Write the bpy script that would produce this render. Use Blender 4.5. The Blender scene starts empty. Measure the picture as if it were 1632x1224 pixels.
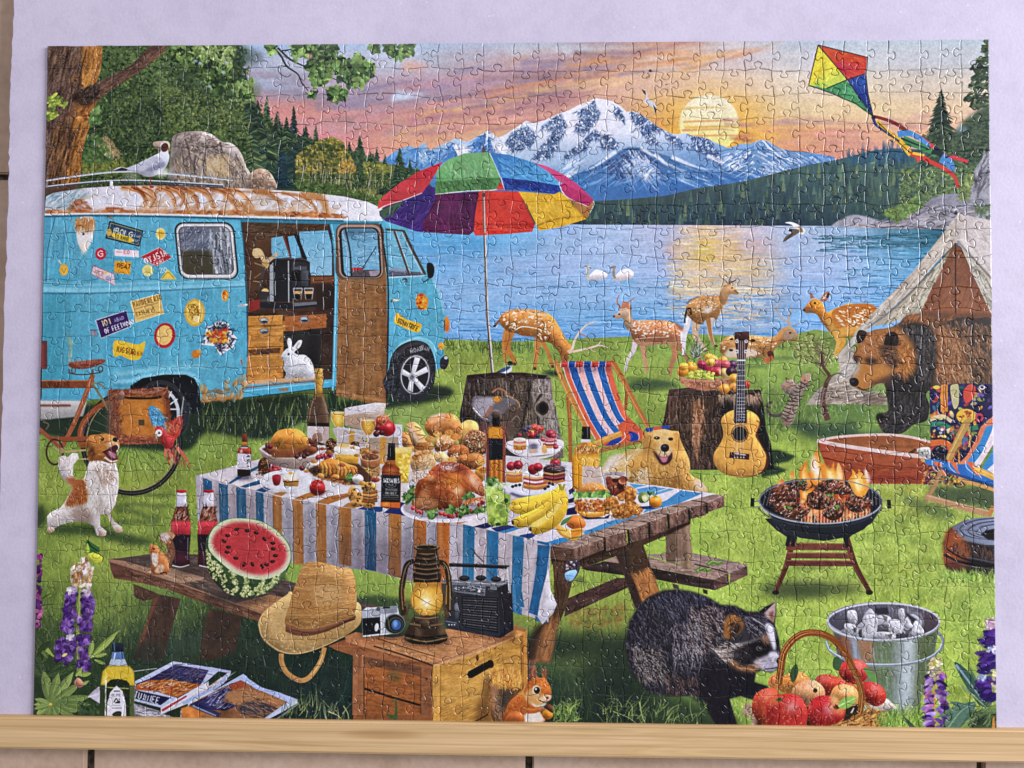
import bpy, bmesh, math
import numpy as np
from mathutils import Matrix, Vector
from mathutils.geometry import tessellate_polygon

S = bpy.context.scene
COL = S.collection
# ------------------------------------------------------------------ camera, light, exposure
PW, PH = 0.70, 0.50                 # the finished puzzle, metres
ZT = 0.014                          # its printed face above the floor
def _hom(a, b):
    A = []
    for (x, y), (u, v) in zip(a, b):
        A.append([x, y, 1, 0, 0, 0, -u*x, -u*y, -u]); A.append([0, 0, 0, x, y, 1, -v*x, -v*y, -v])
    return np.linalg.svd(np.array(A, float))[2][-1].reshape(3, 3)
FPX = 1180.
CORN = [(75, 73), (1576, 62), (1590, 1166), (53, 1140)]
_H = _hom([(-PW/2, PH/2), (PW/2, PH/2), (PW/2, -PH/2), (-PW/2, -PH/2)], CORN)
_B = np.linalg.inv(np.array([[FPX, 0, 816], [0, FPX, 612], [0, 0, 1.]])) @ _H
_B /= np.linalg.norm(_B[:, 0])
if _B[2, 2] < 0: _B = -_B
_r1 = _B[:, 0]; _r2 = _B[:, 1]-_r1*(_r1 @ _B[:, 1]); _r2 /= np.linalg.norm(_r2)
ROT = np.c_[_r1, _r2, np.cross(_r1, _r2)]
CAMPOS = -ROT.T @ _B[:, 2] + np.array([0, 0, ZT])
cd = bpy.data.cameras.new('camera'); cam = bpy.data.objects.new('camera', cd); COL.objects.link(cam)
cd.sensor_width = 36; cd.lens = FPX/1632*36; cd.clip_start = .01; cd.clip_end = 60
_m = np.eye(4); _m[:3, :3] = ROT.T @ np.diag([1, -1, -1]); _m[:3, 3] = CAMPOS
cam.matrix_world = Matrix(_m.tolist())
S.camera = cam
def onplane(u, v, z):
    """the point of the plane at height z seen at survey point u, v of the photograph"""
    d = ROT.T @ np.array([(u-816)/FPX, (v-612)/FPX, 1.]); t = (z-CAMPOS[2])/d[2]
    return CAMPOS[0]+d[0]*t, CAMPOS[1]+d[1]*t

W = bpy.data.worlds.new('World'); S.world = W; W.use_nodes = True
W.node_tree.nodes['Background'].inputs[0].default_value = (.93, .89, .93, 1)
W.node_tree.nodes['Background'].inputs[1].default_value = .31
def area(name, loc, to, sx, sy, power, col):
    l = bpy.data.lights.new(name, 'AREA'); l.shape = 'RECTANGLE'; l.size = sx; l.size_y = sy; l.energy = power; l.color = col
    o = bpy.data.objects.new(name, l); COL.objects.link(o); o.location = loc
    o.rotation_euler = (Vector(to)-Vector(loc)).to_track_quat('-Z', 'Y').to_euler()
# daylight from the window to the right, and the paler room light from beyond the top edge
area('window_light', (3.5, .8, 1.6), (0, 0, 0), 1.5, 1.8, 292, (.90, .92, 1))
area('room_light', (.1, 2.0, 2.5), (0, .1, 0), 2.2, 1.0, 34, (.92, .88, 1))
S.view_settings.view_transform = 'Standard'; S.view_settings.look = 'None'
S.view_settings.exposure = 0; S.view_settings.gamma = 1

# ------------------------------------------------------------------ materials and mesh helpers
def mat(name, base, rough=.6, spec=.4, build=None):
    m = bpy.data.materials.new(name); m.use_nodes = True
    nt = m.node_tree; p = nt.nodes['Principled BSDF']
    p.inputs['Base Color'].default_value = (*base, 1); p.inputs['Roughness'].default_value = rough
    p.inputs['Specular IOR Level'].default_value = spec
    if build: build(nt, p)
    return m
def nd(nt, t, **k):
    n = nt.nodes.new(t)
    for a, b in k.items():
        if a in n.inputs: n.inputs[a].default_value = b
        else: setattr(n, a, b)
    return n
def ramp(nt, stops):
    r = nt.nodes.new('ShaderNodeValToRGB'); e = r.color_ramp.elements
    e[0].position, e[0].color = stops[0][0], (*stops[0][1], 1); e[1].position, e[1].color = stops[-1][0], (*stops[-1][1], 1)
    for p, c in stops[1:-1]: x = e.new(p); x.color = (*c, 1)
    return r
def bump(nt, p, src, strength, dist):
    b = nd(nt, 'ShaderNodeBump', Strength=strength, Distance=dist); nt.links.new(src, b.inputs['Height']); nt.links.new(b.outputs[0], p.inputs['Normal'])
def coords(nt, scale=(1, 1, 1)):
    t = nd(nt, 'ShaderNodeTexCoord'); m = nd(nt, 'ShaderNodeMapping', Scale=scale); nt.links.new(t.outputs['Object'], m.inputs[0]); return m.outputs[0]
def foam(nt, p):
    v = coords(nt); n1 = nd(nt, 'ShaderNodeTexNoise', Scale=420., Detail=4.); n2 = nd(nt, 'ShaderNodeTexNoise', Scale=9., Detail=3.); n3 = nd(nt, 'ShaderNodeTexVoronoi', Scale=70.)
    for n in (n1, n2, n3): nt.links.new(v, n.inputs['Vector'])
    r = ramp(nt, [(.35, (.53, .48, .60)), (.65, (.58, .53, .65))]); nt.links.new(n2.outputs[0], r.inputs[0])
    mx = nd(nt, 'ShaderNodeMixRGB', blend_type='MULTIPLY'); mx.inputs[0].default_value = .12
    nt.links.new(r.outputs[0], mx.inputs[1]); nt.links.new(n1.outputs[0], mx.inputs[2])
    n4 = nd(nt, 'ShaderNodeTexNoise', Scale=55., Detail=8.); n4.inputs['Roughness'].default_value = .75; nt.links.new(v, n4.inputs['Vector']); r4 = ramp(nt, [(.36, (.86, .85, .86)), (.55, (1, 1, 1))]); nt.links.new(n4.outputs[0], r4.inputs[0])
    m5 = nd(nt, 'ShaderNodeMixRGB', blend_type='MULTIPLY'); m5.inputs[0].default_value = .6; nt.links.new(mx.outputs[0], m5.inputs[1]); nt.links.new(r4.outputs[0], m5.inputs[2]); mx = m5
    fl = ramp(nt, [(.0, (.82, .8, .88)), (.055, (.82, .8, .88)), (.07, (0, 0, 0))]); nt.links.new(n3.outputs['Distance'], fl.inputs[0])
    sc = nd(nt, 'ShaderNodeMixRGB', blend_type='LIGHTEN'); sc.inputs[0].default_value = .3
    nt.links.new(mx.outputs[0], sc.inputs[1]); nt.links.new(fl.outputs[0], sc.inputs[2]); nt.links.new(sc.outputs[0], p.inputs['Base Color'])
    bump(nt, p, n1.outputs[0], .16, .0008)
def wood(nt, p):
    v = coords(nt, (2.2, 70, 60)); n = nd(nt, 'ShaderNodeTexNoise', Scale=1.6, Detail=5., Distortion=1.2); nt.links.new(v, n.inputs['Vector'])
    v2 = coords(nt, (6, 260, 200)); n2 = nd(nt, 'ShaderNodeTexNoise', Scale=2., Detail=3.); nt.links.new(v2, n2.inputs['Vector'])
    r = ramp(nt, [(.30, (.49, .32, .14)), (.42, (.68, .465, .235)), (.5, (.60, .40, .19)), (.62, (.72, .50, .27)), (.75, (.63, .43, .21))]); nt.links.new(n.outputs[0], r.inputs[0])
    mx = nd(nt, 'ShaderNodeMixRGB', blend_type='MULTIPLY'); mx.inputs[0].default_value = .28; nt.links.new(r.outputs[0], mx.inputs[1]); nt.links.new(n2.outputs[0], mx.inputs[2])
    vw = coords(nt, (1.0, 16, 9)); w3 = nd(nt, 'ShaderNodeTexWave', Scale=3.1, Distortion=9., Detail=3., bands_direction='Y'); w3.inputs['Detail Scale'].default_value = .55; nt.links.new(vw, w3.inputs['Vector'])
    r3 = ramp(nt, [(.0, (.72, .66, .6)), (.16, (.98, .97, .96)), (1, (1, 1, 1))]); nt.links.new(w3.outputs[0], r3.inputs[0])
    m3 = nd(nt, 'ShaderNodeMixRGB', blend_type='MULTIPLY'); m3.inputs[0].default_value = .55; nt.links.new(mx.outputs[0], m3.inputs[1]); nt.links.new(r3.outputs[0], m3.inputs[2])
    vk = coords(nt, (3.1, 26, 26)); k3 = nd(nt, 'ShaderNodeTexVoronoi', Scale=1.); nt.links.new(vk, k3.inputs['Vector']); rk = ramp(nt, [(.0, (.42, .28, .17)), (.06, (.62, .46, .3)), (.11, (1, 1, 1))]); nt.links.new(k3.outputs['Distance'], rk.inputs[0])
    m4 = nd(nt, 'ShaderNodeMixRGB', blend_type='MULTIPLY'); m4.inputs[0].default_value = .5; nt.links.new(m3.outputs[0], m4.inputs[1]); nt.links.new(rk.outputs[0], m4.inputs[2])
    nt.links.new(m4.outputs[0], p.inputs['Base Color']); bump(nt, p, n2.outputs[0], .2, .0006)
def tile(nt, p):
    v = coords(nt); n = nd(nt, 'ShaderNodeTexNoise', Scale=14., Detail=6.); n2 = nd(nt, 'ShaderNodeTexNoise', Scale=160., Detail=4.)
    for q in (n, n2): nt.links.new(v, q.inputs['Vector'])
    r = ramp(nt, [(.28, (.45, .31, .215)), (.5, (.57, .41, .30)), (.72, (.60, .46, .36))]); nt.links.new(n.outputs[0], r.inputs[0])
    mx = nd(nt, 'ShaderNodeMixRGB', blend_type='MULTIPLY'); mx.inputs[0].default_value = .35; nt.links.new(r.outputs[0], mx.inputs[1]); nt.links.new(n2.outputs[0], mx.inputs[2])
    nt.links.new(mx.outputs[0], p.inputs['Base Color']); bump(nt, p, n2.outputs[0], .3, .001)
def grout(nt, p):
    v = coords(nt); n = nd(nt, 'ShaderNodeTexNoise', Scale=300., Detail=4.); nt.links.new(v, n.inputs['Vector'])
    r = ramp(nt, [(.4, (.035, .028, .02)), (.62, (.10, .085, .065))]); nt.links.new(n.outputs[0], r.inputs[0]); nt.links.new(r.outputs[0], p.inputs['Base Color']); bump(nt, p, n.outputs[0], .6, .002)
M_FOAM = mat('lilac_foam', (.57, .52, .7), .62, .3, foam); M_WOOD = mat('pale_pine', (.6, .42, .22), .55, .35, wood)
M_TILE = mat('terracotta_tile', (.36, .24, .17), .6, .35, tile); M_GROUT = mat('dark_grout', (.05, .04, .03), .9, .2, grout)
M_CARD = mat('grey_card', (.13, .135, .15), .9, .1)
def link(name, verts, faces, mats, parent=None, smooth=False):
    me = bpy.data.meshes.new(name); me.from_pydata(verts, [], faces); me.update()
    for m in mats: me.materials.append(m)
    o = bpy.data.objects.new(name, me); COL.objects.link(o)
    if parent: o.parent = parent
    return o
def slab(name, outline, z0, z1, m, bev=.001, parent=None, seg=2):
    """a prism with a rounded upper rim"""
    bm = bmesh.new(); n = len(outline)
    lo = [bm.verts.new((x, y, z0)) for x, y in outline]; hi = [bm.verts.new((x, y, z1)) for x, y in outline]
    top = bm.faces.new(hi); bm.faces.new(lo[::-1])
    for i in range(n): bm.faces.new((lo[i], lo[(i+1) % n], hi[(i+1) % n], hi[i]))
    bm.normal_update()
    if bev: bmesh.ops.bevel(bm, geom=list(top.edges), offset=bev, segments=seg, affect='EDGES')
    me = bpy.data.meshes.new(name); bm.to_mesh(me); bm.free(); me.materials.append(m)
    o = bpy.data.objects.new(name, me); COL.objects.link(o)
    if parent: o.parent = parent
    return o

# ------------------------------------------------------------------ the setting: tiled floor
rs = np.random.RandomState(5)
gx = [onplane(u, 1215, 0)[0] for u in (143, 841, 1563)]
pitch = (gx[2]-gx[0])/2; gy0 = onplane(6, 282, 0)[1]; GAP = .0052
floor = link('floor', [(-3, -3, -.004), (3, -3, -.004), (3, 3, -.004), (-3, 3, -.004)], [(0, 1, 2, 3)], [M_GROUT])
floor['kind'] = 'structure'
for i in range(-2, 4):
    for j in range(-2, 3):
        x0, x1 = gx[0]+(i-1)*pitch+GAP/2, gx[0]+i*pitch-GAP/2; y0, y1 = gy0+j*pitch+GAP/2, gy0+(j+1)*pitch-GAP/2
        w = lambda: rs.randn()*.0005
        o = slab('floor_tile', [(x0+w(), y0+w()), ((x0+x1)/2, y0+w()), (x1+w(), y0+w()), (x1+w(), (y0+y1)/2), (x1+w(), y1+w()), ((x0+x1)/2, y1+w()), (x0+w(), y1+w()), (x0+w(), (y0+y1)/2)], -.0035, rs.rand()*.0004, M_TILE, .0012, floor)

# ------------------------------------------------------------------ foam board
ZB = ZT-.002
le = [onplane(u, v, ZB) for u, v in ((22, -60), (21, 0), (17, 90), (15, 150), (13, 235), (12, 300), (9, 400), (5, 500), (2.5, 620), (0, 740), (-4, 880), (-3, 905), (-9, 1000), (-14, 1120))]
rough = []
for a, b in zip(le[:-1], le[1:]):
    for t in np.linspace(0, 1, 9)[:-1]: rough.append((a[0]+(b[0]-a[0])*t+rs.randn()*.00035, a[1]+(b[1]-a[1])*t))
yb = onplane(816, 1158, ZB)[1]-.004
out = [(rough[-1][0], yb), (.47, yb-.008), (.47, rough[0][1]+.06), (rough[0][0], rough[0][1]+.06)]+rough
board = slab('foam_board', out, .0006, ZB, M_FOAM, .0008)
board['label'] = 'large lilac foam board lying under the finished jigsaw on the tiles'; board['category'] = 'board'

# ------------------------------------------------------------------ wooden batten along the lower edge
ZW = ZT+.0035
wt = [onplane(-120, 1141.5, ZW), onplane(1760, 1166.5, ZW)]; wb = [onplane(-120, 1192, ZW), onplane(816, 1205, ZW), onplane(1760, 1219, ZW)]
L_ = math.hypot(wt[1][0]-wt[0][0], wt[1][1]-wt[0][1]); an = math.atan2(wt[1][1]-wt[0][1], wt[1][0]-wt[0][0])
ca, sa = math.cos(an), math.sin(an); wid = (wt[0][1]-wb[0][1])*ca
bat = slab('wooden_batten', [(0, -wid), (L_/2, -wid-.0004), (L_, -wid+.0002), (L_, 0), (L_/2, .0003), (0, 0)], .0005, ZW, M_WOOD, .0016, None, 3)
bat.location = (wt[0][0], wt[0][1], 0); bat.rotation_euler = (0, 0, an)
bat['label'] = 'long pale pine batten lying along the lower edge of the jigsaw'; bat['category'] = 'wooden batten'

# ------------------------------------------------------------------ print painter
# The puzzle carries a flat print.  It is painted here, shape by shape, on a numpy
# canvas (no file is read) and becomes the ink on the faces of the pieces.
CW, CH = 2100, 1500
rng = np.random.RandomState(11)
def _homog(a, b):
    A = []
    for (x, y), (u, v) in zip(a, b):
        A.append([x, y, 1, 0, 0, 0, -u*x, -u*y, -u]); A.append([0, 0, 0, x, y, 1, -v*x, -v*y, -v])
    return np.linalg.svd(np.array(A, float))[2][-1].reshape(3, 3)
HM = _homog([(75, 73), (1576, 62), (1590, 1166), (53, 1140)], [(0, 0), (CW, 0), (CW, CH), (0, CH)])
HI = np.linalg.inv(HM)
CV = np.zeros((CH, CW, 3), np.float32)
FR = [0., 0., 1.]
LS = 1.385                                   # canvas pixels per survey unit
def Z(x0=0, y0=0, w=1632):
    FR[:] = [x0, y0, w/1632.]
def tr(p):
    p = np.asarray(p, float).reshape(-1, 2)
    q = np.c_[FR[0]+p[:, 0]*FR[2], FR[1]+p[:, 1]*FR[2], np.ones(len(p))] @ HM.T
    return q[:, :2]/q[:, 2:]
def ln_(v): return v*FR[2]*LS
def hx(c):
    if isinstance(c, str):
        return np.array([int(c[i:i+2], 16) for i in (0, 2, 4)], np.float32)/255.
    return np.asarray(c, np.float32)
def spl(p, closed=True, k=6):
    p = np.asarray(p, float).reshape(-1, 2); n = len(p)
    if n < 3: return p
    t = np.linspace(0, 1, k, endpoint=False)[:, None]
    if closed: a, b, c, d = np.roll(p, 1, 0), p, np.roll(p, -1, 0), np.roll(p, -2, 0)
    else:
        e = np.vstack([2*p[0]-p[1], p, 2*p[-1]-p[-2]]); a, b, c, d = e[:-3], e[1:-2], e[2:-1], e[3:]
    o = []
    for i in range(len(b)):
        o.append(.5*(2*b[i]+(c[i]-a[i])*t+(2*a[i]-5*b[i]+4*c[i]-d[i])*t**2+(3*b[i]-a[i]-3*c[i]+d[i])*t**3))
    o = np.vstack(o)
    return o if closed else np.vstack([o, p[-1:]])
def up(g, h, w):
    gh, gw = g.shape[:2]
    def ax(n, m):
        x = np.linspace(0, m-1, n); i = np.minimum(x.astype(int), m-2) if m > 1 else np.zeros(n, int)
        f = (x-i).astype(np.float32); return i, f*f*(3-2*f)
    iy, fy = ax(h, gh); ix, fx = ax(w, gw)
    if g.ndim == 3: fy, fx = fy[:, None, None], fx[None, :, None]
    else: fy, fx = fy[:, None], fx[None, :]
    r = g[iy]*(1-fy)+g[np.minimum(iy+1, gh-1)]*fy
    return r[:, ix]*(1-fx)+r[:, np.minimum(ix+1, gw-1)]*fx
def noise(sx, sy, octv=4, h=CH, w=CW):
    o = np.zeros((h, w), np.float32); amp = 1.; tot = 0
    for _ in range(octv):
        g = rng.rand(max(2, int(h/sy)+2), max(2, int(w/sx)+2)).astype(np.float32)*2-1
        o += amp*up(g, h, w); tot += amp*.6; amp *= .55; sx = max(sx/2, 1.5); sy = max(sy/2, 1.5)
    return np.clip(o/tot, -1.2, 1.2)
NA = noise(40, 40, 5); NB = noise(12, 12, 3); NHZ = noise(90, 7, 3); NVT = noise(7, 80, 3); NC = noise(160, 130, 4)
NF = noise(3, 3, 1)
def box(a, r):
    r = int(max(1, r))
    for axis in (0, 1):
        pad = [(0, 0), (0, 0)]; pad[axis] = (r+1, r)
        c = np.cumsum(np.pad(a, pad, mode='edge'), axis=axis, dtype=np.float64)
        n = a.shape[axis]
        a = ((c[2*r+1:2*r+1+n] - c[:n]) if axis == 0 else (c[:, 2*r+1:2*r+1+n]-c[:, :n]))/(2*r+1)
    return a.astype(np.float32)
def pmask(q, pad=0):
    x0 = max(0, int(np.floor(q[:, 0].min()))-pad); x1 = min(CW, int(np.ceil(q[:, 0].max()))+pad+1)
    y0 = max(0, int(np.floor(q[:, 1].min()))-pad); y1 = min(CH, int(np.ceil(q[:, 1].max()))+pad+1)
    if x1 <= x0 or y1 <= y0: return None
    w, h = x1-x0, y1-y0
    S = 4; ys = y0+(np.arange(h*S)+.5)/S
    p, n = q, np.roll(q, -1, 0)
    py, ny = p[:, 1][None], n[:, 1][None]; Y = ys[:, None]
    a = py <= Y; b = ny <= Y; cr = a != b
    dy = np.where(ny == py, 1e-9, ny-py)
    X = np.where(cr, p[:, 0][None]+(Y-py)*(n[:, 0]-p[:, 0])[None]/dy, 1e9)
    sg = np.where(cr, np.where(a, 1, -1), 0)
    K = int(cr.sum(1).max()) if cr.size else 0
    if K == 0: return None
    o = np.argsort(X, 1)[:, :K]; X = np.take_along_axis(X, o, 1); sg = np.take_along_axis(sg, o, 1)
    wd = np.cumsum(sg, 1); wt = ((wd != 0).astype(int)-((wd-sg) != 0).astype(int)).astype(np.float32)
    X = np.clip(X-x0, 0, w); i = X.astype(int); f = X-i
    D = np.zeros(h*S*(w+2), np.float64); base = (np.arange(h*S)*(w+2))[:, None]
    D += np.bincount((base+i).ravel(), (wt*(1-f)).ravel(), len(D))
    D += np.bincount((base+i+1).ravel(), (wt*f).ravel(), len(D))
    m = np.cumsum(D.reshape(h*S, w+2), 1)[:, :w].reshape(h, S, w).mean(1)
    return x0, y0, x1, y1, np.clip(m, 0, 1).astype(np.float32)
CLIP = [None]
class clip:
    def __init__(s, p, sm=0): s.p = p; s.sm = sm
    def __enter__(s):
        q = tr(s.p); q = spl(q) if s.sm else q
        m = pmask(q); full = np.zeros((CH, CW), np.float32)
        if m: full[m[1]:m[3], m[0]:m[2]] = m[4]
        s.old = CLIP[0]; CLIP[0] = full if s.old is None else full*s.old
    def __exit__(s, *a): CLIP[0] = s.old
LIGHT = np.array([.45, -.9])
def put(m, c, a=1, b=0, g=None, v=0, r=8, n=0, nt=None, li=None, rim=0):
    x0, y0, x1, y1, M = m
    if b: M = box(box(M, b), b)
    A = M*a
    if CLIP[0] is not None: A = A*CLIP[0][y0:y1, x0:x1]
    c = hx(c)
    col = np.broadcast_to(c, M.shape+(3,)).astype(np.float32)
    if g is not None:
        c2, ax, ay, bx, by = g; P = tr([ax, ay, bx, by]); d = P[1]-P[0]
        yy, xx = np.mgrid[y0:y1, x0:x1]
        t = np.clip(((xx-P[0, 0])*d[0]+(yy-P[0, 1])*d[1])/(d@d+1e-9), 0, 1).astype(np.float32)[..., None]
        col = c*(1-t)+hx(c2)*t
    if v:
        hgt = box(box(M, r), r); gy, gx = np.gradient(hgt)
        l = LIGHT if li is None else np.array(li)
        sh = (-gx*l[0]-gy*l[1])*r*2.2
        col = col*(1+v*np.clip(sh, -1, 1)[..., None])+np.clip(sh, 0, 1)[..., None]*v*.12
    if n:
        nn = (NA if nt is None else nt)[y0:y1, x0:x1]+.5*NB[y0:y1, x0:x1]
        col = col*(1+n*nn[..., None])
    T = CV[y0:y1, x0:x1]
    T += (np.clip(col, 0, 1)-T)*A[..., None]
def F(p, c, s=0, **k):
    q = tr(p); q = spl(q) if s else q
    m = pmask(q, int(3*k.get('b', 0)) if k.get('b', 0) else 0)
    if m: put(m, c, **k)
def E(cx, cy, rx, ry, c, rot=0, **k):
    t = np.linspace(0, 2*math.pi, 40, endpoint=False); ca, sa = math.cos(math.radians(rot)), math.sin(math.radians(rot))
    x, y = rx*np.cos(t), ry*np.sin(t)
    F(np.c_[cx+x*ca-y*sa, cy+x*sa+y*ca], c, **k)
def R(x0, y0, x1, y1, c, **k): F([x0, y0, x1, y0, x1, y1, x0, y1], c, **k)
def L(p, c, w, w2=None, s=1, **k):
    """stroke of width w (tapering to w2), in frame units"""
    q = tr(p)
    if s and len(q) > 2: q = spl(q, False)
    w, w2 = ln_(w)/2, ln_(w if w2 is None else w2)/2
    d = np.gradient(q, axis=0); d /= (np.linalg.norm(d, axis=1)[:, None]+1e-9)
    nrm = np.c_[-d[:, 1], d[:, 0]]; ww = np.maximum(np.linspace(w, w2, len(q)), .35)[:, None]
    m = pmask(np.vstack([q+nrm*ww, (q-nrm*ww)[::-1]]), int(3*k.get('b', 0)) if k.get('b', 0) else 0)
    if m: put(m, c, **k)
def pick(cols, n, j=.06):
    c = np.array([hx(x) for x in cols])[rng.randint(len(cols), size=n)]
    return np.clip(c*(1+j*rng.randn(n, 1)), 0, 1).astype(np.float32)
def inside(p, n, sm=0):
    q = tr(p); q = spl(q) if sm else q
    m = pmask(q)
    if m is None: return None, None
    yy, xx = np.nonzero(m[4] > .5)
    if len(yy) == 0: return None, None
    i = rng.randint(len(yy), size=n)
    return np.c_[xx[i]+m[0]+rng.rand(n), yy[i]+m[1]+rng.rand(n)], m
def hair(p, n, ln, ang, cols, w=1., sp=15, a=.75, bend=0, sm=0, keep=0, j=.08, sortv=1):
    """n thin strokes scattered in a region; ang in degrees (90 = up), or a function of survey x, y"""
    P, m = inside(p, n, sm)
    if P is None: return
    if callable(ang):
        q = np.c_[P, np.ones(n)] @ HI.T; q = q[:, :2]/q[:, 2:]; an = ang(q[:, 0], q[:, 1])
    else: an = np.full(n, float(ang))
    if sortv: P = P[np.argsort(P[:, 1])]; 
    an = np.radians(an+sp*rng.randn(n)); l = ln_(ln)*(.5+rng.rand(n)); C = pick(cols, n, j)
    st = int(max(3, ln_(ln)*1.5*1.1)); t = np.linspace(0, 1, st)[None]
    bd = np.radians(bend)*rng.randn(n)[:, None]*t if bend else 0
    X = P[:, :1]+np.cos(an[:, None]+bd)*l[:, None]*t; Y = P[:, 1:]-np.sin(an[:, None]+bd)*l[:, None]*t
    wp = max(1, ln_(w)); k = int(math.ceil(wp))
    ch = max(1, n//6)
    for s0 in range(0, n, ch):
        sl = slice(s0, s0+ch)
        for o in range(k):
            off = (o-(k-1)/2)
            xi = (X[sl]-np.sin(an[sl])[:, None]*off); yi = (Y[sl]-np.cos(an[sl])[:, None]*off)
            xi = xi.astype(int); yi = yi.astype(int)
            ok = (xi >= 0) & (xi < CW) & (yi >= 0) & (yi < CH)
            al = np.broadcast_to((a*(1-.75*t**1.5)), xi.shape)
            cc = np.broadcast_to(C[sl][:, None], xi.shape+(3,))
            xi, yi, al, cc = xi[ok], yi[ok], al[ok], cc[ok]
            if CLIP[0] is not None: al = al*CLIP[0][yi, xi]
            if keep:
                mm = np.zeros(len(xi)); g = (xi >= m[0]) & (xi < m[2]) & (yi >= m[1]) & (yi < m[3])
                mm[g] = m[4][yi[g]-m[1], xi[g]-m[0]]; al = al*mm
            CV[yi, xi] += (cc-CV[yi, xi])*al[:, None]
def dabs(p, n, rx, ry, cols, ang=None, sp=180, a=.9, sm=0, j=.1, pts=None, sz=.5):
    """n small elliptical dabs scattered in a region (leaves, spots, seeds)"""
    if pts is None:
        P, m = inside(p, n, sm)
        if P is None: return
    else: P = tr(pts); n = len(P)
    an = np.radians((0 if ang is None else ang)+sp*(rng.rand(n)*2-1)); C = pick(cols, n, j)
    s = 1-sz/2+sz*rng.rand(n); RX, RY = np.maximum(ln_(rx)*s, .6), np.maximum(ln_(ry)*s, .6)
    k = int(math.ceil(max(RX.max(), RY.max())))+1; g = np.arange(-k, k+1)
    gy, gx = [q.ravel() for q in np.meshgrid(g, g, indexing='ij')]
    ch = max(1, n//10)
    for s0 in range(0, n, ch):
        sl = slice(s0, s0+ch)
        bx = P[sl, 0].astype(int); by = P[sl, 1].astype(int)
        dx = gx[None]-(P[sl, 0]-bx)[:, None]+.5; dy = gy[None]-(P[sl, 1]-by)[:, None]+.5
        ca, sa = np.cos(an[sl])[:, None], np.sin(an[sl])[:, None]
        u = (dx*ca-dy*sa)/RX[sl][:, None]; w = (dx*sa+dy*ca)/RY[sl][:, None]
        d = np.sqrt(u*u+w*w); al = np.clip((1-d)*np.minimum(RX, RY)[sl][:, None]+.5, 0, 1)*a
        xi = bx[:, None]+gx[None]; yi = by[:, None]+gy[None]
        ok = (al > .02) & (xi >= 0) & (xi < CW) & (yi >= 0) & (yi < CH)
        cc = np.broadcast_to(C[sl][:, None], xi.shape+(3,))*(1+.1*(w+u*.3)+.1*np.sin(u*3+an[sl][:, None]*7))[..., None]
        xi, yi, al, cc = xi[ok], yi[ok], al[ok], np.clip(cc[ok], 0, 1)
        if CLIP[0] is not None: al = al*CLIP[0][yi, xi]
        CV[yi, xi] += (cc-CV[yi, xi])*al[:, None]
def grid(p, x0, y0, x1, y1, rows, a=1, b=0, n=0, nt=None, sm=0):
    """region filled from a coarse table of colours laid over the box x0..x1, y0..y1"""
    q = tr(p); q = spl(q) if sm else q
    m = pmask(q, 3*b)
    if not m: return
    G = np.array([[hx(c) for c in r.split()] for r in rows], np.float32)
    B = tr([x0, y0, x1, y1]).astype(int); w, h = max(2, B[1, 0]-B[0, 0]), max(2, B[1, 1]-B[0, 1])
    U = up(G, h, w)
    iy = np.clip(np.arange(m[1], m[3])-B[0, 1], 0, h-1); ix = np.clip(np.arange(m[0], m[2])-B[0, 0], 0, w-1)
    col = U[iy][:, ix]
    if n: col = col*(1+n*(NA if nt is None else nt)[m[1]:m[3], m[0]:m[2]][..., None])
    M = box(box(m[4], b), b) if b else m[4]
    if CLIP[0] is not None: M = M*CLIP[0][m[1]:m[3], m[0]:m[2]]
    T = CV[m[1]:m[3], m[0]:m[2]]; T += (np.clip(col, 0, 1)-T)*(M*a)[..., None]
FONT = dict(A='0,6 2,0 4,6;1,4 3,4', B='0,0 0,6 3,6 4,5 3,3 0,3;0,0 3,0 3,3', C='4,1 2,0 0,2 0,4 2,6 4,5', D='0,0 0,6 3,5 4,3 3,1 0,0',
  E='4,0 0,0 0,6 4,6;0,3 3,3', F='4,0 0,0 0,6;0,3 3,3', G='4,1 2,0 0,2 0,4 2,6 4,5 4,3 2,3', H='0,0 0,6;4,0 4,6;0,3 4,3', I='2,0 2,6',
  J='3,0 3,5 1,6 0,5', K='0,0 0,6;4,0 0,3 4,6', L='0,0 0,6 4,6', M='0,6 0,0 2,4 4,0 4,6', N='0,6 0,0 4,6 4,0', O='2,0 0,2 0,4 2,6 4,4 4,2 2,0',
  P='0,6 0,0 3,0 4,2 3,3 0,3', R='0,6 0,0 3,0 4,2 3,3 0,3;2,3 4,6', S='4,1 2,0 0,1 1,3 3,3 4,5 2,6 0,5', T='0,0 4,0;2,0 2,6', U='0,0 0,5 2,6 4,5 4,0',
  V='0,0 2,6 4,0', W='0,0 1,6 2,2 3,6 4,0', X='0,0 4,6;4,0 0,6', Y='0,0 2,3 4,0;2,3 2,6', Z='0,0 4,0 0,6 4,6')
FONT['0'] = FONT['O']; FONT['1'] = '1,1 2,0 2,6'; FONT["'"] = '2,0 2,2'; FONT['Q'] = FONT['O']+';3,4 4,6'
def text(t, x, y, h, c, rot=0, w=.6, th=.17, gap=.25, **k):
    """letters with their top left at x, y; cap height h"""
    ca, sa = math.cos(math.radians(rot)), math.sin(math.radians(rot)); cx = 0.
    for ch in t:
        if ch in FONT:
            for s in FONT[ch].split(';'):
                q = np.array([[float(v) for v in u.split(',')] for u in s.split()])
                X = cx+q[:, 0]/4*h*w; Y = q[:, 1]/6*h
                L(np.c_[x+X*ca-Y*sa, y+X*sa+Y*ca], c, h*th, s=0, **k)
        cx += h*(w+gap) if ch not in " I'1" else h*(w+gap)*.7
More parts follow.
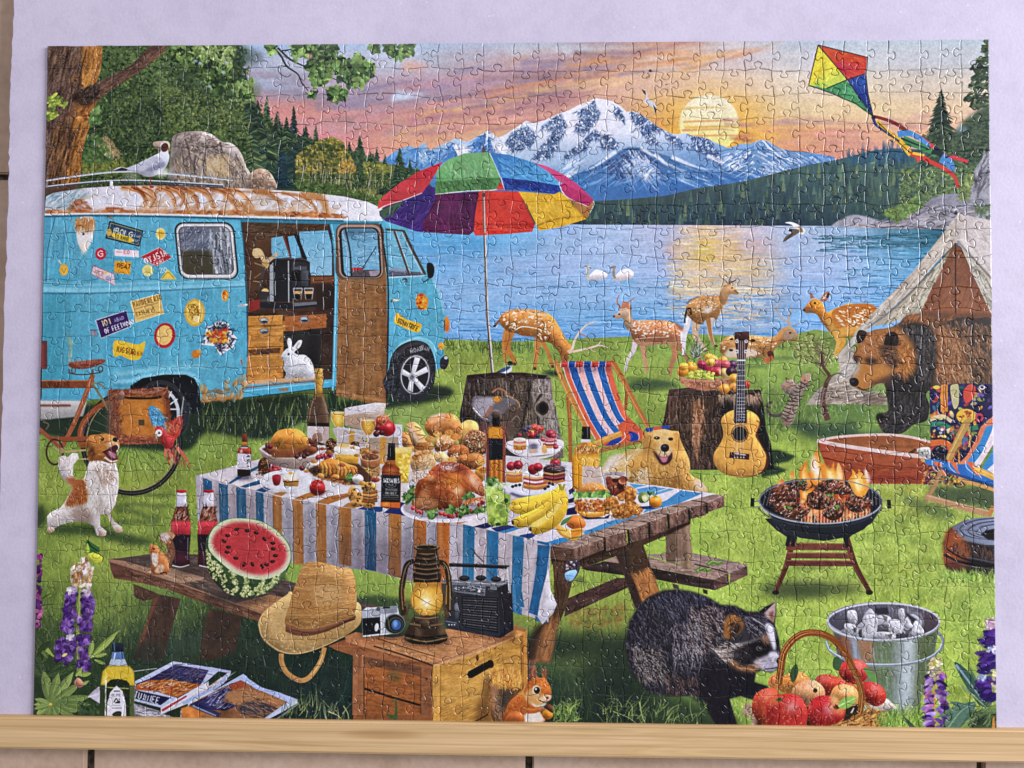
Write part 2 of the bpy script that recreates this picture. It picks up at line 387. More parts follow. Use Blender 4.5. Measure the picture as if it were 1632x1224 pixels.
def conifer(x, yt, yb, hw, cols, n=None, core=None):
    """one fir: drooping branch strokes, wider toward the foot"""
    n = n or int((yb-yt)*FR[2]*2.2)
    if core: F([x, yt, x+hw*.75, yb, x-hw*.75, yb], core, a=.85, b=1)
    for i in range(n):
        f = (i+rng.rand())/n; y = yt+f*(yb-yt); r = hw*(f**.85)*(.55+.6*rng.rand())
        sd = 1 if rng.rand() < .5 else -1; c = pick(cols, 1, .15)[0]
        x0 = x+sd*r*.1*rng.rand()
        L([x0, y-r*.25, x0+sd*r*.6, y-.02*r, x0+sd*r, y+r*(.1+.15*rng.rand())], c, max(hw*.16, 1.2/FR[2]), .3/FR[2], a=.85)

# ---- sky
Z()
ALL = [30,40,1620,40,1620,1200,30,1200]
grid([60,50,1600,50,1600,380,60,380],75,66,1580,290,[
 '9fbcd8 9fbcd8 a2bdd8 9bbad8 9bb9d6 a0bcd8 a6bdd6 a9b9d0 a8b4c8 a08c94 c49070 c4bcbc b2bfcc b3c0cc b4c2cc b0c0c8',
 'b4b8cc b4b8cc b0b2c8 aab2c8 b0b8c8 b8bcc8 b4b8c6 b8a4ac c09488 d4a484 d4b4a0 cdbcbc c6c2c2 c4c4c6 c0c2c6 bcc0c4',
 'c0a0a8 c0a0a8 bea2ae a89aa8 9c94a4 a898a4 b8909c c08c90 cc9888 d8a88c dcb498 dfc0a0 dcc8ac d4c4ac d0c0ac ccc0ae',
 'd0908c d0908c d48e88 d4908c d48c84 b08888 c08c80 c8947c cc9488 d8a890 e0ac64 e2b064 e0c494 e0c494 dcbc94 d8bc98',
 'd48e88 d48e88 d48e88 d89490 d88c88 d89084 dca080 dcaa88 dcac88 dca468 e0a448 e8b048 dfa46c d8a07c dca880 d8b490',
 'd08c8c d08c8c d48c8c da8c8c dc8a8a da9084 dca088 dcac90 d8a888 d8a068 d89048 dc9850 d49078 d09080 d89a8c d8a090',
 'c08c90 c08c90 c88c90 d88c90 dc8c90 d89090 d8a090 d8a890 d8a890 d8a070 d89050 d89058 d0888a cc8488 d48c8c d49488'],n=.02,nt=NHZ)
def streak(n,x0,x1,yc,cols,ln=120,w=8,tilt=0,a=.3,h=20,b=3):
    for i in range(n):
        x = x0+rng.rand()*(x1-x0); y = yc+(rng.rand()-.5)*h+tilt*(x-(x0+x1)/2); l = ln*(.4+.8*rng.rand())
        L([x-l/2,y-tilt*l/2+3*rng.randn(),x,y+2*rng.randn(),x+l/2,y+tilt*l/2+3*rng.randn()],pick(cols,1)[0],w*(.5+rng.rand()),1,a=a,b=b)
PU = ['9a8898','8c8094','a892a0','94889a']; PK = ['e09088','d88c90','e49c8c']; OR = ['e8a868','e8b878','e09860','f0c890']; WT = ['c4cad8','d0d0d8','b8c2d4']
streak(16,380,620,140,['a49aae','a89cae','9c98b0','b4a4b0'],140,14,.06,.35,36)
streak(10,420,800,165,PU,170,9,-.05,.4,18)
streak(14,560,880,148,PU,130,12,-.18,.4,30)
streak(26,440,880,190,PK+['d07c88'],170,9,-.1,.42,50)
streak(12,460,760,205,['b498a8','a898b0','c09ca4'],130,7,.02,.4,20)
streak(10,660,900,170,OR,110,6,-.22,.5,22,2); streak(16,560,900,128,['8c80a0','94889c','7c7494','a894a8'],110,8,-.16,.5,30,2); streak(14,700,1000,150,['9c7088','a87c8c','8c6c84','c08080'],120,6,-.15,.5,34,2); streak(9,600,960,84,['b4c8dc','a8c0dc','c0ccd8'],130,9,-.03,.4,18,3)
streak(8,780,940,118,['8a7080','94788a','a07878'],120,10,-.06,.5,14)
streak(12,800,1010,128,['c88460','d89468','c07860'],120,6,-.18,.5,14,2)
streak(10,820,1000,138,['e0b070','e8c088','dca868'],100,5,-.12,.5,14,2)
streak(14,790,930,165,['a87880','9c7080','b88078'],110,7,-.12,.45,24,2)
streak(10,800,950,190,['c08078','b07880','d89070'],100,5,-.1,.45,16,2)
streak(10,940,1100,88,['9c7478','b07c70','8c7480'],120,9,-.08,.5,24,2)
streak(14,960,1120,94,['c8845c','d89050','d09468'],110,6,-.06,.5,26,2)
streak(10,1100,1230,88,['d89c60','e0a868','cc9070'],100,6,-.28,.5,16,2)
streak(22,770,1040,128,['8c7490','9c7c90','a87c80','84708c','b4888c'],100,6,-.13,.45,60,2); streak(10,760,1000,176,['d08c88','c08490','dc9c88'],120,6,-.1,.4,36,2)
streak(8,1040,1100,118,['e0a878','e4b888'],60,4,-.08,.4,12,2)
streak(6,660,680,110,['d8a890','e0b890','c8a0a0'],50,18,-.1,.5,16)
streak(5,640,660,150,['b8c4dc','c4cce0'],50,9,-.1,.6,10,2)
streak(6,380,470,132,['aab4cc','b4bcd0'],60,9,.05,.5,14,2)
streak(10,1230,1560,196,['b88c98','c08c90','a88898'],110,4,.02,.5,14,2)
streak(14,1240,1400,215,['b88488','cc8888','d89078'],130,5,.02,.45,22,2)
streak(8,1450,1580,182,['c89890','d8a888'],80,4,.0,.4,14,2)
# sun
Z(800,0,400)
E(1345,800,330,250,'e8a83c',a=.4,b=60)
E(1345,800,262,190,'f0b848',a=.6,b=26)
E(1345,805,194,190,'efe2b8',g=('e6dc80',1345,660,1345,930),b=1)
E(1345,700,150,80,'f2e4c0',a=.6,b=18)
for y,w,c in ((790,160,'dd8f50'),(828,190,'d98b4c'),(845,130,'cf8060'),(703,90,'d8b060'),(885,210,'d68850')):
    L([1250+w*.3-120,y+2,1345+w*.4,y-6,1345+w*1.3,y+4],c,15,4,a=.85,b=1)
L([1180,820,1300,835,1500,822,1620,832],'e0c858',22,12,a=.7,b=3)
streak(10,1480,1640,800,['b07880','c08470'],130,12,.02,.7,50,2)
streak(10,1500,1640,890,['c88458','b87868'],130,16,.06,.7,50,2)
streak(8,900,1150,790,['d08c60','c88468'],200,16,-.12,.5,60,3)
# mountains
Z()
R(600,238,720,300,'5a90c8',a=0)
MT = [630,240,652,232,664,236,676,226,684,240,700,232,726,220,745,226,762,216,778,208,792,219,800,217,816,207,838,192,850,196,868,191,
  890,181,905,176,920,168,935,162,949,156,962,158,975,161,990,170,998,178,1011,177,1030,188,1048,202,1060,208,1075,214,1092,212,1104,217,1118,218,1130,222,
  1146,230,1160,236,1180,229,1197,228,1213,222,1224,225,1240,235,1258,240,1282,242,1310,246,1330,250,1330,330,600,330,600,262]
grid(MT,630,156,1330,300,['d6dcec e0e2ee e6e6f0 e8e6ee e4e2ec d8dcea d8dcea d0d8ea','c0d0e6 d0d8ea dce0ee e0e0ee d8dcec c8d4ea b8cce4 a8c0e0','6a9ccc 88acd4 a8c0dc a0b8d8 88a8d0 7098c8 6894c4 6490c4','4878b4 4a7cb8 4876b0 4474ae 4070ac 4070ac 4070ac 4672ac'])
with clip(MT):
    RK = ['3c5684','2f4876','4c6a98','283e6a','5c7aa6','8ca4c8']
    def ridge(p,n=70,ang=-50,ln=16,w=1.6,cols=RK,fill='5c7aa6',a=.75):
        F(p,'3c5682',s=1,a=.5,b=2); hair(p,int(n*2.2),ln*.55,ang,cols,w*.62,26,a,sm=1); dabs(p,int(n*.4),8,4,['d8deea','e4e6f0','b8c6de'],ang=-ang,sp=30,a=.8,sm=1)
    Z(800,0,400)
    ridge([600,650,560,690,480,720,520,760,470,830,540,860,600,800,640,740,610,690],110,-125,60,7)
    ridge([380,740,300,790,250,830,330,850,300,900,360,920,420,830,400,780],90,-120,55,7)
    ridge([150,820,60,870,20,950,90,980,200,930,230,880,190,840],110,-130,60,7)
    ridge([300,900,230,980,220,1040,300,1020,360,960,370,900],90,-120,55,7)
    ridge([600,840,540,900,470,960,400,1020,500,990,560,960,560,920,640,900,700,940,640,870],120,-125,60,7)
    ridge([640,880,650,960,730,960,740,920,690,880],60,-60,50,7)
    ridge([830,730,850,800,900,860,960,930,1010,930,960,850,1040,840,960,780,900,740],160,-52,70,7)
    ridge([1190,850,1240,920,1200,960,1290,980,1330,1010,1400,1060,1440,1050,1380,960,1330,890,1260,880],150,-55,60,7)
    ridge([1060,870,1100,930,1170,960,1150,900],30,-50,50,6)
    ridge([740,690,780,740,800,790,760,770,720,720],30,-60,50,6)
    # lower blue foothills with white gullies
    F([820,955,700,1010,560,1090,480,1140,420,1224,1640,1224,1640,1150,1480,1110,1300,1090,1100,1020,980,985,900,960],'476f9f',a=.9,g=('3d74b4',900,960,900,1200),b=1)
    hair([820,965,720,1010,640,1080,800,1110,1000,1090,960,1010,900,970],260,90,-58,['3a4f7c','465c8c','5a74a4','344a74'],7,14,.8)
    hair([820,965,760,1090,940,1130,1000,1080,900,980],60,130,-52,['c8d0e4','b0c0dc','d8dcec'],7,12,.7)
    hair([520,1110,820,970,1000,1000,1060,1160,500,1200],110,90,215,['6a94c8','86a8d4','3c6aa4'],6,10,.5)
    for p in ([990,1000,1060,1060,1140,1095,1200,1112],[900,960,980,1010,1050,1040],[1100,1020,1250,1080,1400,1110],[930,1150,960,1110,990,1090],[1330,1010,1440,1060,1600,1130],[740,985,620,1070,540,1110],[480,1110,400,1170]):
        L(p,'dfe4f0',26,3,a=.85,b=1)
    hair([1050,1040,1640,1120,1640,1220,1100,1220],120,100,-24,['88aedb','a8c4e4','3464a4','5c88bc'],6,6,.5)
    hair([1450,1000,1640,940,1640,1120,1500,1080],100,70,215,['d8e0ee','4470a8','5c80b0','c0d0e6'],7,12,.7)
    hair([380,1060,560,1000,480,1130,400,1200,360,1140],60,90,215,['d8deee','7ca4d4','b8cce6'],8,8,.6)
    Z(1200,0,432)
    hair([0,860,50,840,200,900,420,940,300,1010,0,1080],150,80,-35,['d0d8e8','5078ac','4068a0','88a4cc','bccade'],8,10,.7)
    L([55,845,110,900,180,950,290,990],'dce2ee',14,3,a=.8)
    L([0,1010,60,1040,160,1050],'c4d4e8',10,3,a=.7)
    Z(400,0,400)
    hair([890,1010,1110,950,1200,990,1330,920,1400,950,1540,850,1640,870,1640,1000,1380,1000,1100,1100,900,1030],230,60,225,['3f78b8','4a84c4','5c8cc4','2f64a4'],10,16,.75)
    hair([1300,940,1380,930,1420,990,1350,1000],40,40,-60,['e8eaf2','dfe4f0'],10,20,.9)
    hair([1530,850,1640,870,1640,980,1580,980],60,60,-55,['eceaf0','dfe4f0','c8d4e8'],10,20,.9)
    hair([1080,970,1140,970,1190,1010,1100,1060],30,40,-55,['dfe8f2','9cc0e4'],8,20,.8)
# far forest
Z()
FO = [840,326,990,318,1060,312,1110,300,1180,290,1220,280,1250,272,1290,262,1330,255,1360,248,1390,240,1420,236,1470,238,1520,250,1600,250,1600,360,840,360]
grid(FO,930,236,1600,360,['4a6a70 4a6a70 4a6870 4e6c6e 42646e 3c6070 3c5c64 486a58','46645c 4a6860 465e5a 405a56 3a5654 3e5c50 486848 547044','38504c 364c4c 34464c 30464a 2c4448 36544a 4c6a40 50684a','2c3c46 2a3c48 2a3a48 28384a 263a46 2e4848 44604a 5a6454'],n=.12,nt=NVT)
for i in range(420):
    x = 935+rng.rand()*660; j = rng.rand()
    yb = np.interp(x,[930,1060,1180,1290,1390,1470,1600],[322,312,290,262,240,240,250])
    y = yb-6+j*80; h = 14+rng.rand()*16
    c = pick(['5c7c66','33505a','2c444c','46685c','3e6050','26404a','587848'],1,.1)[0]*(1.1-.4*j)
    F([x,y,x+2.6+rng.rand()*2,y+h,x-2.6-rng.rand()*2,y+h],c,a=.65)
hair([935,335,1600,300,1600,352,935,356],500,12,90,['22343e','2c4448','1e303a','3c5850','4c6c54'],1,5,.5)
F(FO,'64848c',a=.16)
Z(1200,0,432)
dabs([880,1020,1300,980,1430,1000,1430,1224,880,1224],1400,9,6,['5c8048','4c7040','3c5c3c','6c9050','345040'],a=.7)
hair([560,940,920,870,960,1000,600,1010],120,50,88,['2c5470','34607c','2a4c68'],10,6,.55)
# right shore: rocks
Z(1272,300,360)
F([1380,-20,1300,-20,1240,60,1240,200,1400,240],'8a8c98',n=.2)
F([240,270,400,190,640,240,820,190,880,140,980,70,1120,40,1240,60,1300,200,1240,300,700,310,300,300],'8f8f9a',n=.15,s=1,b=1)
hair([300,260,640,240,880,150,1000,80,1200,60,1260,220,1200,290,300,295],220,90,8,['b4b4be','6c6c78','a09ca4','54545e','9c8c88'],8,16,.7)
hair([250,275,700,290,1240,300,1240,308,300,304],60,60,0,['b89888','a08478','c4a898'],7,5,.8)
dabs([600,180,880,60,900,130,720,250],220,16,10,['547c3c','648c44','40683c'],a=.75)
dabs([1240,40,1390,20,1390,220,1290,200],120,16,10,['54704a','44603c','9498a0'],a=.75)
hair([1300,-20,1390,-40,1390,60,1260,90],50,70,60,['a8a8b4','64646e','b8b8c4'],9,10,.7)
# lake
Z()
LK = [560,340,640,352,940,358,1010,358,1320,360,1400,364,1600,366,1600,560,560,560]
grid(LK,600,350,1580,545,[
 '6aa8d4 6aa8d6 66a6d8 78b0dc 9cb8dc a8bede b0b8d4 c8b8c0 b8b8d0 a8bcd8 88a8c4 4c7c8c 2f6270 2c5c68',
 '60a4d4 5aa2d4 58a0d4 78b0e0 98b8e0 a4bce0 acb8d8 d8b8a0 c8b0b0 a4b8d8 98b4d8 6498b8 3c7890 30687c',
 '6cace0 6cace0 7cb0e0 90b4e0 9cb8e2 a0bce2 a4b8e0 d8b898 d4b890 a4b8dc 9cb8e0 70a8d0 4c90b8 408cb0',
 '78b0e4 80b4e4 8cb8e4 90b8e4 90b8e4 90b8e4 94b8e0 c8b8a8 c0b4a8 94b4e0 90b4e0 7cb0e0 60a4d4 54a0d0',
 '6ca8dc 78b0e4 80b4e4 80b0e0 7cb0e0 7cb0e0 7cb0dc b0b4b8 a8b0bc 80b0e0 80b0e0 80b0e0 7cb0e0 70a8dc',
 '64a0d4 6aa8dc 70a8dc 70a4d8 70a8dc 70a4d8 70a4d4 88a8cc 88a8cc 74a8dc 74a8dc 74a8dc 70a8d8 68a0d0'],n=.035,nt=NHZ)
with clip(LK):
    hair([600,362,1360,362,1360,420,600,420],260,40,0,['b4c8e4','80acd8','9cc0e4','b8c4e0'],1,3,.35)
    hair([600,420,1400,420,1400,545,600,545],520,46,0,['5c98d4','4c90cc','b0ccf0','88b8e8','a0c0ec','4488c4'],1.2,4,.42,bend=3)
    hair([700,505,1330,505,1330,548,700,548],200,46,0,['4484c0','3c7cb8','9cc4ec','5490cc'],1.5,3,.5,bend=3)
    hair([1280,375,1560,370,1580,390,1300,400],160,30,0,['2c6478','245a6c','3c7484','1e5060'],1.5,3,.6)
    hair([1340,390,1560,380,1480,500,1340,500],300,26,0,['2c7090','5ca8d4','8cc0e4','3880a4','246480','4894bc'],1.4,4,.6,bend=3)
    Z(1030,270,360)
    hair([200,420,640,415,640,700,560,900,120,900,140,600],300,120,0,['e8c890','e0b470','f0d8a8','d8b890','e8c070'],7,3,.5,bend=2)
    for x,y,rx,ry,c,a in ((430,590,90,90,'e0b838',.7),(590,590,60,60,'e0a848',.7),(190,580,50,40,'dc9068',.5),(430,440,80,40,'dcb058',.6),(560,690,60,60,'dcb888',.5),(330,740,50,80,'e0c080',.5)):
        E(x,y,rx,ry,c,a=a,b=14)
    hair([240,420,620,420,600,780,260,780],130,100,0,['c4bcc8','b8b8d0','f2dcb0','d0a478'],6,3,.5)
    hair([150,860,760,820,780,960,700,1090,120,1060],90,180,0,['e8c898','dcc0a0','ecd4a8','d8b888'],9,2,.75,bend=2)
    hair([20,900,880,900,880,1130,20,1130],150,140,0,['5c94d0','4c88c8','88b4e4','a8c8ec'],8,3,.55,bend=2)
Z()
# left woods
LW = [60,60,380,60,390,148,410,178,432,200,455,212,472,214,520,232,548,238,570,242,600,256,640,266,668,270,690,300,660,350,60,350]
grid(LW,75,70,680,330,[
 '2c4428 3a5a2e 4a6e38 4c6a3c 4a6c40 446440 40583c 3c5438','284024 35522c 3e5e36 3c5a38 3a5436 34503c 304a3c 34503c',
 '2c4024 34522c 385434 34503a 304c38 2c4438 2e4838 34503c','34482c 4c5c34 3a5434 2e4a30 32502f 304838 445a34 38523c',
 '40542c 5c6c38 44602f 385436 34503a 4a6030 6c7434 465a38','3c5428 54703a 40603a 3a5838 385432 4c6430 586c34 3c5838'],n=.25)
G1 = ['2f4a2a','3c5a30','4c7038','26402a','5c8040','1e3420']
for k in range(150):
    x,y = 80+rng.rand()*330,70+rng.rand()*220
    if y > 70+(x-380)*2.2: E(x,y,10+rng.rand()*22,7+rng.rand()*12,pick(['1c2e1e','26402a','44643a','54743e','30502e','587844'],1,.1)[0],a=.32,b=5)
dabs([75,70,380,70,400,170,400,300,75,300],5200,2.6,1.4,G1+['6c8c48','182a1c'],a=.6)
dabs([250,130,400,170,400,220,260,210],600,2.4,1.5,['5a7438','6c8440','4c6834','7c8c48'],a=.55)
dabs([120,170,260,170,260,240,120,240],500,2.4,1.5,['223826','1e3022','2c4830'],a=.55)
Z(0,0,400)
dabs([600,880,700,900,780,980,760,1040,660,1000],120,16,10,['a89468','988458','6c7040','b4a078'],a=.7)
dabs([540,1060,800,1040,820,1120,540,1130],110,16,9,['6c7c34','8c7c34','54702c','4c6c34'],a=.75)
dabs([540,880,640,880,740,1040,540,1060],150,16,9,['3c6c34','4c7c3c','2c5430'],a=.6)
Z(400,0,400)
CF = ['2c4a38','3c5c40','24403a','547448','34544a','1c342c','64804c']
conifer(100,620,1200,100,CF,200,'2c4838'); conifer(10,730,1224,90,CF + ['4c6c3c'],150,'304c34')
conifer(275,685,1224,90,['203838','2c484c','34503f','1c3034'],170,'243c3c')
conifer(420,810,1100,60,CF,70,'2c4838'); conifer(340,830,1224,80,['24403c','2c4c48','345440'],110,'284440')
conifer(200,790,1224,60,['1c3440','24404a','2c4c4c'],100,'203844')
conifer(705,880,1224,90,['2c4c38','24402f','3c5c40'],150,'2a4434'); conifer(815,960,1224,60,CF,80,'2c4a3c'); conifer(870,1000,1224,50,CF,70,'2c4840')
conifer(965,960,1224,75,['2c4c34','24402c','3c5c3c'],110,'2c4434'); conifer(1030,1030,1224,50,CF,60,'2c4840'); conifer(1075,1050,1140,30,CF,30)
Z()
for k in range(700):
    t = rng.rand(); x = np.interp(t,[0,.3,.5,.7,1],[378,392,425,470,600]); y = np.interp(x,[378,392,410,432,470,520,570,640],[70,148,180,202,216,234,244,266])
    dabs(None,1,3,1.7,['2f4a2a','3c5a34','27422c','4c6c40','34504a'],pts=[x+rng.randn()*5,y+abs(rng.randn())*8-2],a=.8)
for x,yt,hw in ((398,128,10),(410,150,9),(441,168,10),(456,176,9),(487,190,10),(505,205,9),(535,212,10),(556,216,9),(590,232,9),(612,244,9),(632,250,9),(648,258,8),(660,264,8)): conifer(x,yt+9,yt+66,hw*1.6,['1c3226','26422f','385a3c','4a6c44','203830'],90,'22382c')
Z(400,0,400)
dabs([440,920,520,890,600,930,660,1050,680,1120,640,1200,300,1200,290,1020,360,960],1500,12,8,['8c8434','a09438','746e2c','5c6430','4c5c30','b0a040','9c8434'],a=.75)
dabs([440,930,600,940,660,1060,640,1200,300,1200,300,1030],190,15,9,['3c4c28','2c4028','4c5428'],a=.6); hair([300,1040,660,1040,640,1224,320,1224],26,90,88,['c8bc98','8c8058','a89c70'],5,7,.65)
dabs([600,1030,680,1080,640,1170,570,1120],300,12,8,['a88838','98783a','b8963c','786830'],a=.8)
dabs([730,1050,880,1080,900,1200,740,1200],520,11,8,['7c8434','94903c','5c6830','465a30'],a=.75)
dabs([290,1130,900,1130,900,1224,290,1224],700,11,7,['304c2c','3c5c30','546c30','283f2a'],a=.7)
for x in (345,410,520,565,650,760,850): L([x,1224,x+4+rng.randn()*6,1130,x+rng.randn()*14,1050+rng.rand()*40],'b4aa88',7,3,a=.7)
Z(370,260,360)
hair([490,100,900,110,1060,120,1060,300,560,200],90,70,86,['c4b890','9c9868','2c4028','a49c70'],6,7,.55)
dabs([440,130,760,160,1050,250,1060,330,900,260,500,200],700,12,8,['3c5c30','486c34','304c2c','587838'],a=.7)
# boulders
Z(0,0,400)
F([1120,890,1180,860,1290,852,1370,870,1440,920,1500,930,1550,970,1590,1060,1620,1224,1130,1224,1100,1100,1110,980],'988c84',s=1,n=.2,v=.5,r=14)
F([990,930,1060,915,1100,930,1090,1000,1040,990],'a08c7c',s=1,n=.15,v=.4,r=10)
hair([1140,880,1300,860,1450,930,1420,1000,1200,1000,1130,950],160,60,-20,['b4a094','7c685c','c0aca0','5c4c44'],8,40,.6)
hair([1130,1000,1560,1000,1610,1200,1130,1200],260,80,-75,['b49c84','7c6454','c4ac90','54443c','a0886c'],8,16,.6)
hair([1330,1000,1470,990,1480,1130,1350,1120],80,60,-60,['c8ac80','b8986c','d0b890'],9,25,.6)
for p in ([1200,900,1230,1000,1190,1050,1220,1120],[1430,920,1440,1000,1470,1050],[1330,990,1320,1100,1360,1200],[1270,1010,1260,1100,1290,1200]): L(p,'43342e',14,4,a=.7,b=1)
Z(370,260,360)
F([120,90,180,40,250,50,300,110,310,190,120,190],'a08470',s=1,n=.2,v=.5,r=14)
hair([130,80,240,50,300,150,290,185,130,185],80,40,-50,['c0a488','7c6450','947868'],9,30,.6)
# right pines
Z(1200,0,432)
PN = ['2c4434','3c5840','24382f','4c6440','1e3028']
conifer(1130,540,830,100,PN,130,'32483a'); conifer(1130,780,1000,150,PN + ['385444'],110,'2c4838')
F([1300,700,1440,640,1440,940,1280,960,1040,850,1200,800],'35503c',s=1,a=.9,b=4,n=.2)
hair([1020,800,1260,790,1440,660,1440,940,1300,990,1000,900],900,34,-30,PN + ['44604a'],9,40,.7)
for y,xl in ((250,1385),(300,1370),(370,1330),(420,1300),(470,1310),(520,1285),(590,1250),(630,1300)):
    for k in range(30):
        x = xl+rng.rand()*(1440-xl); L([x,y+rng.randn()*14,x+26,y+rng.randn()*18-6,x+60,y+rng.randn()*14-14],pick(PN,1,.15)[0],16,3,a=.8)
F([1225,760,1250,750,1300,780,1230,800],'7ca0b8',a=.5,b=3)
F([1440,900,1400,920,1340,1010,1310,1100,1290,1224,1440,1224],'82838c',n=.2)
hair([1430,920,1340,1020,1300,1200,1430,1200],110,70,68,['a4a4ac','5c5c64','94949c','44444c'],9,14,.7)
F([1070,1190,1200,1165,1290,1190,1290,1240,1050,1240],'8c8c98',n=.2,a=.8,b=2)
dabs([1250,1060,1330,1050,1300,1200,1240,1200],60,14,10,['647c44','54703c','7c9450'],a=.7)
# meadow
Z()
GR = [40,640,380,620,700,540,800,545,1100,532,1240,538,1300,525,1420,545,1640,640,1640,1200,30,1200]
grid(GR,50,530,1590,1170,[
 '5c7c38 5c7c38 486830 4a7034 5c8c3c 6c943c 74983c 6c9840 70983f 6c943c 70943f 6c8c40 6c8c44 58743c',
 '2c3c28 303e2a 2c3a28 2c3c28 304a2c 6c9840 7c9c3c 7c9c3c 7ca03c 7ca040 74a040 6c9440 688c40 48683c',
 '5c8034 648838 3c5430 4c6c34 648c3c 74984a 78983c 7ca03c 7ca03c 6c9038 48703a 4c783c 54803f 3c6038',
 '6c9434 6c9434 6c9838 74983c 7ca040 7ca040 7ca040 7ca040 7ca040 80a838 84ac38 7ca03c 5c8c3c 54803c',
 '84a03c 8ca43c 7c9838 7c9c38 7ca040 7ca040 7ca040 7ca040 80a840 88ac3c 8cb03c 8ca83c 94983c 70883c',
 '5c8030 7c9c38 749438 6c8c34 6c9038 6c9038 7ca03c 7ca03c 88b03c 8cb440 90b440 8cb03f 90b440 84a840',
 '6c9034 8ca840 7c9838 445c2c 4c6c34 4c7034 6c9038 88a840 80a83c 88b03c 88b03c 8cb040 90b440 80ac40',
 '4c6c30 6c8c38 4c6c38 2c4430 2c4030 3c5834 4c6c34 84983c 7c9038 84ac3c 8cb43c 90b43c 8cb43c 7ca840',
 '34482c 3c5834 34483a 2c3c30 28382c 2c4030 2c4030 54703a 4c6430 7ca83c 84b03c 8cb03c 8cb43c 84ac3c',
 '2c4028 30482c 2e4030 26342c 243430 243430 28382c 2c4030 2c4030 60903c 749c34 80a838 84ac38 78a038',
 '2c4028 304828 2c3c2c 26342c 223030 223030 24342c 24342c 283c2c 4c7834 6c9434 6c9838 6c9838 58803c'],n=.1)
hair([680,545,1300,540,1300,660,680,640],2600,7,90,['5c8434','6c9438','8cac48','4c7430','a4b85c','b0b058'],1,20,.4)
hair([700,640,1580,640,1580,760,700,760],3000,10,90,['5c8834','6c9c3c','94b44c','4c7632','b0c460','a8b850'],1,22,.4)
hair([60,660,420,660,420,840,60,860],2600,10,95,['5c8430','7ca03c','9cb850','4c742c','b4c464','6c8c38'],1,22,.45)
hair([1110,760,1585,760,1590,1150,1150,1150],4200,16,100,['6c9834','80ac3c','acc854','547f30','c4d870','a0bc48','d0dc84','486f2c'],1.1,32,.5,bend=25)
for k in range(260): x,y = 1110+rng.rand()*470,740+rng.rand()*400; E(x,y,8+rng.rand()*26,3+rng.rand()*7,pick(['5c8c30','a8c454','b8cc5c','4c7c30','98a844'],1,.05)[0],a=.22,b=4)
hair([1110,760,1585,760,1590,1150,1150,1150],2600,9,95,['c0d468','547f30','b0cc58','6c9838'],1,34,.55)
hair([60,830,420,830,420,1000,60,1060],1500,14,95,['4c7430','6c9038','8ca840','3c5c2c'],1.1,22,.45)
hair([60,960,780,960,780,1150,60,1150],1400,26,92,['243a2a','34503a','1e2e26','3c5c3c','2c4834'],1.2,14,.4)
hair([860,880,1120,900,1050,1150,860,1150],1000,18,92,['34502f','2a4430','4c6c38','84983c','64803a'],1.2,24,.35)
hair([690,575,880,575,860,600,690,600],150,9,80,['a8ac40','b4b448','94a03c'],1,20,.5)
hair([1000,545,1300,540,1320,560,1000,560],300,9,90,['4c7434','5c803c','3c6430'],1.2,15,.6)
hair([700,545,860,550,860,565,700,560],240,9,90,['3c5c34','4c6c38','345034'],1.3,15,.6)
# sunlit strip behind the near bench,then cast shadows (printed)
F([440,870,560,895,700,915,700,962,600,948,470,965],'84ac40',a=.8,b=4); hair([450,880,700,920,700,960,480,950],260,9,92,['98bc4c','6c9438','a8c85c','547c30'],1,20,.5)
F([1000,600,1060,608,1085,620,1010,622],'3c5c34',a=.55,b=2,s=1)
Z(1000,440,360)
F([0,800,120,750,360,770,300,800,60,820],'34543a',s=1,a=.7,b=4)
F([700,590,1220,580,1220,600,900,615],'34543a',a=.6,b=3); F([850,640,1060,640,1000,660,850,665],'34543a',a=.55,b=3)
F([1150,1080,1240,1040,1400,1080,1632,1040,1632,1180,1400,1150,1270,1120],'38583a',s=1,a=.75,b=5)
Z(1272,480,360)
F([0,880,100,880,220,900,400,930,600,940,740,880,640,980,200,1010,40,960],'34543a',s=1,a=.7,b=6)
Z(1120,660,280)
F([600,330,700,330,870,390,800,440,660,470,790,520,700,560,540,590,560,400],'24382a',a=.9,b=2)
Z(1352,680,280)
F([760,560,1100,560,1350,520,1350,760,1200,740,900,700,800,640],'3c5038',s=1,a=.85,b=6)
F([520,640,720,700,900,760,1000,820,900,860,700,800,540,700],'4c6c3a',s=1,a=.7,b=6)
Z()
F([60,650,330,640,640,615,720,620,690,640,500,668,420,700,330,690,280,720,60,690],'22302a',s=1,a=.88,b=4)
hair([320,655,620,640,600,690,330,712],240,26,88,['4c6c3c','3c5834','5c8040','88a850','24342a'],1.2,14,.6)
Z(370,500,360)
for x,y,rx,ry in ((620,590,80,24),(890,560,50,22),(860,610,110,20)): E(x,y,rx,ry,'6c9440',a=.6,b=4)
Z(40,660,280)
for p in ([860,760,1100,740,1250,760,1400,745],[830,860,1000,840,1200,850,1380,850],[840,900,1000,900,1150,960,1260,970],[840,1010,1000,1000,1250,1005]): L(p,'3c5a30',34,22,a=.8,b=4)
F([260,1040,640,1030,900,1100,1200,1180,1000,1224,600,1130,280,1110],'304a2a',s=1,a=.85,b=6)
F([120,860,170,850,200,960,160,1040,110,1040],'2c4028',s=1,a=.8,b=5)

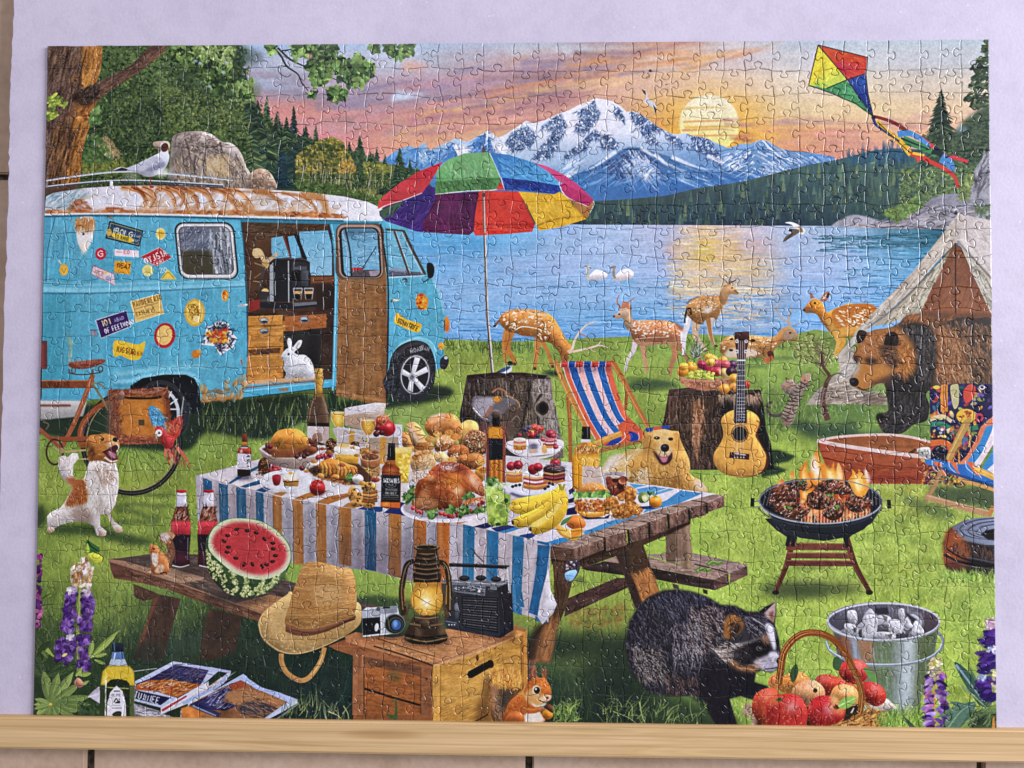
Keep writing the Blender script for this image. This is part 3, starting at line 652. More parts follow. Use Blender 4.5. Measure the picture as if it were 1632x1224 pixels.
# ---- big tree,branch and leaves
Z(0,0,400)
TK = [310,298,400,298,660,298,660,380,650,460,615,560,560,610,640,640,620,680,600,760,560,880,530,1000,520,1180,480,1260,280,1260,290,700,300,400]
F(TK,'6c5040',n=.15,g=('b87838',420,760,600,700))
with clip(TK):
    hair([300,298,560,298,540,560,420,760,320,1224,280,1224,300,500],900,90,77,['5c4438','42302a','7c6050','8c7464','34241f'],9,7,.65,bend=8)
    hair([540,298,660,298,640,480,600,600,520,540],260,80,74,['c8863c','a06828','d89c50','7c5028','8c5c30'],9,8,.7,bend=10)
    hair([480,800,600,680,560,900,520,1200,400,1224,400,1000],600,90,75,['c07c34','9c6028','d49444','6c4424','5c381f','b08040'],9,9,.7,bend=10)
    hair([330,900,420,800,470,900,400,1224,300,1224],260,90,78,['8c5c34','4c3424','a87848','34241c'],9,8,.6)
    for p in ([560,320,520,480,500,620],[400,560,350,760,320,1000],[480,760,430,960,360,1200],[440,320,400,500,380,620],[350,420,320,560],[520,800,470,1000,450,1200]): L(p,'2c1e18',12,5,a=.6,b=1)
    F([500,600,600,560,660,600,600,680,520,680,460,640],'2e221c',s=1,a=.75,b=4)
    dabs([490,720,610,700,590,780,510,780],30,20,8,['d08840','5c3820','a86c30'],ang=30,sp=50,a=.7)
BR = [500,590,620,540,720,490,840,430,900,370,980,298,1090,298,1050,350,980,410,900,470,800,530,710,590,640,650,540,680]
F(BR,'5c4638',n=.12,v=.3,r=10)
with clip(BR):
    hair(BR,340,80,33,['7c5c48','42322a','8c6c54','3a2c26','6c5040'],8,8,.6)
    L([560,680,720,590,900,470,1060,330],'8c6440',24,16,a=.5,b=3)
    hair([500,590,640,560,640,640,520,670],90,40,40,['2c2420','54483c','1e1814'],7,40,.6)
LF = ['5c8c38','7ca844','9cc050','4c7430','88a83c']
def oak(p,n,cols,s=20,a=.92): dabs(p,n,s,s*.42,cols,a=a,sz=.8)
dabs([305,610,360,620,440,680,360,700,370,750,305,790],60,22,9,['9cb83c','b8c84c','7c9c34','5c7c2c'],ang=20,sp=60)
oak([1080,298,1540,298,1500,380,1480,480,1500,540,1420,620,1340,580,1300,460,1150,420],420,['34582c','446c34','548040','26442a','6c9448','1e3824'],26)
oak([1480,560,1640,520,1640,640,1560,680,1490,640],110,['446c34','64904c','2c4c2c','7ca05c'],24)
oak([1240,298,1530,300,1490,420,1300,400],80,['7c9c58','5c8444','8cac68'],18)
for x,y in ((1270,395),(1300,410),(1360,560),(1470,405),(1450,470)): E(x,y,14,9,'a8bcd0',a=.75,b=1)
L([1560,298,1600,320,1640,330],'5c5c58',4,2,a=.8)
dabs([600,700,660,700,640,800,580,800],40,24,10,['5c8c4c','7ca85c','3c6c34'])
Z(400,0,400)
BK = '3c3230'
L([130,298,190,360,230,430,300,480,330,540,370,590],BK,16,5); L([170,310,260,390,370,440,480,490,560,520],BK,13,5)
L([190,330,300,320,420,350],BK,9,4); L([230,430,180,430,180,470,230,500,260,480],BK,5,3); L([310,500,340,560,380,570],BK,5,3)
L([0,300,30,340,70,370,140,370],'6c7480',3,2,a=.7); L([30,360,60,400],'6c7480',3,1,a=.6)
L([480,580,520,610,560,640],BK,6,4); L([350,600,390,620],BK,4,3)
OK_ = ['2c5030','3c6638','4c7c40','64944c','24402a','7cac58']
oak([270,292,560,292,560,340,530,370,560,400,480,460,420,380,340,350,270,380],260,OK_,30)
oak([100,292,160,292,150,340,110,350],26,OK_,22)
oak([370,400,480,380,540,430,520,500,480,545,420,560,380,510],120,OK_,28)
oak([540,430,580,370,640,400,690,360,800,420,790,470,720,560,640,560,560,510],200,OK_,30)
oak([500,580,560,560,640,590,610,640,570,660,500,630],70,OK_,26)
oak([370,600,420,600,420,630,380,630],14,OK_,20)
oak([760,292,840,292,830,320,790,340],26,OK_,26); oak([870,292,1060,292,1050,350,960,380,900,370],70,OK_,28)
E(378,365,20,16,'d8b088',a=.8,b=2)
# ---- camper van
Z(40,260,360)
BL = '58aac6'
BODY = [135,340,1560,400,2800,400,2760,500,2800,620,2940,830,3000,960,3040,1100,3030,1260,3000,1440,2960,1520,2840,1560,2560,1540,2200,1600,1600,1640,1340,1720,1250,1720,1250,1700,800,1700,120,1712]
F(BODY,BL,n=.05,nt=NVT)
with clip(BODY):
    R(130,380,330,1640,'4ca4c0',a=.7,b=30); R(100,900,330,1640,'34889c',a=.6,b=30)
    hair([150,390,420,390,420,860,150,860],140,150,86,['4c98b8','7cc4dc','8cc8dc','3c8cac'],9,4,.35)
    R(140,380,1570,470,'70bcd8',a=.5,b=20)
    R(330,950,1600,1180,'58aecc',a=.4,b=30); R(300,1180,1600,1420,'4ca8c8',a=.4,b=40)
    L([150,870,160,640,215,390],'2c5c74',8,6,a=.8); L([320,1060,330,1640],'3c8cac',10,8,a=.5,b=2)
    # waist moulding
    L([130,868,500,880,1000,860,1600,850],'8ccce0',14,14,a=.8,b=2); L([130,912,500,925,1000,905,1600,880],'7cc4dc',44,40,b=2)
    L([130,940,500,940,1000,920,1600,890],'2c6c88',12,8,a=.9,b=1); L([130,868,300,875,420,880],'34708c',6,3)
    hair([140,950,1560,940,1560,1480,140,1500],260,130,88,['6cbcd4','3c98b8','50a8c4','80c8dc'],9,5,.16)
    hair([1000,1250,1600,1250,1600,1500,1100,1500],40,30,90,['b08848','8c7040'],5,30,.3)
    dabs([340,940,1600,940,1600,1500,340,1500],60,5,5,['2c6c84','8c7c5c','3c7c94'],a=.4)
F([135,480,145,400,190,390,150,640,140,860,130,860],'4c94b4',a=.6,b=3)
# rusted paint patch
F([360,440,400,390,470,380,500,430,480,560,430,640,390,600,370,520],'e0dcd8',s=1,b=1)
hair([370,390,500,385,500,450,360,450],90,60,-88,['a86c38','c08c50','b47c48','d0a878'],7,6,.7)
L([330,400,350,450,365,470],'b49060',6,3); E(420,512,9,9,'4c4440'); E(425,625,18,40,'e8d8c0',a=.7,b=4)
L([590,380,640,410],'9c6030',16,6,a=.8)
# roof
RF = [140,340,150,240,200,215,420,180,640,165,900,158,1300,170,1640,185,2000,205,2300,240,2480,280,2600,340,2570,405,1600,388,900,372,140,378]
F(RF,'d8d4de',g=('e4e2e8',900,170,900,380))
with clip(RF):
    F([145,220,300,220,420,210,520,230,400,260,340,330,140,350],'a4b8c4',s=1,a=.8,b=5)
    hair([150,210,330,205,420,240,320,340,150,340],120,90,40,['7c98a8','b8c4cc','60889c','d0d4d8'],8,14,.6)
    L([330,320,360,280,430,250,520,230],'c8a878',22,8,a=.8,b=2)
    dabs([330,290,420,260,470,330,440,360,330,360],50,26,10,['a4603c','b8744c','c8906c','8c4c30'],ang=-30,sp=30,a=.45)
    RU = ['b06028','c4783c','9c5020','a85c2c','d0905c']
    L([150,360,300,352,600,346,1000,350,1640,362,2300,392],'b8744c',26,20,a=.6,b=4)
    L([150,210,300,185,420,180],'8c5848',16,10,a=.7,b=2); L([580,330,640,326,710,332],'a8542c',26,14,a=.85,b=1)
    dabs([150,340,1640,350,2300,395,2300,372,150,372],260,30,10,RU+['d8b898'],ang=0,sp=25,a=.5)
    def rust(x,w,x2,y2=350,c='b06028',y=165):
        L([x,y,x+w*.45,y+22,x+w*.75,y+70,x2,y2],c,44,14,a=.85,b=1); L([x+6,y+2,x+w*.45+14,y+24,x+w*.75+16,y+74,x2+12,y2-20],'7c3c18',11,5,a=.7); L([x-8,y+6,x+w*.42,y+34,x+w*.7,y+84,x2-8,y2-10],'d89c68',9,4,a=.6)
    for x,w,x2,y2 in ((690,280,950,300),(760,130,880,310),(960,140,1080,330),(1010,170,1180,350),(1100,170,1250,340),(1180,200,1370,330),(1330,190,1540,350),(1450,190,1640,340)): rust(x,w,x2,y2,pick(RU,1)[0],166+x*.01)
    for x,w,x2,y2 in ((840,120,900,330),(1050,120,1120,320),(1240,120,1340,300),(1400,120,1490,300)): rust(x,w,x2,y2,'c88858',170)
    dabs([640,170,1000,165,1640,190,1640,370,900,360,820,280],60,60,22,['c8905c','b87840','d8b48c','a86834'],ang=50,sp=25,a=.28); dabs([1640,190,2200,230,2300,390,1640,380],34,70,22,['c8905c','d4b08c','b87840'],ang=40,sp=25,a=.28)
    for x in range(860,1640,70): L([x,360,x+20,320,x+10,270],'c48858',22,3,a=.6,b=2)
    L([680,158,1000,165,1640,210],'8c4c28',12,8,a=.7,b=1)
    L([1640,190,1760,220,1860,300],'a86428',60,20,a=.8,b=2)
    L([1850,215,2000,240,2080,300,2120,380],'b46c2c',26,16,a=.8,b=1); L([1990,220,2130,250,2170,320,2185,385],'b4702f',70,24,a=.75,b=2)
    L([1760,210,1900,225,2060,330],'a06038',10,6,a=.8); L([1800,240,1880,280],'a86c48',12,3,a=.7)
    dabs([1880,370,2000,340,2300,380,2300,395,1880,390],60,30,10,RU,sp=25,a=.55)
    L([1500,260,1560,300,1640,350,1780,360],'b47034',34,24,a=.7,b=3)
L([140,372,500,366,1000,372,1640,390,2200,404,2580,410],'d8dce2',16,16); L([140,385,500,378,1000,386,1640,404,2300,418],'1e4c60',12,12,a=.9,b=1)
# roof rails
for dy,c,w in ((0,'9aa4b4',12),(4,'d4dae4',6)): L([150,125+dy,350,95+dy,600,65+dy,820,60+dy,1100,80+dy,1300,100+dy,1500,120+dy],c,w,w)
for dy,c,w in ((2,'4c525c',18),(-4,'c4ccd8',8)): L([150,172+dy,350,150+dy,620,128+dy,860,128+dy,1100,140+dy,1430,160+dy],c,w,w)
R(610,130,632,165,'d8dce4'); L([630,150,900,152,1440,178],'3a4048',10,8,a=.8); L([160,130,155,180],'7c8494',8,8)
# gull on the roof
Z(0,0,400)
F([735,1108,780,1085,830,1090,900,1060,1000,1010,1040,985,1040,940,1060,925,1085,940,1090,985,1100,1020,1080,1080,1030,1130,960,1150,880,1120,820,1105],'c4c6d2',s=1,v=.3,r=12)
F([830,1095,900,1060,1000,1015,1060,1040,1040,1090,960,1110],'b4b6c6',s=1,a=.9,b=1); F([940,1105,1020,1070,1070,1050,1060,1090,980,1115],'7c809c',s=1,a=.8,b=2)
F([735,1110,790,1088,830,1100,820,1110],'34343c'); E(1068,958,24,30,'5c3c30',rot=20); E(1050,1120,50,26,'e4e2e4',a=.8,b=4); L([1088,960,1098,975],'8c4038',8,4)
L([975,1148,975,1210],'8c4030',9,7); E(985,1215,14,8,'9c4838')
E(850,1145,50,22,'b0b8b0',a=.5,b=4)
# stickers
Z(40,260,360)
def poly_edge(p,c,e='e8e4dc',w=7,**k):
    F(p,c,**k); q = list(p)+list(p[:2]); L(q,e,w,w,s=0)
poly_edge([610,420,850,490,825,600,580,540],'34506c','28303c',8); L([618,432,838,496,816,588,595,532,618,432],'c8b468',4,4,s=0)
text('IBOLG',635,462,42,'c8d4c0',14,.55,.2); F([640,505,770,540,762,572,636,535],'dcb838',s=1); text('TOIUGB',648,512,26,'54602c',15,.5,.2); text('ZOAR',775,510,18,'c4d0e0',14); text('AWC',780,545,20,'b8c8dc',14); E(605,500,20,26,'c0a850')
E(978,510,36,44,'dccf88'); E(978,510,24,30,'e4c050'); text('OO',962,495,18,'a08430')
E(545,655,40,44,'c8405c'); E(545,655,36,40,'c03048'); text('G',526,632,44,'f0d8d8',0,.8,.2)
F([640,620,820,632,822,680,645,670],'e4d4dc'); text('EO',715,628,26,'c04860',4); L([660,640,700,645],'c8a0a8',8)
poly_edge([970,608,1060,680,945,745,832,678],'b8323f','e0b8b4',5); text('OYJSIA',855,690,46,'f0e0dc',-24,.42,.2); text('CAURT',925,718,24,'ecdcd8',-22,.45,.2)
F([645,705,765,712,758,805,642,792],'e0a030'); text('DEAT',668,722,30,'6c3c24',6,.6,.2); L([690,765,715,750,735,765],'7c4424',6)
E(278,770,32,42,'d8a838'); E(278,775,20,28,'e4bc58'); L([262,760,280,790,292,760],'94702c',5); L([240,700,260,730],'d8d0c0',16,8,a=.7)
E(885,775,40,42,'dcd48c'); E(885,775,22,24,'ccc070')
F([975,840,1030,765,1095,838],'e0c450'); L([990,830,1030,790,1075,830],'a08c34',6); text('ZO',970,760,34,'e4ead8',-10)
poly_edge([490,740,640,800,650,885,478,800],'d4c4cc','a46878',5); text('IOLE',505,762,28,'b87888',22,.5); text('OEA',520,800,26,'c08c90',24,.55); E(600,835,20,22,'9ca4c4'); E(580,790,18,8,'dcb068')
poly_edge([510,1135,730,1065,762,1180,548,1265],'40306c','d0ccd8',6); text('101',545,1140,44,'dcc49c',-18,.45,.2); text('ABAD',640,1125,26,'a8a4cc',-18,.5,.2); text('OF FEETWOOD',570,1198,36,'dcd4e0',-19,.34,.2)
poly_edge([760,1000,970,945,1003,1085,800,1150],'dcb868','ecdcb0',6); text('WANDERERTD',775,1005,38,'946c34',-15,.33,.2); L([790,1055,960,1008],'b08c4c',6); text('EXTEMENT',800,1078,30,'9c7438',-16,.35,.2); L([810,1125,980,1075],'c09c58',6)
E(1225,1080,74,100,'d0a840'); E(1225,1080,60,84,'e4c460'); E(1222,1080,46,66,'dcb450'); hair([1180,1030,1260,1030,1260,1120,1180,1120],40,24,40,['8c6c24','5c4420','b08c30'],6,70,.8); E(1240,1125,26,24,'e4d090')
E(1444,955,26,42,'dc9838'); E(1438,940,12,14,'c05c28'); E(1450,975,10,12,'e8c078')
E(1008,1245,76,92,'b8323c',rot=10); E(1006,1243,56,72,'e4bc70',rot=10)
ST = [1310,1180,1350,1130,1400,1165,1440,1135,1480,1170,1490,1230,1560,1245,1520,1310,1500,1370,1410,1395,1370,1340,1270,1325,1310,1250]
poly_edge([1310,1185,1345,1180,1395,1140,1470,1160,1480,1210,1528,1265,1500,1330,1410,1385,1370,1320,1272,1308,1305,1250],'dcdce4','e8e8ee',6)
hair([1300,1190,1395,1155,1470,1180,1515,1265,1490,1320,1410,1370,1370,1310,1290,1300],150,40,20,['2c3044','3c4464','1e2030','585c78'],8,90,.85)
dabs([1310,1220,1460,1200,1460,1290,1330,1290],60,20,11,['c8502c','dc8030','d0a038','b83c30','e0a848'],a=.85)
F([640,1290,700,1285,760,1300,820,1310,870,1290,840,1400,790,1425,730,1410,690,1390,640,1395],'e4bc34',s=1); text('IUGSUR',660,1322,40,'7c4428',10,.4,.16); text('OUIER',770,1358,28,'8c5030',5,.4,.16)
E(1235,1380,34,30,'c08038'); E(1255,1360,16,14,'d09848'); L([1560,1420,1570,1460],'b05c34',14,6)
# left window
def rrect(x0,y0,x1,y1,r):
    o = []
    for cx,cy,a in ((x1-r,y0+r,-90),(x1-r,y1-r,0),(x0+r,y1-r,90),(x0+r,y0+r,180)):
        for t in range(0,91,15): o += [cx+r*math.cos(math.radians(a+t)),cy+r*math.sin(math.radians(a+t))]
    return np.array(o).reshape(-1,2)
def skew(p,f): return np.array([f(x,y) for x,y in np.asarray(p).reshape(-1,2)])
wf = lambda x,y: (x+(y-430)*.10,y)
F(skew(rrect(1072,425,1506,840,70),wf),'2c3238'); F(skew(rrect(1084,436,1494,832,62),wf),'a8acb2'); F(skew(rrect(1090,442,1488,822,58),wf),'d8d6d4'); F(skew(rrect(1098,456,1476,806,50),wf),'54585c')
WN = skew(rrect(1106,462,1470,800,46),wf)
with clip(WN):
    R(1080,450,1560,640,'6c7484'); R(1080,632,1560,820,'4c4c40',b=2)
    hair([1100,460,1340,460,1340,640,1110,640],120,70,60,['8c94a8','54586c','a0a8b8','484c5c'],8,25,.5)
    F([1340,450,1540,450,1550,820,1380,820],'747a84',b=2); hair([1330,450,1480,450,1500,810,1380,810],90,200,-84,['b0b8c4','8c94a0','4c525c','c8ccd4','34383e'],10,3,.6)
    F([1160,640,1340,640,1340,800,1160,800],'4a4638',b=5,a=.8)
# sill strip,wheel arch,skirt
Z(40,500,360)
F([120,400,620,450,820,440,1160,430,1240,450,1260,640,1300,640,1300,560,560,540,120,560],'5cb0cc',a=0)
L([640,440,800,420,1000,395,1300,380],'8cd0e4',30,24,a=.7,b=3); L([640,490,760,485,850,455,1000,435,1160,428,1220,450,1260,500],'84c8e0',26,20,b=2); L([640,520,760,515,850,480],'3c84a0',14,8,a=.7,b=2)
F([760,520,850,465,1000,440,1160,440,1225,470,1260,540,1270,690,1100,760,760,700],'20262a',s=0)
E(985,700,205,236,'1e2226',rot=-8); E(985,700,190,222,'34383c',rot=-8); E(980,705,165,196,'23272a',rot=-8); E(970,710,148,180,'b8bcc4',rot=-8); E(965,712,130,164,'23272b',rot=-8)
for a in range(0,360,30): L([1000,690,1000+118*math.cos(math.radians(a)),690+150*math.sin(math.radians(a))],'c8ccd4',12,9,s=0)
L([1175,640,1190,700,1160,830,1110,900],'5c6468',16,6,a=.7,b=2)
dabs([1270,560,1600,520,1600,600,1290,640],70,16,22,['b08048','946038','c4985c','58a4bc'],ang=90,sp=12,a=.55); dabs([1270,520,1310,510,1310,600,1280,620],12,9,26,['c0985c','a8783c'],ang=0,sp=8,a=.6)
L([1270,630,1600,590,1800,560],'b07840',24,16,a=.8,b=1)
dabs([1440,500,1600,440,1610,600,1480,600],40,14,24,['c09058','a8743c','58a8c0','58a8c0'],ang=0,sp=12,a=.55)
hair([300,200,340,200,340,400,310,400],20,60,88,['b0a868','8cb0a0'],7,6,.5)
R(100,195,160,400,'6c3434',a=.9); R(110,215,135,390,'8c4440',a=.9,b=1)
F([110,620,440,620,440,660,420,740,110,770],'c8c4c0',b=1,g=('8c8a88',300,640,300,770)); R(100,655,330,672,'6c3434',a=.8,b=1); F([110,600,470,580,470,630,110,630],'4c9cc0',a=.6)
# sliding-door opening
Z(370,260,360)
OP = [60,420,700,430,740,600,740,1230,730,1560,100,1600,110,1400,100,1000,80,600]
F(OP,'4c362a',n=.1)
with clip(OP):
    F([60,420,700,430,690,500,300,520,110,540],'54402f',b=3); hair([80,430,690,440,680,490,280,530,100,700],120,70,10,['6c5440','3c2c24','7c6450'],8,20,.4)
    F([480,495,690,485,720,600,720,810,570,810,500,620],'6cb0d0',g=('88b8d4',600,480,600,800)); F([280,540,370,525,420,680,300,690,280,640],'6cacc8'); F([400,530,460,520,500,680,430,690],'6cb0d0')
    L([370,525,425,690],'7c3c30',14,12); L([455,510,530,700],'2c2420',26,26)
    R(570,820,760,870,'7c5034'); F([570,870,760,860,760,1240,650,1240],'48332c',b=2); R(600,880,760,1060,'302824',a=.8,b=4)
    F([110,540,280,530,280,680,200,860,110,900],'5c402c',a=.8,b=3)
    L([150,640,200,640,240,740],'c8a878',44,30); L([240,720,290,680,330,650],'b8a080',34,20); E(178,650,34,36,'d0b480'); E(240,735,26,26,'b89458'); L([160,720,240,760,160,830],'8c7050',10,6); L([225,750,210,850,190,920],'4c4440',26,18); L([150,850,200,860],'8c7c60',8,8)
    E(238,925,26,20,'dcb070'); F([205,925,265,930,265,1000,205,1000],'3c3a3c')
# espresso machine
F([270,720,330,690,500,690,560,715,560,900,440,1000,290,1000],'2c2d30'); F([290,710,410,705,410,1000,300,1000],'2a2b2e'); L([406,705,408,1005],'a0a4a8',9,9); F([270,740,296,715,300,1000,270,1000],'9498a0')
F([430,710,560,720,562,890,430,890],'3c3e44',g=('2a2b2f',430,710,560,890)); R(440,745,540,770,'54585f'); R(430,780,490,850,'1c1d20'); F([500,770,550,775,550,890,500,885],'4a4c54',v=.3,r=6); L([330,690,500,692,560,716],'505358',9,6)
F([195,1005,440,1010,610,1000,615,1035,430,1055,200,1045],'2c2c30'); F([440,1010,610,1000,612,1020,445,1035],'6c6e74')
for x in (440,520):
    F([x,905,x+66,905,x+58,985,x+14,990],'4a4644'); F([x+3,925,x+62,925,x+60,945,x+4,945],'d0a068'); F([x+5,945,x+60,945,x+50,980,x+16,982],'241c1a'); L([x,905,x+12,985],'c8c8cc',4,3); L([x+66,905,x+56,985],'c8c8cc',5,3); R(x,900,x+66,908,'c4c4c6',a=.7)
F([118,995,200,985,200,1050,120,1080],'8c3430'); R(200,985,260,1000,'54504c',a=.7)
# cabinet
Z(370,500,360)
WD = 'c08038'
F([115,90,380,60,670,50,680,100,380,130,370,460,105,510],WD,n=.1,nt=NHZ); R(370,125,640,470,'383634'); F([600,60,740,0,730,470,640,470],'44342c',b=2,n=.15); F([540,100,640,110,630,460,540,460],'2c2a2a',b=5)
F([115,70,240,100,690,40,680,20,240,65],'a06430'); F([380,20,680,0,680,100,385,128],'9c5c30',n=.1,nt=NHZ)
for y0,y1 in ((10,90),(98,245),(300,490)): F([115,y0+10,365,y0,360,y1-10,112,y1],'c4843c',n=.1,nt=NHZ); L([112,y1,362,y1-10],'7c4820',7,7); L([115,y0+12,365,y0+2],'dca858',5,5)
F([115,262,350,245,345,285,115,302],'64402a'); F([200,262,300,252,298,285,200,292],'4c3a34',a=.8)
for x,y in ((232,50),(232,125),(522,42)): E(x,y,34,24,'6c7480'); E(x-4,y-6,24,12,'a8b4c0'); E(x+2,y+8,22,8,'34383c')
hair([110,20,370,10,360,490,105,500],200,60,4,['d89c50','a06828','b07430'],7,4,.3)
L([90,520,110,500,380,480,660,462],'d0a070',34,24); L([95,535,380,505,660,485],'8c5c34',10,8)
F([80,570,110,545,400,520,700,490,1100,470,1110,500,900,520,600,545,330,580,80,610],'4ca8c8'); L([90,560,400,525,700,495],'84c8dc',9,7); F([330,540,410,535,405,560,345,560],'a06c44',a=.8); L([80,608,330,580,600,545,900,520,1110,500],'24404c',8,6,a=.8)
F([-60,120,110,180,100,520,60,600,-60,600],'58accc',a=.0)
# rabbit
RB = [370,400,375,345,355,320,360,290,390,255,405,245,395,200,405,175,425,185,435,240,455,220,480,192,505,195,490,240,450,275,470,295,530,300,575,350,595,420,590,465,520,470,460,455,440,472,380,468,390,430]
F(RB,'d4d4d8',s=1,v=.4,r=10); hair(RB,220,16,-60,['e8e8ea','b8b8c0','d8d8dc','a0a0a8'],5,40,.5,keep=1)
F([455,240,480,200,492,205,465,255],'a08c88',a=.7,b=1); E(407,292,8,9,'24242a'); E(362,322,9,10,'8c8488'); L([385,390,420,400,440,440],'9c9ca4',7,4,a=.6,b=1); L([500,400,480,440,500,465],'a8a8b0',8,4,a=.6,b=1); E(545,455,50,14,'b0b0b8',a=.5,b=3)
# pillar,folding door with window
Z(370,260,360)
L([62,410,82,600,102,860,112,1224,108,1400],'2c6478',8,8); E(75,1028,36,9,'a8acb0',rot=-8); E(100,1022,12,7,'d8d8d4'); E(62,1000,6,6,'24303a')
dabs([0,1570,100,1520,90,1680,0,1710],40,12,22,['b88c50','946438','c09860','58a8c0'],ang=0,sp=12,a=.55)
F([700,425,760,430,770,640,755,1230,735,1650,720,1640,740,900,730,620],'4c9cbc'); L([715,430,745,620,748,900,735,1500,725,1640],'88c8dc',9,8); L([690,430,715,520,722,640],'28404c',10,8)
F([60,408,700,425,1060,425,1060,445,700,440,60,425],'3c8098')
DR = np.vstack([rrect(752,440,1098,1400,60)[:],])
F([760,500,790,450,1040,440,1085,480,1115,850,1120,1230,1110,1760,750,1680,765,900],'8c6038',n=.12,nt=NVT)
with clip([760,500,790,450,1040,440,1085,480,1115,850,1120,1230,1110,1760,750,1680,765,900]):
    hair([760,850,1110,850,1110,1740,750,1680],420,60,4,['9c6c40','7c5434','a87848','70482c','b08858'],7,6,.3); hair([760,850,1110,850,1110,1740,750,1680],120,120,88,['7c5030','a8784c'],6,4,.3)
    L([752,1640,930,1690,1110,1720],'c08c58',22,20,a=.7,b=2); E(965,905,5,5,'34241c'); R(1085,850,1120,1760,'70482c',a=.4,b=4)
    L([760,860,1110,860],'a07c68',30,20,a=.5,b=5)
F(rrect(746,436,1096,838,62),'5c5048'); F(skew(rrect(756,444,1072,830,56),lambda x,y: (x+(y-444)*.05,y)),'a88c7c'); F(skew(rrect(766,462,1058,826,50),lambda x,y: (x+(y-444)*.06,y)),'2c2826')
GW = skew(rrect(784,472,1042,816,40),lambda x,y: (x+(y-444)*.07,y))
with clip(GW):
    R(760,460,1100,830,'6ca8c8'); R(780,460,1080,540,'486880',a=.7,b=8); hair([860,500,1040,500,1050,740,870,740],80,60,0,['88b8d4','5898c0','9cc4dc'],8,6,.5)
    F([860,755,960,755,940,770,1090,770,1090,830,860,830],'5c5458'); F([860,755,940,755,930,775,862,775],'b03440'); L([940,760,1040,600],'2c343c',7,6); L([815,470,850,640,860,820],'34383c',12,12); L([790,480,830,640,840,820],'a8bcc8',14,10,a=.7); F([985,780,1080,770,1080,820,1000,820],'a89ca4',a=.8)
L([1070,440,1100,640,1125,860,1125,1240,1115,1700],'1e3038',12,12)
# cab
F([1100,470,1240,480,1390,800,1390,830,1130,825,1110,620],'6cb0cc'); 
with clip([1105,475,1240,482,1390,800,1130,822]):
    hair([1110,480,1230,480,1380,780,1130,780],60,60,0,['88c0d8','5ca4c8'],8,5,.5); F([1135,770,1390,790,1390,830,1130,830],'5c6478'); F([1140,750,1270,765,1260,790,1140,780],'8c94a8',a=.7)
L([1105,478,1235,488],'4c4844',16,14); L([1235,485,1300,620,1395,805],'4c443e',20,18); L([1225,500,1290,640,1375,805],'b8c8d0',5,5); L([1170,490,1215,620,1280,810],'544c48',17,15); L([1180,490,1225,620,1288,800],'c4ccd0',4,4); L([1130,826,1390,812],'a8c8d4',10,8); L([1140,815,1380,806],'3c4850',6,6)
L([1110,480,1130,820],'3c7890',10,8)
F([1405,730,1440,722,1460,760,1450,820,1415,825],'26282c',s=1); L([1455,740,1468,730,1470,760],'a8b0b8',9,5); L([1430,820,1400,850,1375,860],'2c343c',9,6); L([1430,830,1450,880],'4c8ca4',5,3); E(1245,845,18,14,'2c4048'); E(1240,850,12,8,'7ca8b8')
E(1175,990,34,8,'d8d0b8',rot=-3); E(1150,995,7,12,'2c5868'); L([1450,850,1500,960,1530,1090],'90ccdc',12,10,b=1)
E(1370,1000,46,62,'dc8c2c',rot=-10); dabs([1340,950,1400,950,1400,1050,1345,1050],30,16,9,['c05c24','e8b048','b84c28','dca038'],a=.85)
F([1185,1085,1210,1090,1250,1125,1360,1160,1365,1190,1330,1224,1200,1170,1170,1150],'e4b430',s=1); text('SUMMTRFE',1205,1120,34,'54442c',24,.36,.18)
E(1548,1165,22,56,'e08428'); E(1552,1190,14,28,'b85034',a=.7,b=3); R(1530,1130,1538,1210,'2c6880')
# front wheel,bumper
Z(370,500,360)
F([1140,470,1110,460,1150,300,1200,240,1270,190,1340,170,1430,190,1480,260,1500,360,1400,300],'6cb8d0',s=0); L([1160,300,1210,230,1280,190,1350,175,1430,200,1475,270,1490,340],'98d4e4',10,8,b=1)
F([1480,240,1530,220,1530,300,1500,400,1470,400],'4c9cb8'); E(1510,234,22,28,'e0a034'); F([1505,330,1550,300,1565,350,1540,400,1505,390],'34383a',s=1); E(1545,318,14,12,'b8bcbc')
TY = [1090,500,1130,400,1150,310,1200,240,1280,200,1350,195,1420,230,1460,320,1470,420,1450,530,1400,600,1330,630,1240,625,1140,590]
F(TY,'34363a',s=1)
with clip(TY,1):
    hair([1090,500,1150,300,1240,260,1200,600,1120,590],160,24,30,['24262a','4c4e54','5c5e64','1c1e20'],8,30,.7); hair([1340,200,1450,240,1470,450,1420,560],80,24,-30,['24262a','4c4e54'],7,30,.6)
    L([1180,330,1240,250,1330,215,1400,235],'54565c',20,14,a=.6,b=2)
E(1322,440,112,148,'4c4e54',rot=6); E(1322,440,104,140,'b4b6bc',rot=6); E(1322,442,96,132,'303136',rot=6)
for a in (-80,-20,52,112,190):
    ca,sa = math.cos(math.radians(a)),math.sin(math.radians(a)); ex,ey = 1322+94*ca,442+128*sa
    F([1300-14*sa,455+14*ca,ex-22*sa,ey+22*ca,ex+20*sa,ey-20*ca,1300+14*sa,455-14*ca],'d0d2d8',v=.2,r=4)
E(1298,460,26,30,'a8aab2'); E(1298,460,15,17,'6c7078')
text('ROAD',1285,255,32,'a4a6aa',-14,.5,.18); text('BAR',1370,228,30,'94969a',14,.5,.18)
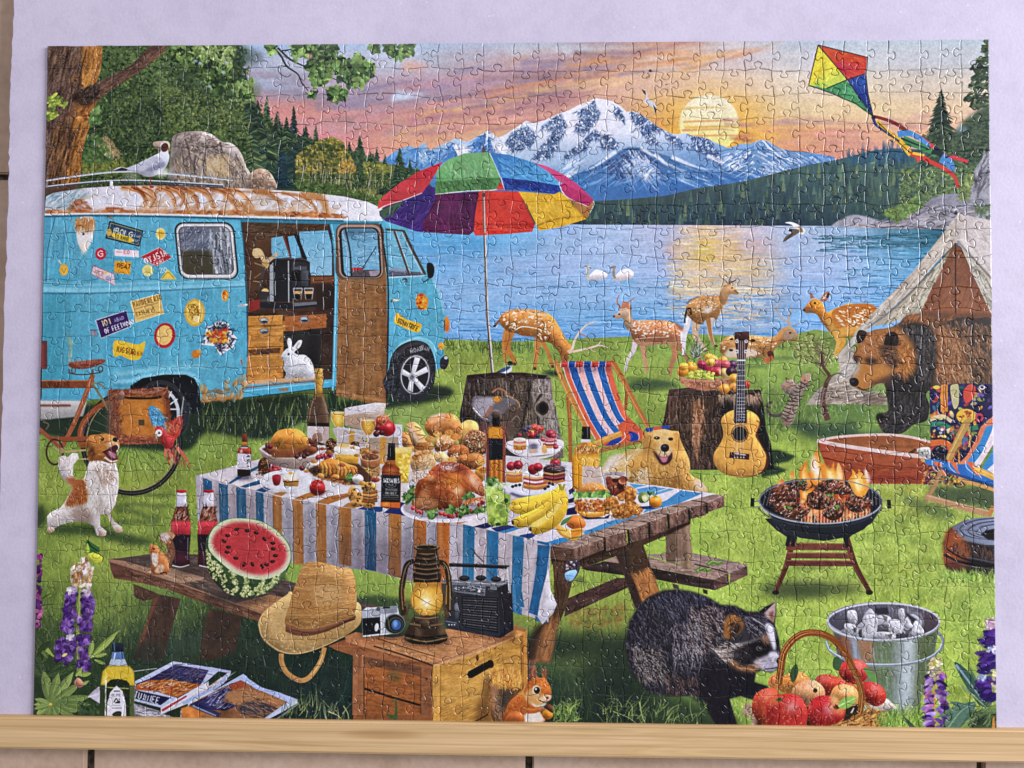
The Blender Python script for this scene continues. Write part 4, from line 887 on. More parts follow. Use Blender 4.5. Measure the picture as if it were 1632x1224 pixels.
# bicycle
Z(40,500,360)
SP = '2c2c2a'
def ring(cx,cy,rx,ry,c,w,a0=0,a1=360,**k):
    t = np.radians(np.linspace(a0,a1,60)); L(np.c_[cx+rx*np.cos(t),cy-ry*np.sin(t)],c,w,w,s=0,**k)
for a in range(100,440,13): L([760,900,760+310*math.cos(math.radians(a)),900+340*math.sin(math.radians(a))],'34382e' if a > 180+160 or a < 180 else '8c8468',4,3,s=0,a=.7)
ring(770,930,352,368,'2e2c2a',34,100,395); ring(770,930,326,340,'9c8c60',7,120,385); ring(770,930,352,368,'5c5a56',5,120,390)
L([410,950,400,850,440,760,520,680,600,640],'94502f',44,34); L([395,900,420,800,480,710],'b87048',10,8,a=.7)
F([120,480,500,480,490,535,120,540],'7c4830',n=.12); L([120,484,490,484],'b07850',8,7); text('N YOUR WE',130,496,30,'54301f',0,.55,.2)
L([490,440,440,580,360,780,270,960],'9c5a38',38,34); L([480,460,430,600,350,790],'c0805c',8,8,a=.7)
L([100,830,180,900,270,980],'94543a',30,26); L([170,905,300,905,470,900],'94502f',34,30); L([480,500,560,620,600,700],'7c7454',18,14); L([480,500,540,510,580,540],'847c58',14,10)
L([490,400,485,450],'6c6058',16,16); F([315,375,330,350,440,338,560,328,575,350,480,390,400,400,340,392],'8c5040',s=1,v=.3,r=8); hair([330,350,560,335,540,365,400,395],50,20,20,['b07c68','6c3830','9c6454'],6,60,.6)
L([315,400,330,430,420,440,545,425],'54443c',9,8); ring(545,400,16,22,'5c4c40',8); ring(350,410,14,20,'5c4c40',7)
ring(215,1000,60,90,'4c3a30',14); L([200,960,260,1000],'a89468',12,10); E(262,990,22,22,'a08c5c'); L([270,1000,440,985],'b09c68',16,14); L([380,1050,480,1050],'b0a070',12,10); L([130,780,170,800,150,840],'6c5c50',12,9)
# pannier
PB = [600,550,1030,535,1050,680,1060,900,1000,940,700,945,610,900]
F(PB,'84482e',n=.15); F([700,610,960,600,1000,640,990,860,760,890,690,840],'b46c2c',s=1,b=4,n=.1); F([740,640,940,630,960,760,760,780],'cc8030',s=1,a=.7,b=10)
hair([600,545,1030,535,1040,600,620,620],140,30,10,['a0644a','54301f','6c3c2a','b87c5c'],8,50,.6); hair([600,600,690,610,700,900,620,900],120,30,80,['6c4434','9c6448','54342a','ac7858'],9,30,.6); hair([620,890,1050,870,1050,930,700,945],120,30,5,['a05c40','6c3828','b87050'],8,30,.6); hair([1000,600,1050,600,1055,900,1000,880],60,30,80,['8c5034','54301f','a8684a'],8,25,.6)
F([730,600,900,605,980,590,960,615,750,618],'34221c',s=1); E(690,590,30,34,'8c6454',v=.3,r=5); L([750,560,900,570,1000,545],'b0705c',22,16,a=.7); R(820,765,862,808,'5c4a34'); R(585,560,630,880,'6c5448',a=.6,b=4)
# macaw
F([890,690,920,665,960,690,1000,740,1020,810,1000,860,960,830,910,780],'4c90b8',s=1); hair([890,690,960,670,1010,740,1010,850,920,790],110,40,-50,['2c6c9c','78b4d0','3c80ac','9cc4d4'],6,25,.7)
F([1030,800,1080,760,1130,740,1135,820,1090,910,1040,900],'b44034',s=1); hair([1030,810,1120,740,1135,810,1080,900],80,40,60,['c85844','943028','dc8c6c','b03c34'],6,20,.6); F([1120,740,1145,600,1150,600,1135,740],'c0c4c8',a=.7); hair([1000,770,1060,790,1040,860,1000,840],40,30,-60,['b87050','8c4c38','d09060'],6,20,.7)
F([940,830,960,810,1000,830,1030,870,1080,900,1060,980,1030,990,990,940,980,890,945,870],'bc3838',s=1,v=.35,r=8); E(966,862,24,26,'e8e0dc'); E(968,862,8,9,'3c3434'); L([948,870,945,890,960,900],'8c8480',12,5)
for p in ([1020,980,1010,1040],[1050,980,1040,1100],[1070,970,1080,1080],[1080,960,1150,1020,1195,1120],[1100,970,1160,1040,1190,1110]): L(p,pick(['b44438','943830','c86450'],1)[0],30,5)
E(1070,975,24,14,'4c403c'); hair([1000,970,1100,960,1180,1090,1040,1060],60,50,-70,['c87060','8c342c','d88c70'],5,14,.6)
# dog on the grass
Z(40,660,280)
DG = [205,950,240,910,330,870,380,800,420,720,440,680,390,640,330,570,305,490,315,400,360,385,400,400,440,360,490,365,500,410,450,470,440,560,470,610,550,600,570,520,600,440,700,420,840,440,870,560,870,680,840,840,790,920,830,1000,900,1050,910,1090,840,1090,790,1000,760,930,700,930,700,1040,760,1090,750,1130,670,1130,640,1040,560,1000,440,1000,330,1030,280,1060,250,1080,210,1070]
F(DG,'d4ccc4',s=0,v=.35,r=14); 
with clip(DG):
    F([370,850,440,690,400,640,390,590,540,600,580,700,580,800,540,840,460,850],'a86434',s=1,b=3); hair([380,840,450,660,540,620,580,800,460,850],160,40,-70,['c07c48','8c4c28','b46c38','783c20'],7,15,.6)
    hair([580,440,840,450,860,620,800,920,650,900,560,640],360,40,-85,['e8e4e0','c4b4a8','ece8e4','a88c7c','b8a090'],7,15,.55); hair([640,460,840,460,850,620,700,640],130,40,-75,['b08c78','9c7864','c8a894'],7,18,.55)
    hair([300,400,500,370,440,560,330,580],140,40,80,['ece8e4','c8b4a8','b49c90','e0d8d4'],7,20,.6); F([430,880,560,860,640,960,580,1000,450,980],'8c6c5c',s=1,a=.6,b=6); hair([220,880,460,860,440,1000,240,1040],120,36,-20,['e4dcd4','b8a898','c8bcb0'],7,20,.5)
    L([700,760,690,900],'8c7464',24,12,a=.5,b=5); L([790,920,820,1050],'8c6c5c',30,22,a=.6,b=4)
HD = [490,280,560,260,600,200,680,190,740,180,820,200,860,230,880,280,870,330,850,370,870,430,800,460,700,430,600,430,580,360,600,310,520,310]
F(HD,'b87434',s=1,v=.35,r=12); hair(HD,200,26,-150,['d0944c','985c28','c08040','8c5024','e0b074'],6,30,.5,keep=1)
F([600,320,640,310,650,400,620,390,600,370],'5c3018',s=1,a=.8,b=3); F([490,285,590,260,610,310,560,320],'7c4824',s=1,a=.8,b=3); hair([600,390,720,400,740,440,600,430],40,30,-120,['7c4420','a8683c'],6,20,.6)
F([760,330,830,290,870,300,850,360,860,420,810,430,740,370,720,350],'5c2c30',s=1); F([770,350,840,370,840,410,800,400],'c88c94',s=1,b=2); L([770,300,810,260,850,255],'d8c8b8',30,20,a=.85,b=3); L([740,400,800,440,860,430],'d8ccc4',18,12); E(838,237,24,22,'34282a'); E(718,232,17,17,'2c201c'); E(714,228,5,5,'d8d0c8'); L([850,270,870,310,850,350],'dcd4d0',12,8); L([780,345,800,360],'e8e4e0',6,5)
for x in (240,715,870): E(x,1075 if x < 500 else (1110 if x < 800 else 1075),36,26,'c0a48c',v=.3,r=5)
Z(0,840,360)
# green butterfly,flowers
F([625,100,640,96,690,130,720,150,715,180,670,190,635,180,625,150],'2c7034',s=1); F([628,120,640,130,650,175,630,178],'a4c838',s=1); F([640,195,690,185,740,210,735,250,690,255,650,225],'ccd43c',s=1,v=.2,r=5); L([635,98,660,140,712,176],'1c3420',9,7); L([680,180,745,215,740,252],'24401f',6,4)
# parasol
Z(700,230,360)
L([318,340,328,700,345,1224,385,1660],'7c6c64',17,22,s=0); L([322,340,333,700,352,1224,392,1660],'d4ccc8',8,9,s=0); L([314,340,323,700,340,1224,379,1660],'4c4440',5,5,s=0)
UM = lambda p,c,c2=None,**k: F(p,c,n=.04,**k)
Z(370,260,360)
F([1060,350,1100,320,1370,210,1400,160,1640,220,1640,510,1380,500,1340,495,1110,420,1065,380],'4c2c7c',n=.08)
F([1060,345,1200,285,1240,280,1150,390,1090,400],'3c6048'); F([1240,280,1380,210,1400,170,1500,240,1380,410,1360,470,1340,495,1110,415,1150,395],'48307c',n=.1); F([1480,230,1640,215,1640,510,1380,490,1375,430],'5c2450',n=.1)
hair([1100,330,1480,250,1340,480,1110,410],80,80,40,['3c2468','5c4090','342058'],8,15,.5,keep=1); L([1110,400,1240,420,1350,460],'34205c',8,5,a=.8); L([1500,240,1390,400],'301c40',8,5); L([1380,440,1640,380],'4c1c40',6,4,a=.6); L([1390,460,1640,480],'4c1c40',8,4,a=.6)
F([1050,330,1055,280,1100,230,1200,150,1340,60,1520,-10,1420,150,1370,215,1240,260,1120,310],'c43440',n=.05,g=('d8484c',1300,20,1150,300)); L([1052,335,1120,300,1240,265,1370,215],'e8dcd8',8,6); F([1060,300,1200,210,1380,170,1365,215,1120,305],'b03440',a=.5,b=2)
Z(700,230,360)
F([-30,350,-20,190,60,110,180,65,330,55,365,62,400,140,440,240,440,270,410,325,200,335,0,358],'5ca86c',n=.06,g=('4c9c5c',200,60,200,250))
F([-30,270,440,240,438,275,410,328,200,338,-30,362],'3c7c48',n=.1); hair([-20,270,430,245,400,320,0,350],90,50,-60,['2c6438','54985c','3c7844','24542f'],7,20,.6,keep=1); hair([40,120,360,70,430,230,0,260],70,90,-65,['78b884','4c9058','8cc494','58a068'],7,18,.45,keep=1)
L([-30,362,200,337,410,326,440,270],'e0e4dc',7,7); L([362,62,400,140,440,240],'dce4e4',7,6)
F([365,60,500,75,680,130,800,210,870,300,660,262,445,242,400,140],'3c80c0',n=.05,g=('54a0d8',420,80,760,260)); hair([380,70,680,140,850,290,450,235],70,90,-35,['5ca8dc','2c68a8','70b4e0'],7,10,.5,keep=1)
F([445,240,660,262,870,298,875,345,830,358,650,335,470,325],'28408c',n=.1); hair([450,245,870,300,860,350,480,325],100,50,-55,['1c2c6c','3c58a8','4c6cb8','20347c'],7,25,.6,keep=1); L([445,240,470,328],'e0dce0',7,6)
F([470,325,410,325,440,265],'d04038')
F([680,130,780,160,900,220,1000,290,1115,400,1060,370,860,265,790,200],'d45088',g=('c03c74',760,170,1060,380)); F([870,290,900,280,1060,370,1115,400,1075,450,930,385,890,340],'b83468',n=.08); L([870,300,890,345,935,390,1075,450],'ecdce0',8,6)
F([930,390,1075,452,1112,405,1120,420,1085,500,1060,545],'a8703c'); L([1110,410,1118,430,1085,500],'b8d8d0',6,5)
F([280,340,320,335,570,340,620,420,690,580,670,630,480,648,260,658,245,630,250,560],'d43c30',n=.06); F([570,340,830,360,870,340,930,390,1060,540,900,590,720,625,690,560,620,420],'dca828',n=.07)
F([-30,362,280,340,250,560,245,630,215,655,-30,640],'5c2450',n=.12)
for p,c in (([250,575,480,580,690,575],'8c2420'),([700,590,800,550,900,530,1050,520],'94681c'),([-30,570,120,580,245,600],'401838'),([600,400,690,580],'6c4c20'),([280,340,255,480,247,630],'3c1c34'),([930,400,1060,540],'946c28')): L(p,c,10,6,a=.8,b=1)
hair([260,580,680,580,660,630,260,650],40,60,-5,['b02c24','e0584c'],7,8,.6,keep=1); hair([600,360,860,360,1040,530,720,600],60,70,-50,['ecc050','c08c1c','e4b438'],7,20,.5,keep=1); hair([-20,370,260,360,230,640,-20,630],60,80,-85,['6c3060','481840','783868'],7,10,.5,keep=1)
L([318,340,325,640],'6c5c58',15,16,s=0); L([322,340,330,640],'c8c0bc',7,7,s=0); E(320,365,12,16,'4c4440')
F([305,60,312,15,320,10,335,55],'6c5044'); 

# ---- birds over the lake
Z(800,0,400)
F([905,580,935,600,950,640,990,670,1005,710,995,735,980,700,945,680,920,660,935,630],'d0ccd0',s=1); F([905,578,930,592,935,620,918,605],'2c2c34'); F([980,680,1005,710,995,738],'2c2830'); E(925,660,12,8,'e4c0b0')
E(962,458,10,8,'3c4450'); L([935,505,955,490],'6c5c50',6,3); L([1060,550,1080,545],'54505c',6,2)
Z(1030,270,360)
F([1000,385,1040,378,1090,395,1120,420,1150,440,1130,470,1100,455,1070,430,1050,400],'e0dcdc',s=1); F([1030,430,1080,430,1115,445,1080,470,1030,500,985,525,1010,480,1050,460],'6c6058',s=1); E(1040,440,14,9,'34302e'); L([1055,460,1000,520],'3c3834',10,3); F([1100,410,1125,425,1130,455,1105,445],'94805c',s=1)
# swans
Z(700,230,360)
for dx,c,c2 in ((0,'e4e0e8','b8b0c0'),(190,'e6dce2','b8a8b4')):
    F([1070+dx,975,1090+dx,940,1130+dx,905,1180+dx,900 if dx else 915,1215+dx,930,1200+dx,965,1130+dx,985],c,s=1,v=.3,r=6); L([1080+dx,970,1068+dx,930,1075+dx,890,1085+dx,885],'c8bca8' if not dx else 'a08c7c',18,14); E(1080+dx-(10 if dx else 0),888,16,11,'d8ccc0' if not dx else '9c8c84'); L([1085+dx-(28 if dx else 0),888,1098+dx-(54 if dx else 0),896],'54443c',8,4); L([1075+dx,990,1190+dx,985],c2,12,6,a=.5,b=2)
E(1130,1000,60,14,'5c9ccc',a=.6,b=4); E(1370,1000,60,16,'5ca4cc',a=.6,b=4)
# ---- deer
DC = ['c8823c','b46c2c','d89450','a05c24']
def deer_fur(p,n,ang,cols=DC,ln=16): hair(p,n,ln,ang,cols,5,16,.45,sm=1,keep=1)
def spots(p,n,ang=0,c='f0dcc0',rx=11,ry=6): dabs(p,int(n*.62),rx*.85,ry*.8,[c,'e8d0b0'],ang=ang,sp=25,a=.85,sm=1)
Z(700,460,360)
D1 = [430,235,450,190,500,155,600,147,700,155,790,180,840,230,880,300,920,370,960,420,965,455,930,480,910,520,885,520,870,470,840,430,800,390,740,380,690,350,600,340,550,320,500,310,460,280]
L([740,370,790,470,815,560],'b87838',34,18); L([720,350,705,450,690,580],'c08040',56,20); L([490,300,470,400,480,540],'c08040',50,18); L([520,300,490,420,530,500,545,540],'b47434',60,18)
F(D1,'c4803c',s=1,v=.4,r=14); deer_fur(D1,260,-20)
L([405,270,415,250,440,225],'8c5c3c',14,16); E(400,270,12,8,'3c2c24'); L([410,280,425,260],'e8dcd0',8,4)
F([550,330,690,340,780,360,740,380,680,350,560,335],'a8682c',s=1,a=.6,b=3)
spots([455,210,560,165,720,175,800,230,830,300,780,330,690,250,560,290,490,280],130,25); spots([470,165,600,158,760,180,760,190,600,168,470,185],26,0); spots([700,300,790,290,770,370,720,350],26,-50)
L([545,300,600,275,690,285,740,300],'ecd8bc',9,6)
F([920,450,960,430,965,460,940,470],'e0c8a8',a=.8); E(915,500,20,26,'8c5830',rot=20,b=1); L([960,440,980,370,1010,320,1060,265,1125,240],'d8c4b0',18,7); L([1010,325,1050,340,1070,360],'a87864',10,6); L([965,455,1060,435,1140,410,1170,375],'d8c0a8',18,6); L([1100,425,1160,410,1220,425],'d8c8b8',12,5); L([1090,430,1110,450,1130,455],'c8a890',9,4)
for x,y in ((690,578),(820,562),(545,545)): E(x,y,12,12,'5c4030')
Z(1000,440,360)
D2 = [0,330,-40,300,-40,200,10,190,20,250,40,315,130,318,260,320,340,340,400,380,405,420,380,480,300,490,200,495,90,500,40,460,20,400]
L([60,450,40,540,0,600],'d0c4c0',40,20); L([105,480,125,600,140,700],'b88c64',44,18); L([330,470,345,560,320,640,305,720],'b07c50',60,16); L([370,450,400,540,440,620],'a8744c',54,14)
Z(1000,440,360)
F(D2,'b87850',s=1,v=.4,r=14); deer_fur(D2,220,0,['a8603c','c08858','945434','b87448']); spots([30,340,130,325,300,335,370,390,360,440,200,430,80,440],120,20,'ecd8c8',10,6); F([340,330,400,375,395,395,350,360],'6c3c30',a=.7,b=2); F([40,460,200,480,360,460,380,480,200,498,80,498],'d0a880',s=1,a=.6,b=3); F([380,400,410,400,400,480,385,490],'e0d8dc')
L([60,455,150,445,300,440],'e0c8b0',7,4,a=.7)
Z(700,460,360)
L([1420,400,1400,460,1360,520,1345,600],'ccc0bc',30,16); hair([1330,160,1380,160,1395,270,1350,300],40,20,-75,['c8a888','9c7c60','d8c0a8'],5,16,.6); F([1320,150,1370,150,1395,230,1400,280,1370,310,1335,260],'b89878',v=.3,r=8); F([1255,195,1280,180,1310,150,1340,140,1370,150,1360,200,1310,215,1265,215],'c0a48c',s=1,v=.3,r=6); E(1300,185,8,6,'34282a'); E(1262,200,8,8,'4c4040'); F([1375,150,1385,110,1392,150],'8c705c')
L([1310,145,1290,110,1285,80,1300,45],'b07870',14,6); L([1330,140,1360,110,1410,62],'b07870',14,6); L([1330,100,1320,90],'a06c64',8,4)
Z(1000,440,360)
# deer looking out over the water
D3 = [440,200,480,160,560,140,640,140,690,150,720,190,690,220,660,280,640,320,620,300,570,310,530,350,480,330,440,290,420,260,425,220]
L([440,280,430,360,410,440,405,570],'d4ccd0',50,22); L([500,320,490,420,530,490,570,540],'c4a888',60,16); L([600,290,595,400,625,500],'c8b4a0',50,20); L([580,300,600,420,620,500],'a87440',34,12)
F(D3,'b4804c',s=1,v=.4,r=14); F([660,150,690,80,710,60,760,70,800,120,790,132,740,130,720,170,690,210],'b88c60',s=1,v=.35,r=8); deer_fur(D3,200,20,['b88450','a06c38','cc9c64','8c5c30']); spots([450,190,560,150,650,170,640,240,540,270,460,260],90,10,'e8d0a8',8,5); F([550,240,600,220,610,250,570,270],'e0d4cc',s=1,a=.8,b=2)
L([415,340,420,280,430,240,455,235,460,280],'24222a',16,9); L([425,200,470,165,520,145],'6c4c34',10,6,a=.7,b=1); L([430,300,425,350],'e8e4e8',20,12)
L([730,60,710,35,670,5,665,-20],'8c7058',8,4); L([740,60,735,30,750,5],'6c4c3c',14,5); L([745,45,780,30,785,20],'6c4c3c',10,4); E(755,85,7,5,'2c2422'); L([770,100,800,125],'6c5850',12,8,a=.8); E(640,505,14,8,'5c4030'); E(570,538,14,7,'8c6c54')
# lying deer
F([670,500,690,460,750,430,900,425,1010,440,1070,430,1110,385,1160,365,1210,390,1235,450,1200,470,1150,470,1080,510,1040,560,960,585,820,590,720,585,670,550],'b48048',s=1,v=.4,r=14); hair([680,480,900,430,1060,450,1040,560,760,580],200,30,-10,['c89458','a06c38','d8a868','8c5c34'],5,20,.5); F([700,560,760,520,920,530,920,580,740,590],'dcc8b4',s=1,a=.8,b=2); E(752,455,12,8,'2c2422'); E(748,535,16,9,'34302e'); E(905,465,20,10,'2c2826'); spots([690,450,1040,450,1020,560,690,540],50,0)
F([1120,420,1160,380,1200,395,1225,440,1170,460,1130,450],'9c8874',s=1,a=.8,b=1); E(1175,410,9,7,'2c2828'); L([1180,370,1150,330,1100,290,1080,240,1095,200],'b0a094',15,6); L([1180,360,1165,310,1180,250,1185,215],'b0a094',15,6); L([1080,250,1065,225],'a89888',8,4); L([1165,320,1150,290],'a89888',8,4); L([1200,360,1250,335],'a08c7c',8,5)
# butterfly
F([975,595,1010,585,1030,600,1020,632,995,625],'b8683c',s=1); F([1010,550,1050,545,1058,590,1030,600],'5c3428',s=1); E(1038,595,16,20,'b0683c')
# far right doe
D4 = [1270,245,1300,200,1340,165,1380,170,1410,200,1440,260,1500,235,1640,205,1640,420,1560,430,1480,420,1440,380,1400,330,1370,280,1330,265,1290,265]
L([1500,400,1530,480,1500,580],'d4a04c',60,30); L([1550,400,1560,470,1530,540],'b8843c',40,24)
F(D4,'c4802c',s=1,v=.4,r=14); deer_fur(D4,200,10,['b86c24','d49444','a45c20','cc8434']); F([1420,300,1480,420,1560,430,1640,400,1640,380,1540,400,1470,330],'d8a850',s=1,a=.7,b=3); E(1353,195,9,9,'2c201c'); F([1270,240,1310,230,1330,262,1290,266],'7c5c4c',s=1,a=.8,b=1); E(1275,245,9,9,'241c1c')
F([1318,105,1350,155,1320,165],'a86c50'); F([1392,175,1420,125,1455,112,1458,145,1430,180],'b07050',s=1); F([1405,165,1430,135,1448,125,1425,165],'d8c0b4'); E(1448,140,10,20,'4c2c28',rot=20)
Z(1272,480,360)
F([240,90,300,40,420,18,520,20,570,60,500,140,430,190,350,230,280,180],'c0742c',s=1); F([280,200,440,180,430,230,260,250],'d8a048',s=1,a=.8,b=2); hair([250,70,540,30,480,180,300,200],120,20,10,['b8641c','d48838','9c5420'],5,18,.5); spots([270,90,400,40,540,50,470,170,330,180],90,-12,'f0d8b0',15,6); L([300,250,330,300,270,380],'cc9438',34,20)
# kite
Z(1200,0,432)
F([390,270,688,345,678,440,568,478],'d05828',g=('c84020',400,280,600,380)); F([488,375,600,375,684,360,675,445,565,480],'c83048',g=('cc4038',560,375,640,460)); F([390,275,568,480,440,532,333,510],'e0cc30'); F([470,425,520,435,568,478,430,535,333,512],'b4c840'); F([333,512,440,532,560,480,720,700,620,625,480,565],'2c8c54'); F([565,480,675,445,690,560,722,700,640,600],'28509c'); F([600,500,650,530,722,700,640,590],'1c3470',a=.7)
hair([340,500,560,490,715,695,500,575],60,60,-38,['3c9c64','1c6c40','48a870'],7,6,.5,keep=1); hair([570,485,674,450,715,690],50,60,-68,['3c64b4','1c3c80'],7,6,.5,keep=1); hair([395,290,540,470,350,505],60,60,60,['e8d848','ccb820','d8d040'],7,8,.5,keep=1); hair([400,280,680,350,670,440,570,470],60,60,-20,['dc6c38','b83824','c84838'],7,10,.5,keep=1)
for p in ([390,270,568,480,722,700],[390,270,688,345,676,440,690,560,722,700],[390,270,333,512,480,565,620,625,722,700],[440,532,568,478,676,442]): L(p,'3c2c28',7,6,s=0,a=.85)
L([720,700,760,708,840,735,900,770,940,800],'8c3034',18,22); L([940,795,1010,830,1090,890,1150,940,1220,950,1290,975],'c83844',24,20); L([870,810,930,800,1000,830,1060,880],'4c88c0',40,26); L([900,840,980,870,1070,910,1100,940],'2c8450',52,26); L([890,830,960,860,1060,900],'24343c',12,8); L([1080,900,1120,920,1180,970],'243038',60,16); L([1130,950,1180,980,1200,1030],'4c80b8',60,40); L([740,730,800,790,880,850,950,930],'d8a828',34,34); L([720,705,740,750,790,790,880,850],'34407c',18,10); L([750,735,880,860,960,930],'5c4420',6,5); L([950,925,1010,940,1060,970,1140,1010,1210,1060,1235,1130],'c43c34',32,18); L([960,920,1030,935],'d8b030',18,14); F([970,935,1010,950,990,980],'c8483c'); E(725,705,14,12,'342c34')
# ---- tent
Z(1272,300,360)
F([1150,180,1200,190,1400,235,1400,920,1280,680,1180,430,1140,380],'c0b4b0',g=('cac0bc',1200,250,1380,500)); F([1130,215,1160,180,1180,260,1170,390,1130,400],'b8aca4'); F([1125,215,1140,400,1000,530,860,700,640,900,300,1230,270,1224,560,880,830,600,1050,320],'b8ac9e',n=.06); F([1140,390,1000,560,760,800,540,1000,640,980,880,900,1030,600,1110,440],'a89c88')
F([1130,395,1180,430,1260,620,1400,920,1400,980,1100,940,1040,960,880,900,1000,640,1090,470],'7c4c34',n=.06,g=('8c5638',1100,450,1200,900)); hair([1130,420,1200,480,1390,900,900,900,1050,580],90,110,70,['8c5c40','6c402c','945e40'],8,10,.35,keep=1); L([1135,395,1138,930],'34241c',9,9)
F([880,890,1100,900,1400,900,1400,1040,700,1040],'6c4630',b=3); F([1180,430,1230,480,1400,650,1400,910,1260,620],'bcb4a4'); hair([1190,440,1240,500,1400,680,1400,900,1280,640],90,90,-62,['8c8474','6c6454','d0c8b8','a8a090'],8,8,.6,keep=1); F([1140,370,1180,380,1400,640,1400,590,1220,360],'ccc2bc'); L([1150,380,1240,480,1400,655],'5c5448',10,14,a=.7,b=1); L([1170,200,1250,400,1400,610],'948878',8,6,a=.7,b=1)
hair([1160,200,1400,250,1400,580,1220,350],70,80,-50,['d4cac6','b0a49e'],8,10,.4,keep=1)
hair([1100,260,1130,380,900,640,600,930,320,1200,560,890,850,590],170,110,225+3,['cec4b8','94887a','a89c8c','d4ccc0'],8,5,.5); for_ = [([1110,430,950,610,700,860,500,1010],'5c5040'),([1090,480,1000,620,870,900],'7c7058'),([1040,560,960,720,880,880],'d4ccbc'),([1010,560,880,720,700,900],'8c806c')]
for p,c in for_: L(p,c,14,7,a=.8,b=1)
hair([1080,470,1020,640,880,890,640,960,820,760],110,80,235,['c4bca8','8c8068','d0c8b4','74684f'],8,8,.6)
L([1120,160,1150,150,1160,175,1135,195],'c4c4cc',10,8); E(1138,180,12,14,'4c4a50'); L([1140,220,1135,350],'7c7c84',7,5)
Z(1272,480,360)
F([290,420,400,330,420,480,410,560,440,640,640,690,640,750,300,740,60,750,120,660,220,580,300,500],'a89e90',n=.08); hair([100,720,240,590,420,560,420,640,630,690,620,740,120,745],170,90,5,['c0b4a4','847868','6c5c4c','d0c4b4','9c8470'],8,8,.6); hair([300,480,400,400,400,560,260,580],60,70,40,['c8c0b4','9c9488','d4ccc4'],8,8,.6); F([470,660,640,690,640,750,480,750],'5c4c3c',a=.6,b=6)
# small tree by the tent
dabs([0,250,120,200,260,330,300,480,200,500,60,480,-40,430],200,9,5,['8ca050','6c8c3c','b4b878','5c7834','c4b888','a49c60'],a=.8); dabs([-40,260,100,220,100,420,-40,420],120,8,5,['7c9444','a8b068','5c7c34'],a=.8); [L([170+rng.randn()*14,470,120+rng.randn()*70,370+rng.randn()*30,110+rng.randn()*100,290+rng.rand()*60],'6c5444',6,2,a=.8) for _ in range(14)]
L([215,860,190,780,180,700,205,590,225,540,180,470,170,390,165,360],'5c4438',44,10); L([205,590,240,540,290,520],'6c5444',18,6); L([200,540,120,450],'6c5444',9,4); L([190,480,230,400,250,370],'6c5444',9,4); L([175,840,170,740,190,620],'9c8474',10,8,a=.7); hair([170,620,215,600,220,850,180,840],50,16,10,['3c2c24','8c7464','a89484'],6,20,.6); L([290,520,340,530],'4c5c3c',14,6,a=.7)
# ---- bear
BE = [370,575,385,540,430,470,400,430,395,400,430,310,425,250,440,210,500,225,560,205,660,190,740,150,790,100,880,100,960,150,1040,165,1150,120,1280,125,1410,160,1420,640,960,640,950,760,930,860,840,890,760,950,680,960,610,940,570,850,600,810,650,790,640,680,620,600,570,600,500,640,440,640,410,620]
F(BE,'54402f',s=1,n=.1)
with clip(BE,1):
    F([1010,170,1180,120,1420,160,1420,640,1100,640,1100,560,1300,560,1360,380],'3c322e',s=1,b=6); F([1330,420,1420,340,1420,640,1280,620],'2a2422',s=1,a=.6,b=8)
    F([960,180,1100,200,1220,330,1230,540,1100,600,1000,560,980,380],'8c5c3c',s=1,b=10)
    F([780,100,900,100,980,160,920,180,800,140],'a8683c',s=1,a=.8,b=5)
    hair([980,200,1120,190,1240,350,1240,600,1000,600],420,60,-78,['9c6840','7c4c30','b07c50','543824','c08c60'],7,12,.55,bend=10); hair([1120,140,1400,170,1400,600,1240,600,1200,300],380,50,-65,['5c4638','32281f','745a48','84664e','463830'],7,14,.6)
    hair([1000,170,1180,130,1410,170,1410,520,1260,600,1120,600],420,70,-72,['8c6246','a87850','6c4a34','b8865a','503828'],5,14,.6,bend=10)
    F([740,150,840,150,960,200,990,330,960,600,840,640,700,620,680,540,840,500,860,300],'2c2827',s=1,b=5); hair([760,150,960,200,990,340,940,620,860,620,860,300],420,70,-85,['4c4846','1e1c1c','5c5654','3a302c','6c625c'],7,12,.6,bend=10)
    F([430,230,700,190,830,330,830,440,760,520,660,520,520,640,420,630,380,590,420,470,400,410],'a0683a',s=1,b=5); hair([430,250,700,190,760,260,600,400,450,380],300,40,-50,['b07a48','8c5830','c08850','6c4428','a06c44'],6,20,.5)
    hair([680,270,830,320,830,450,760,530,690,480],300,60,-72,['c07c3c','d09048','8c5428','a8682f','6c4024'],7,12,.6)
    F([580,330,680,320,720,420,680,490,640,440],'3c2c24',s=1,a=.8,b=5); hair([590,330,700,340,700,480,620,430],90,50,-30,['7c5c48','34241e','946c50'],6,16,.6)
    F([430,470,480,430,570,460,660,480,640,560,540,630,440,630,400,600],'b47838',s=1,a=.85,b=5); F([410,420,440,420,440,500,400,560,380,580,390,530],'b0a8a4',s=1,a=.85,b=4); F([520,600,580,560,660,540,640,600,560,620],'54382a',s=1,a=.7,b=4)
    F([395,400,440,400,440,440,410,450],'3c2a22',s=1,a=.8,b=3); F([480,410,570,420,560,450,500,450],'3a261e',s=1,a=.85,b=3); E(525,436,14,9,'18100e')
    R(620,600,960,1000,'2a2827',b=8); hair([600,790,760,720,940,760,900,880,700,950,600,920],300,40,-130,['4c4846','3a3634','5c5856','1c1a1a'],7,20,.55); hair([640,640,940,620,940,780,650,780],180,50,-90,['3c3a38','1c1a1a','4c4644'],7,15,.5)
F([430,300,420,250,445,208,495,225,480,270,450,300],'3a2a24',s=1,v=.3,r=6); F([620,310,640,240,690,220,725,260,715,320,660,320],'241c1a',s=1); hair([610,260,650,220,720,240,730,320,690,340],60,30,60,['3a2c26','14100f','5c4434'],6,30,.6)
E(405,585,34,32,'1c1a1c',rot=20); E(395,578,12,8,'4c4a50',a=.8); L([430,620,480,640,560,610],'241814',8,4); E(590,840,28,30,'161414',b=2)
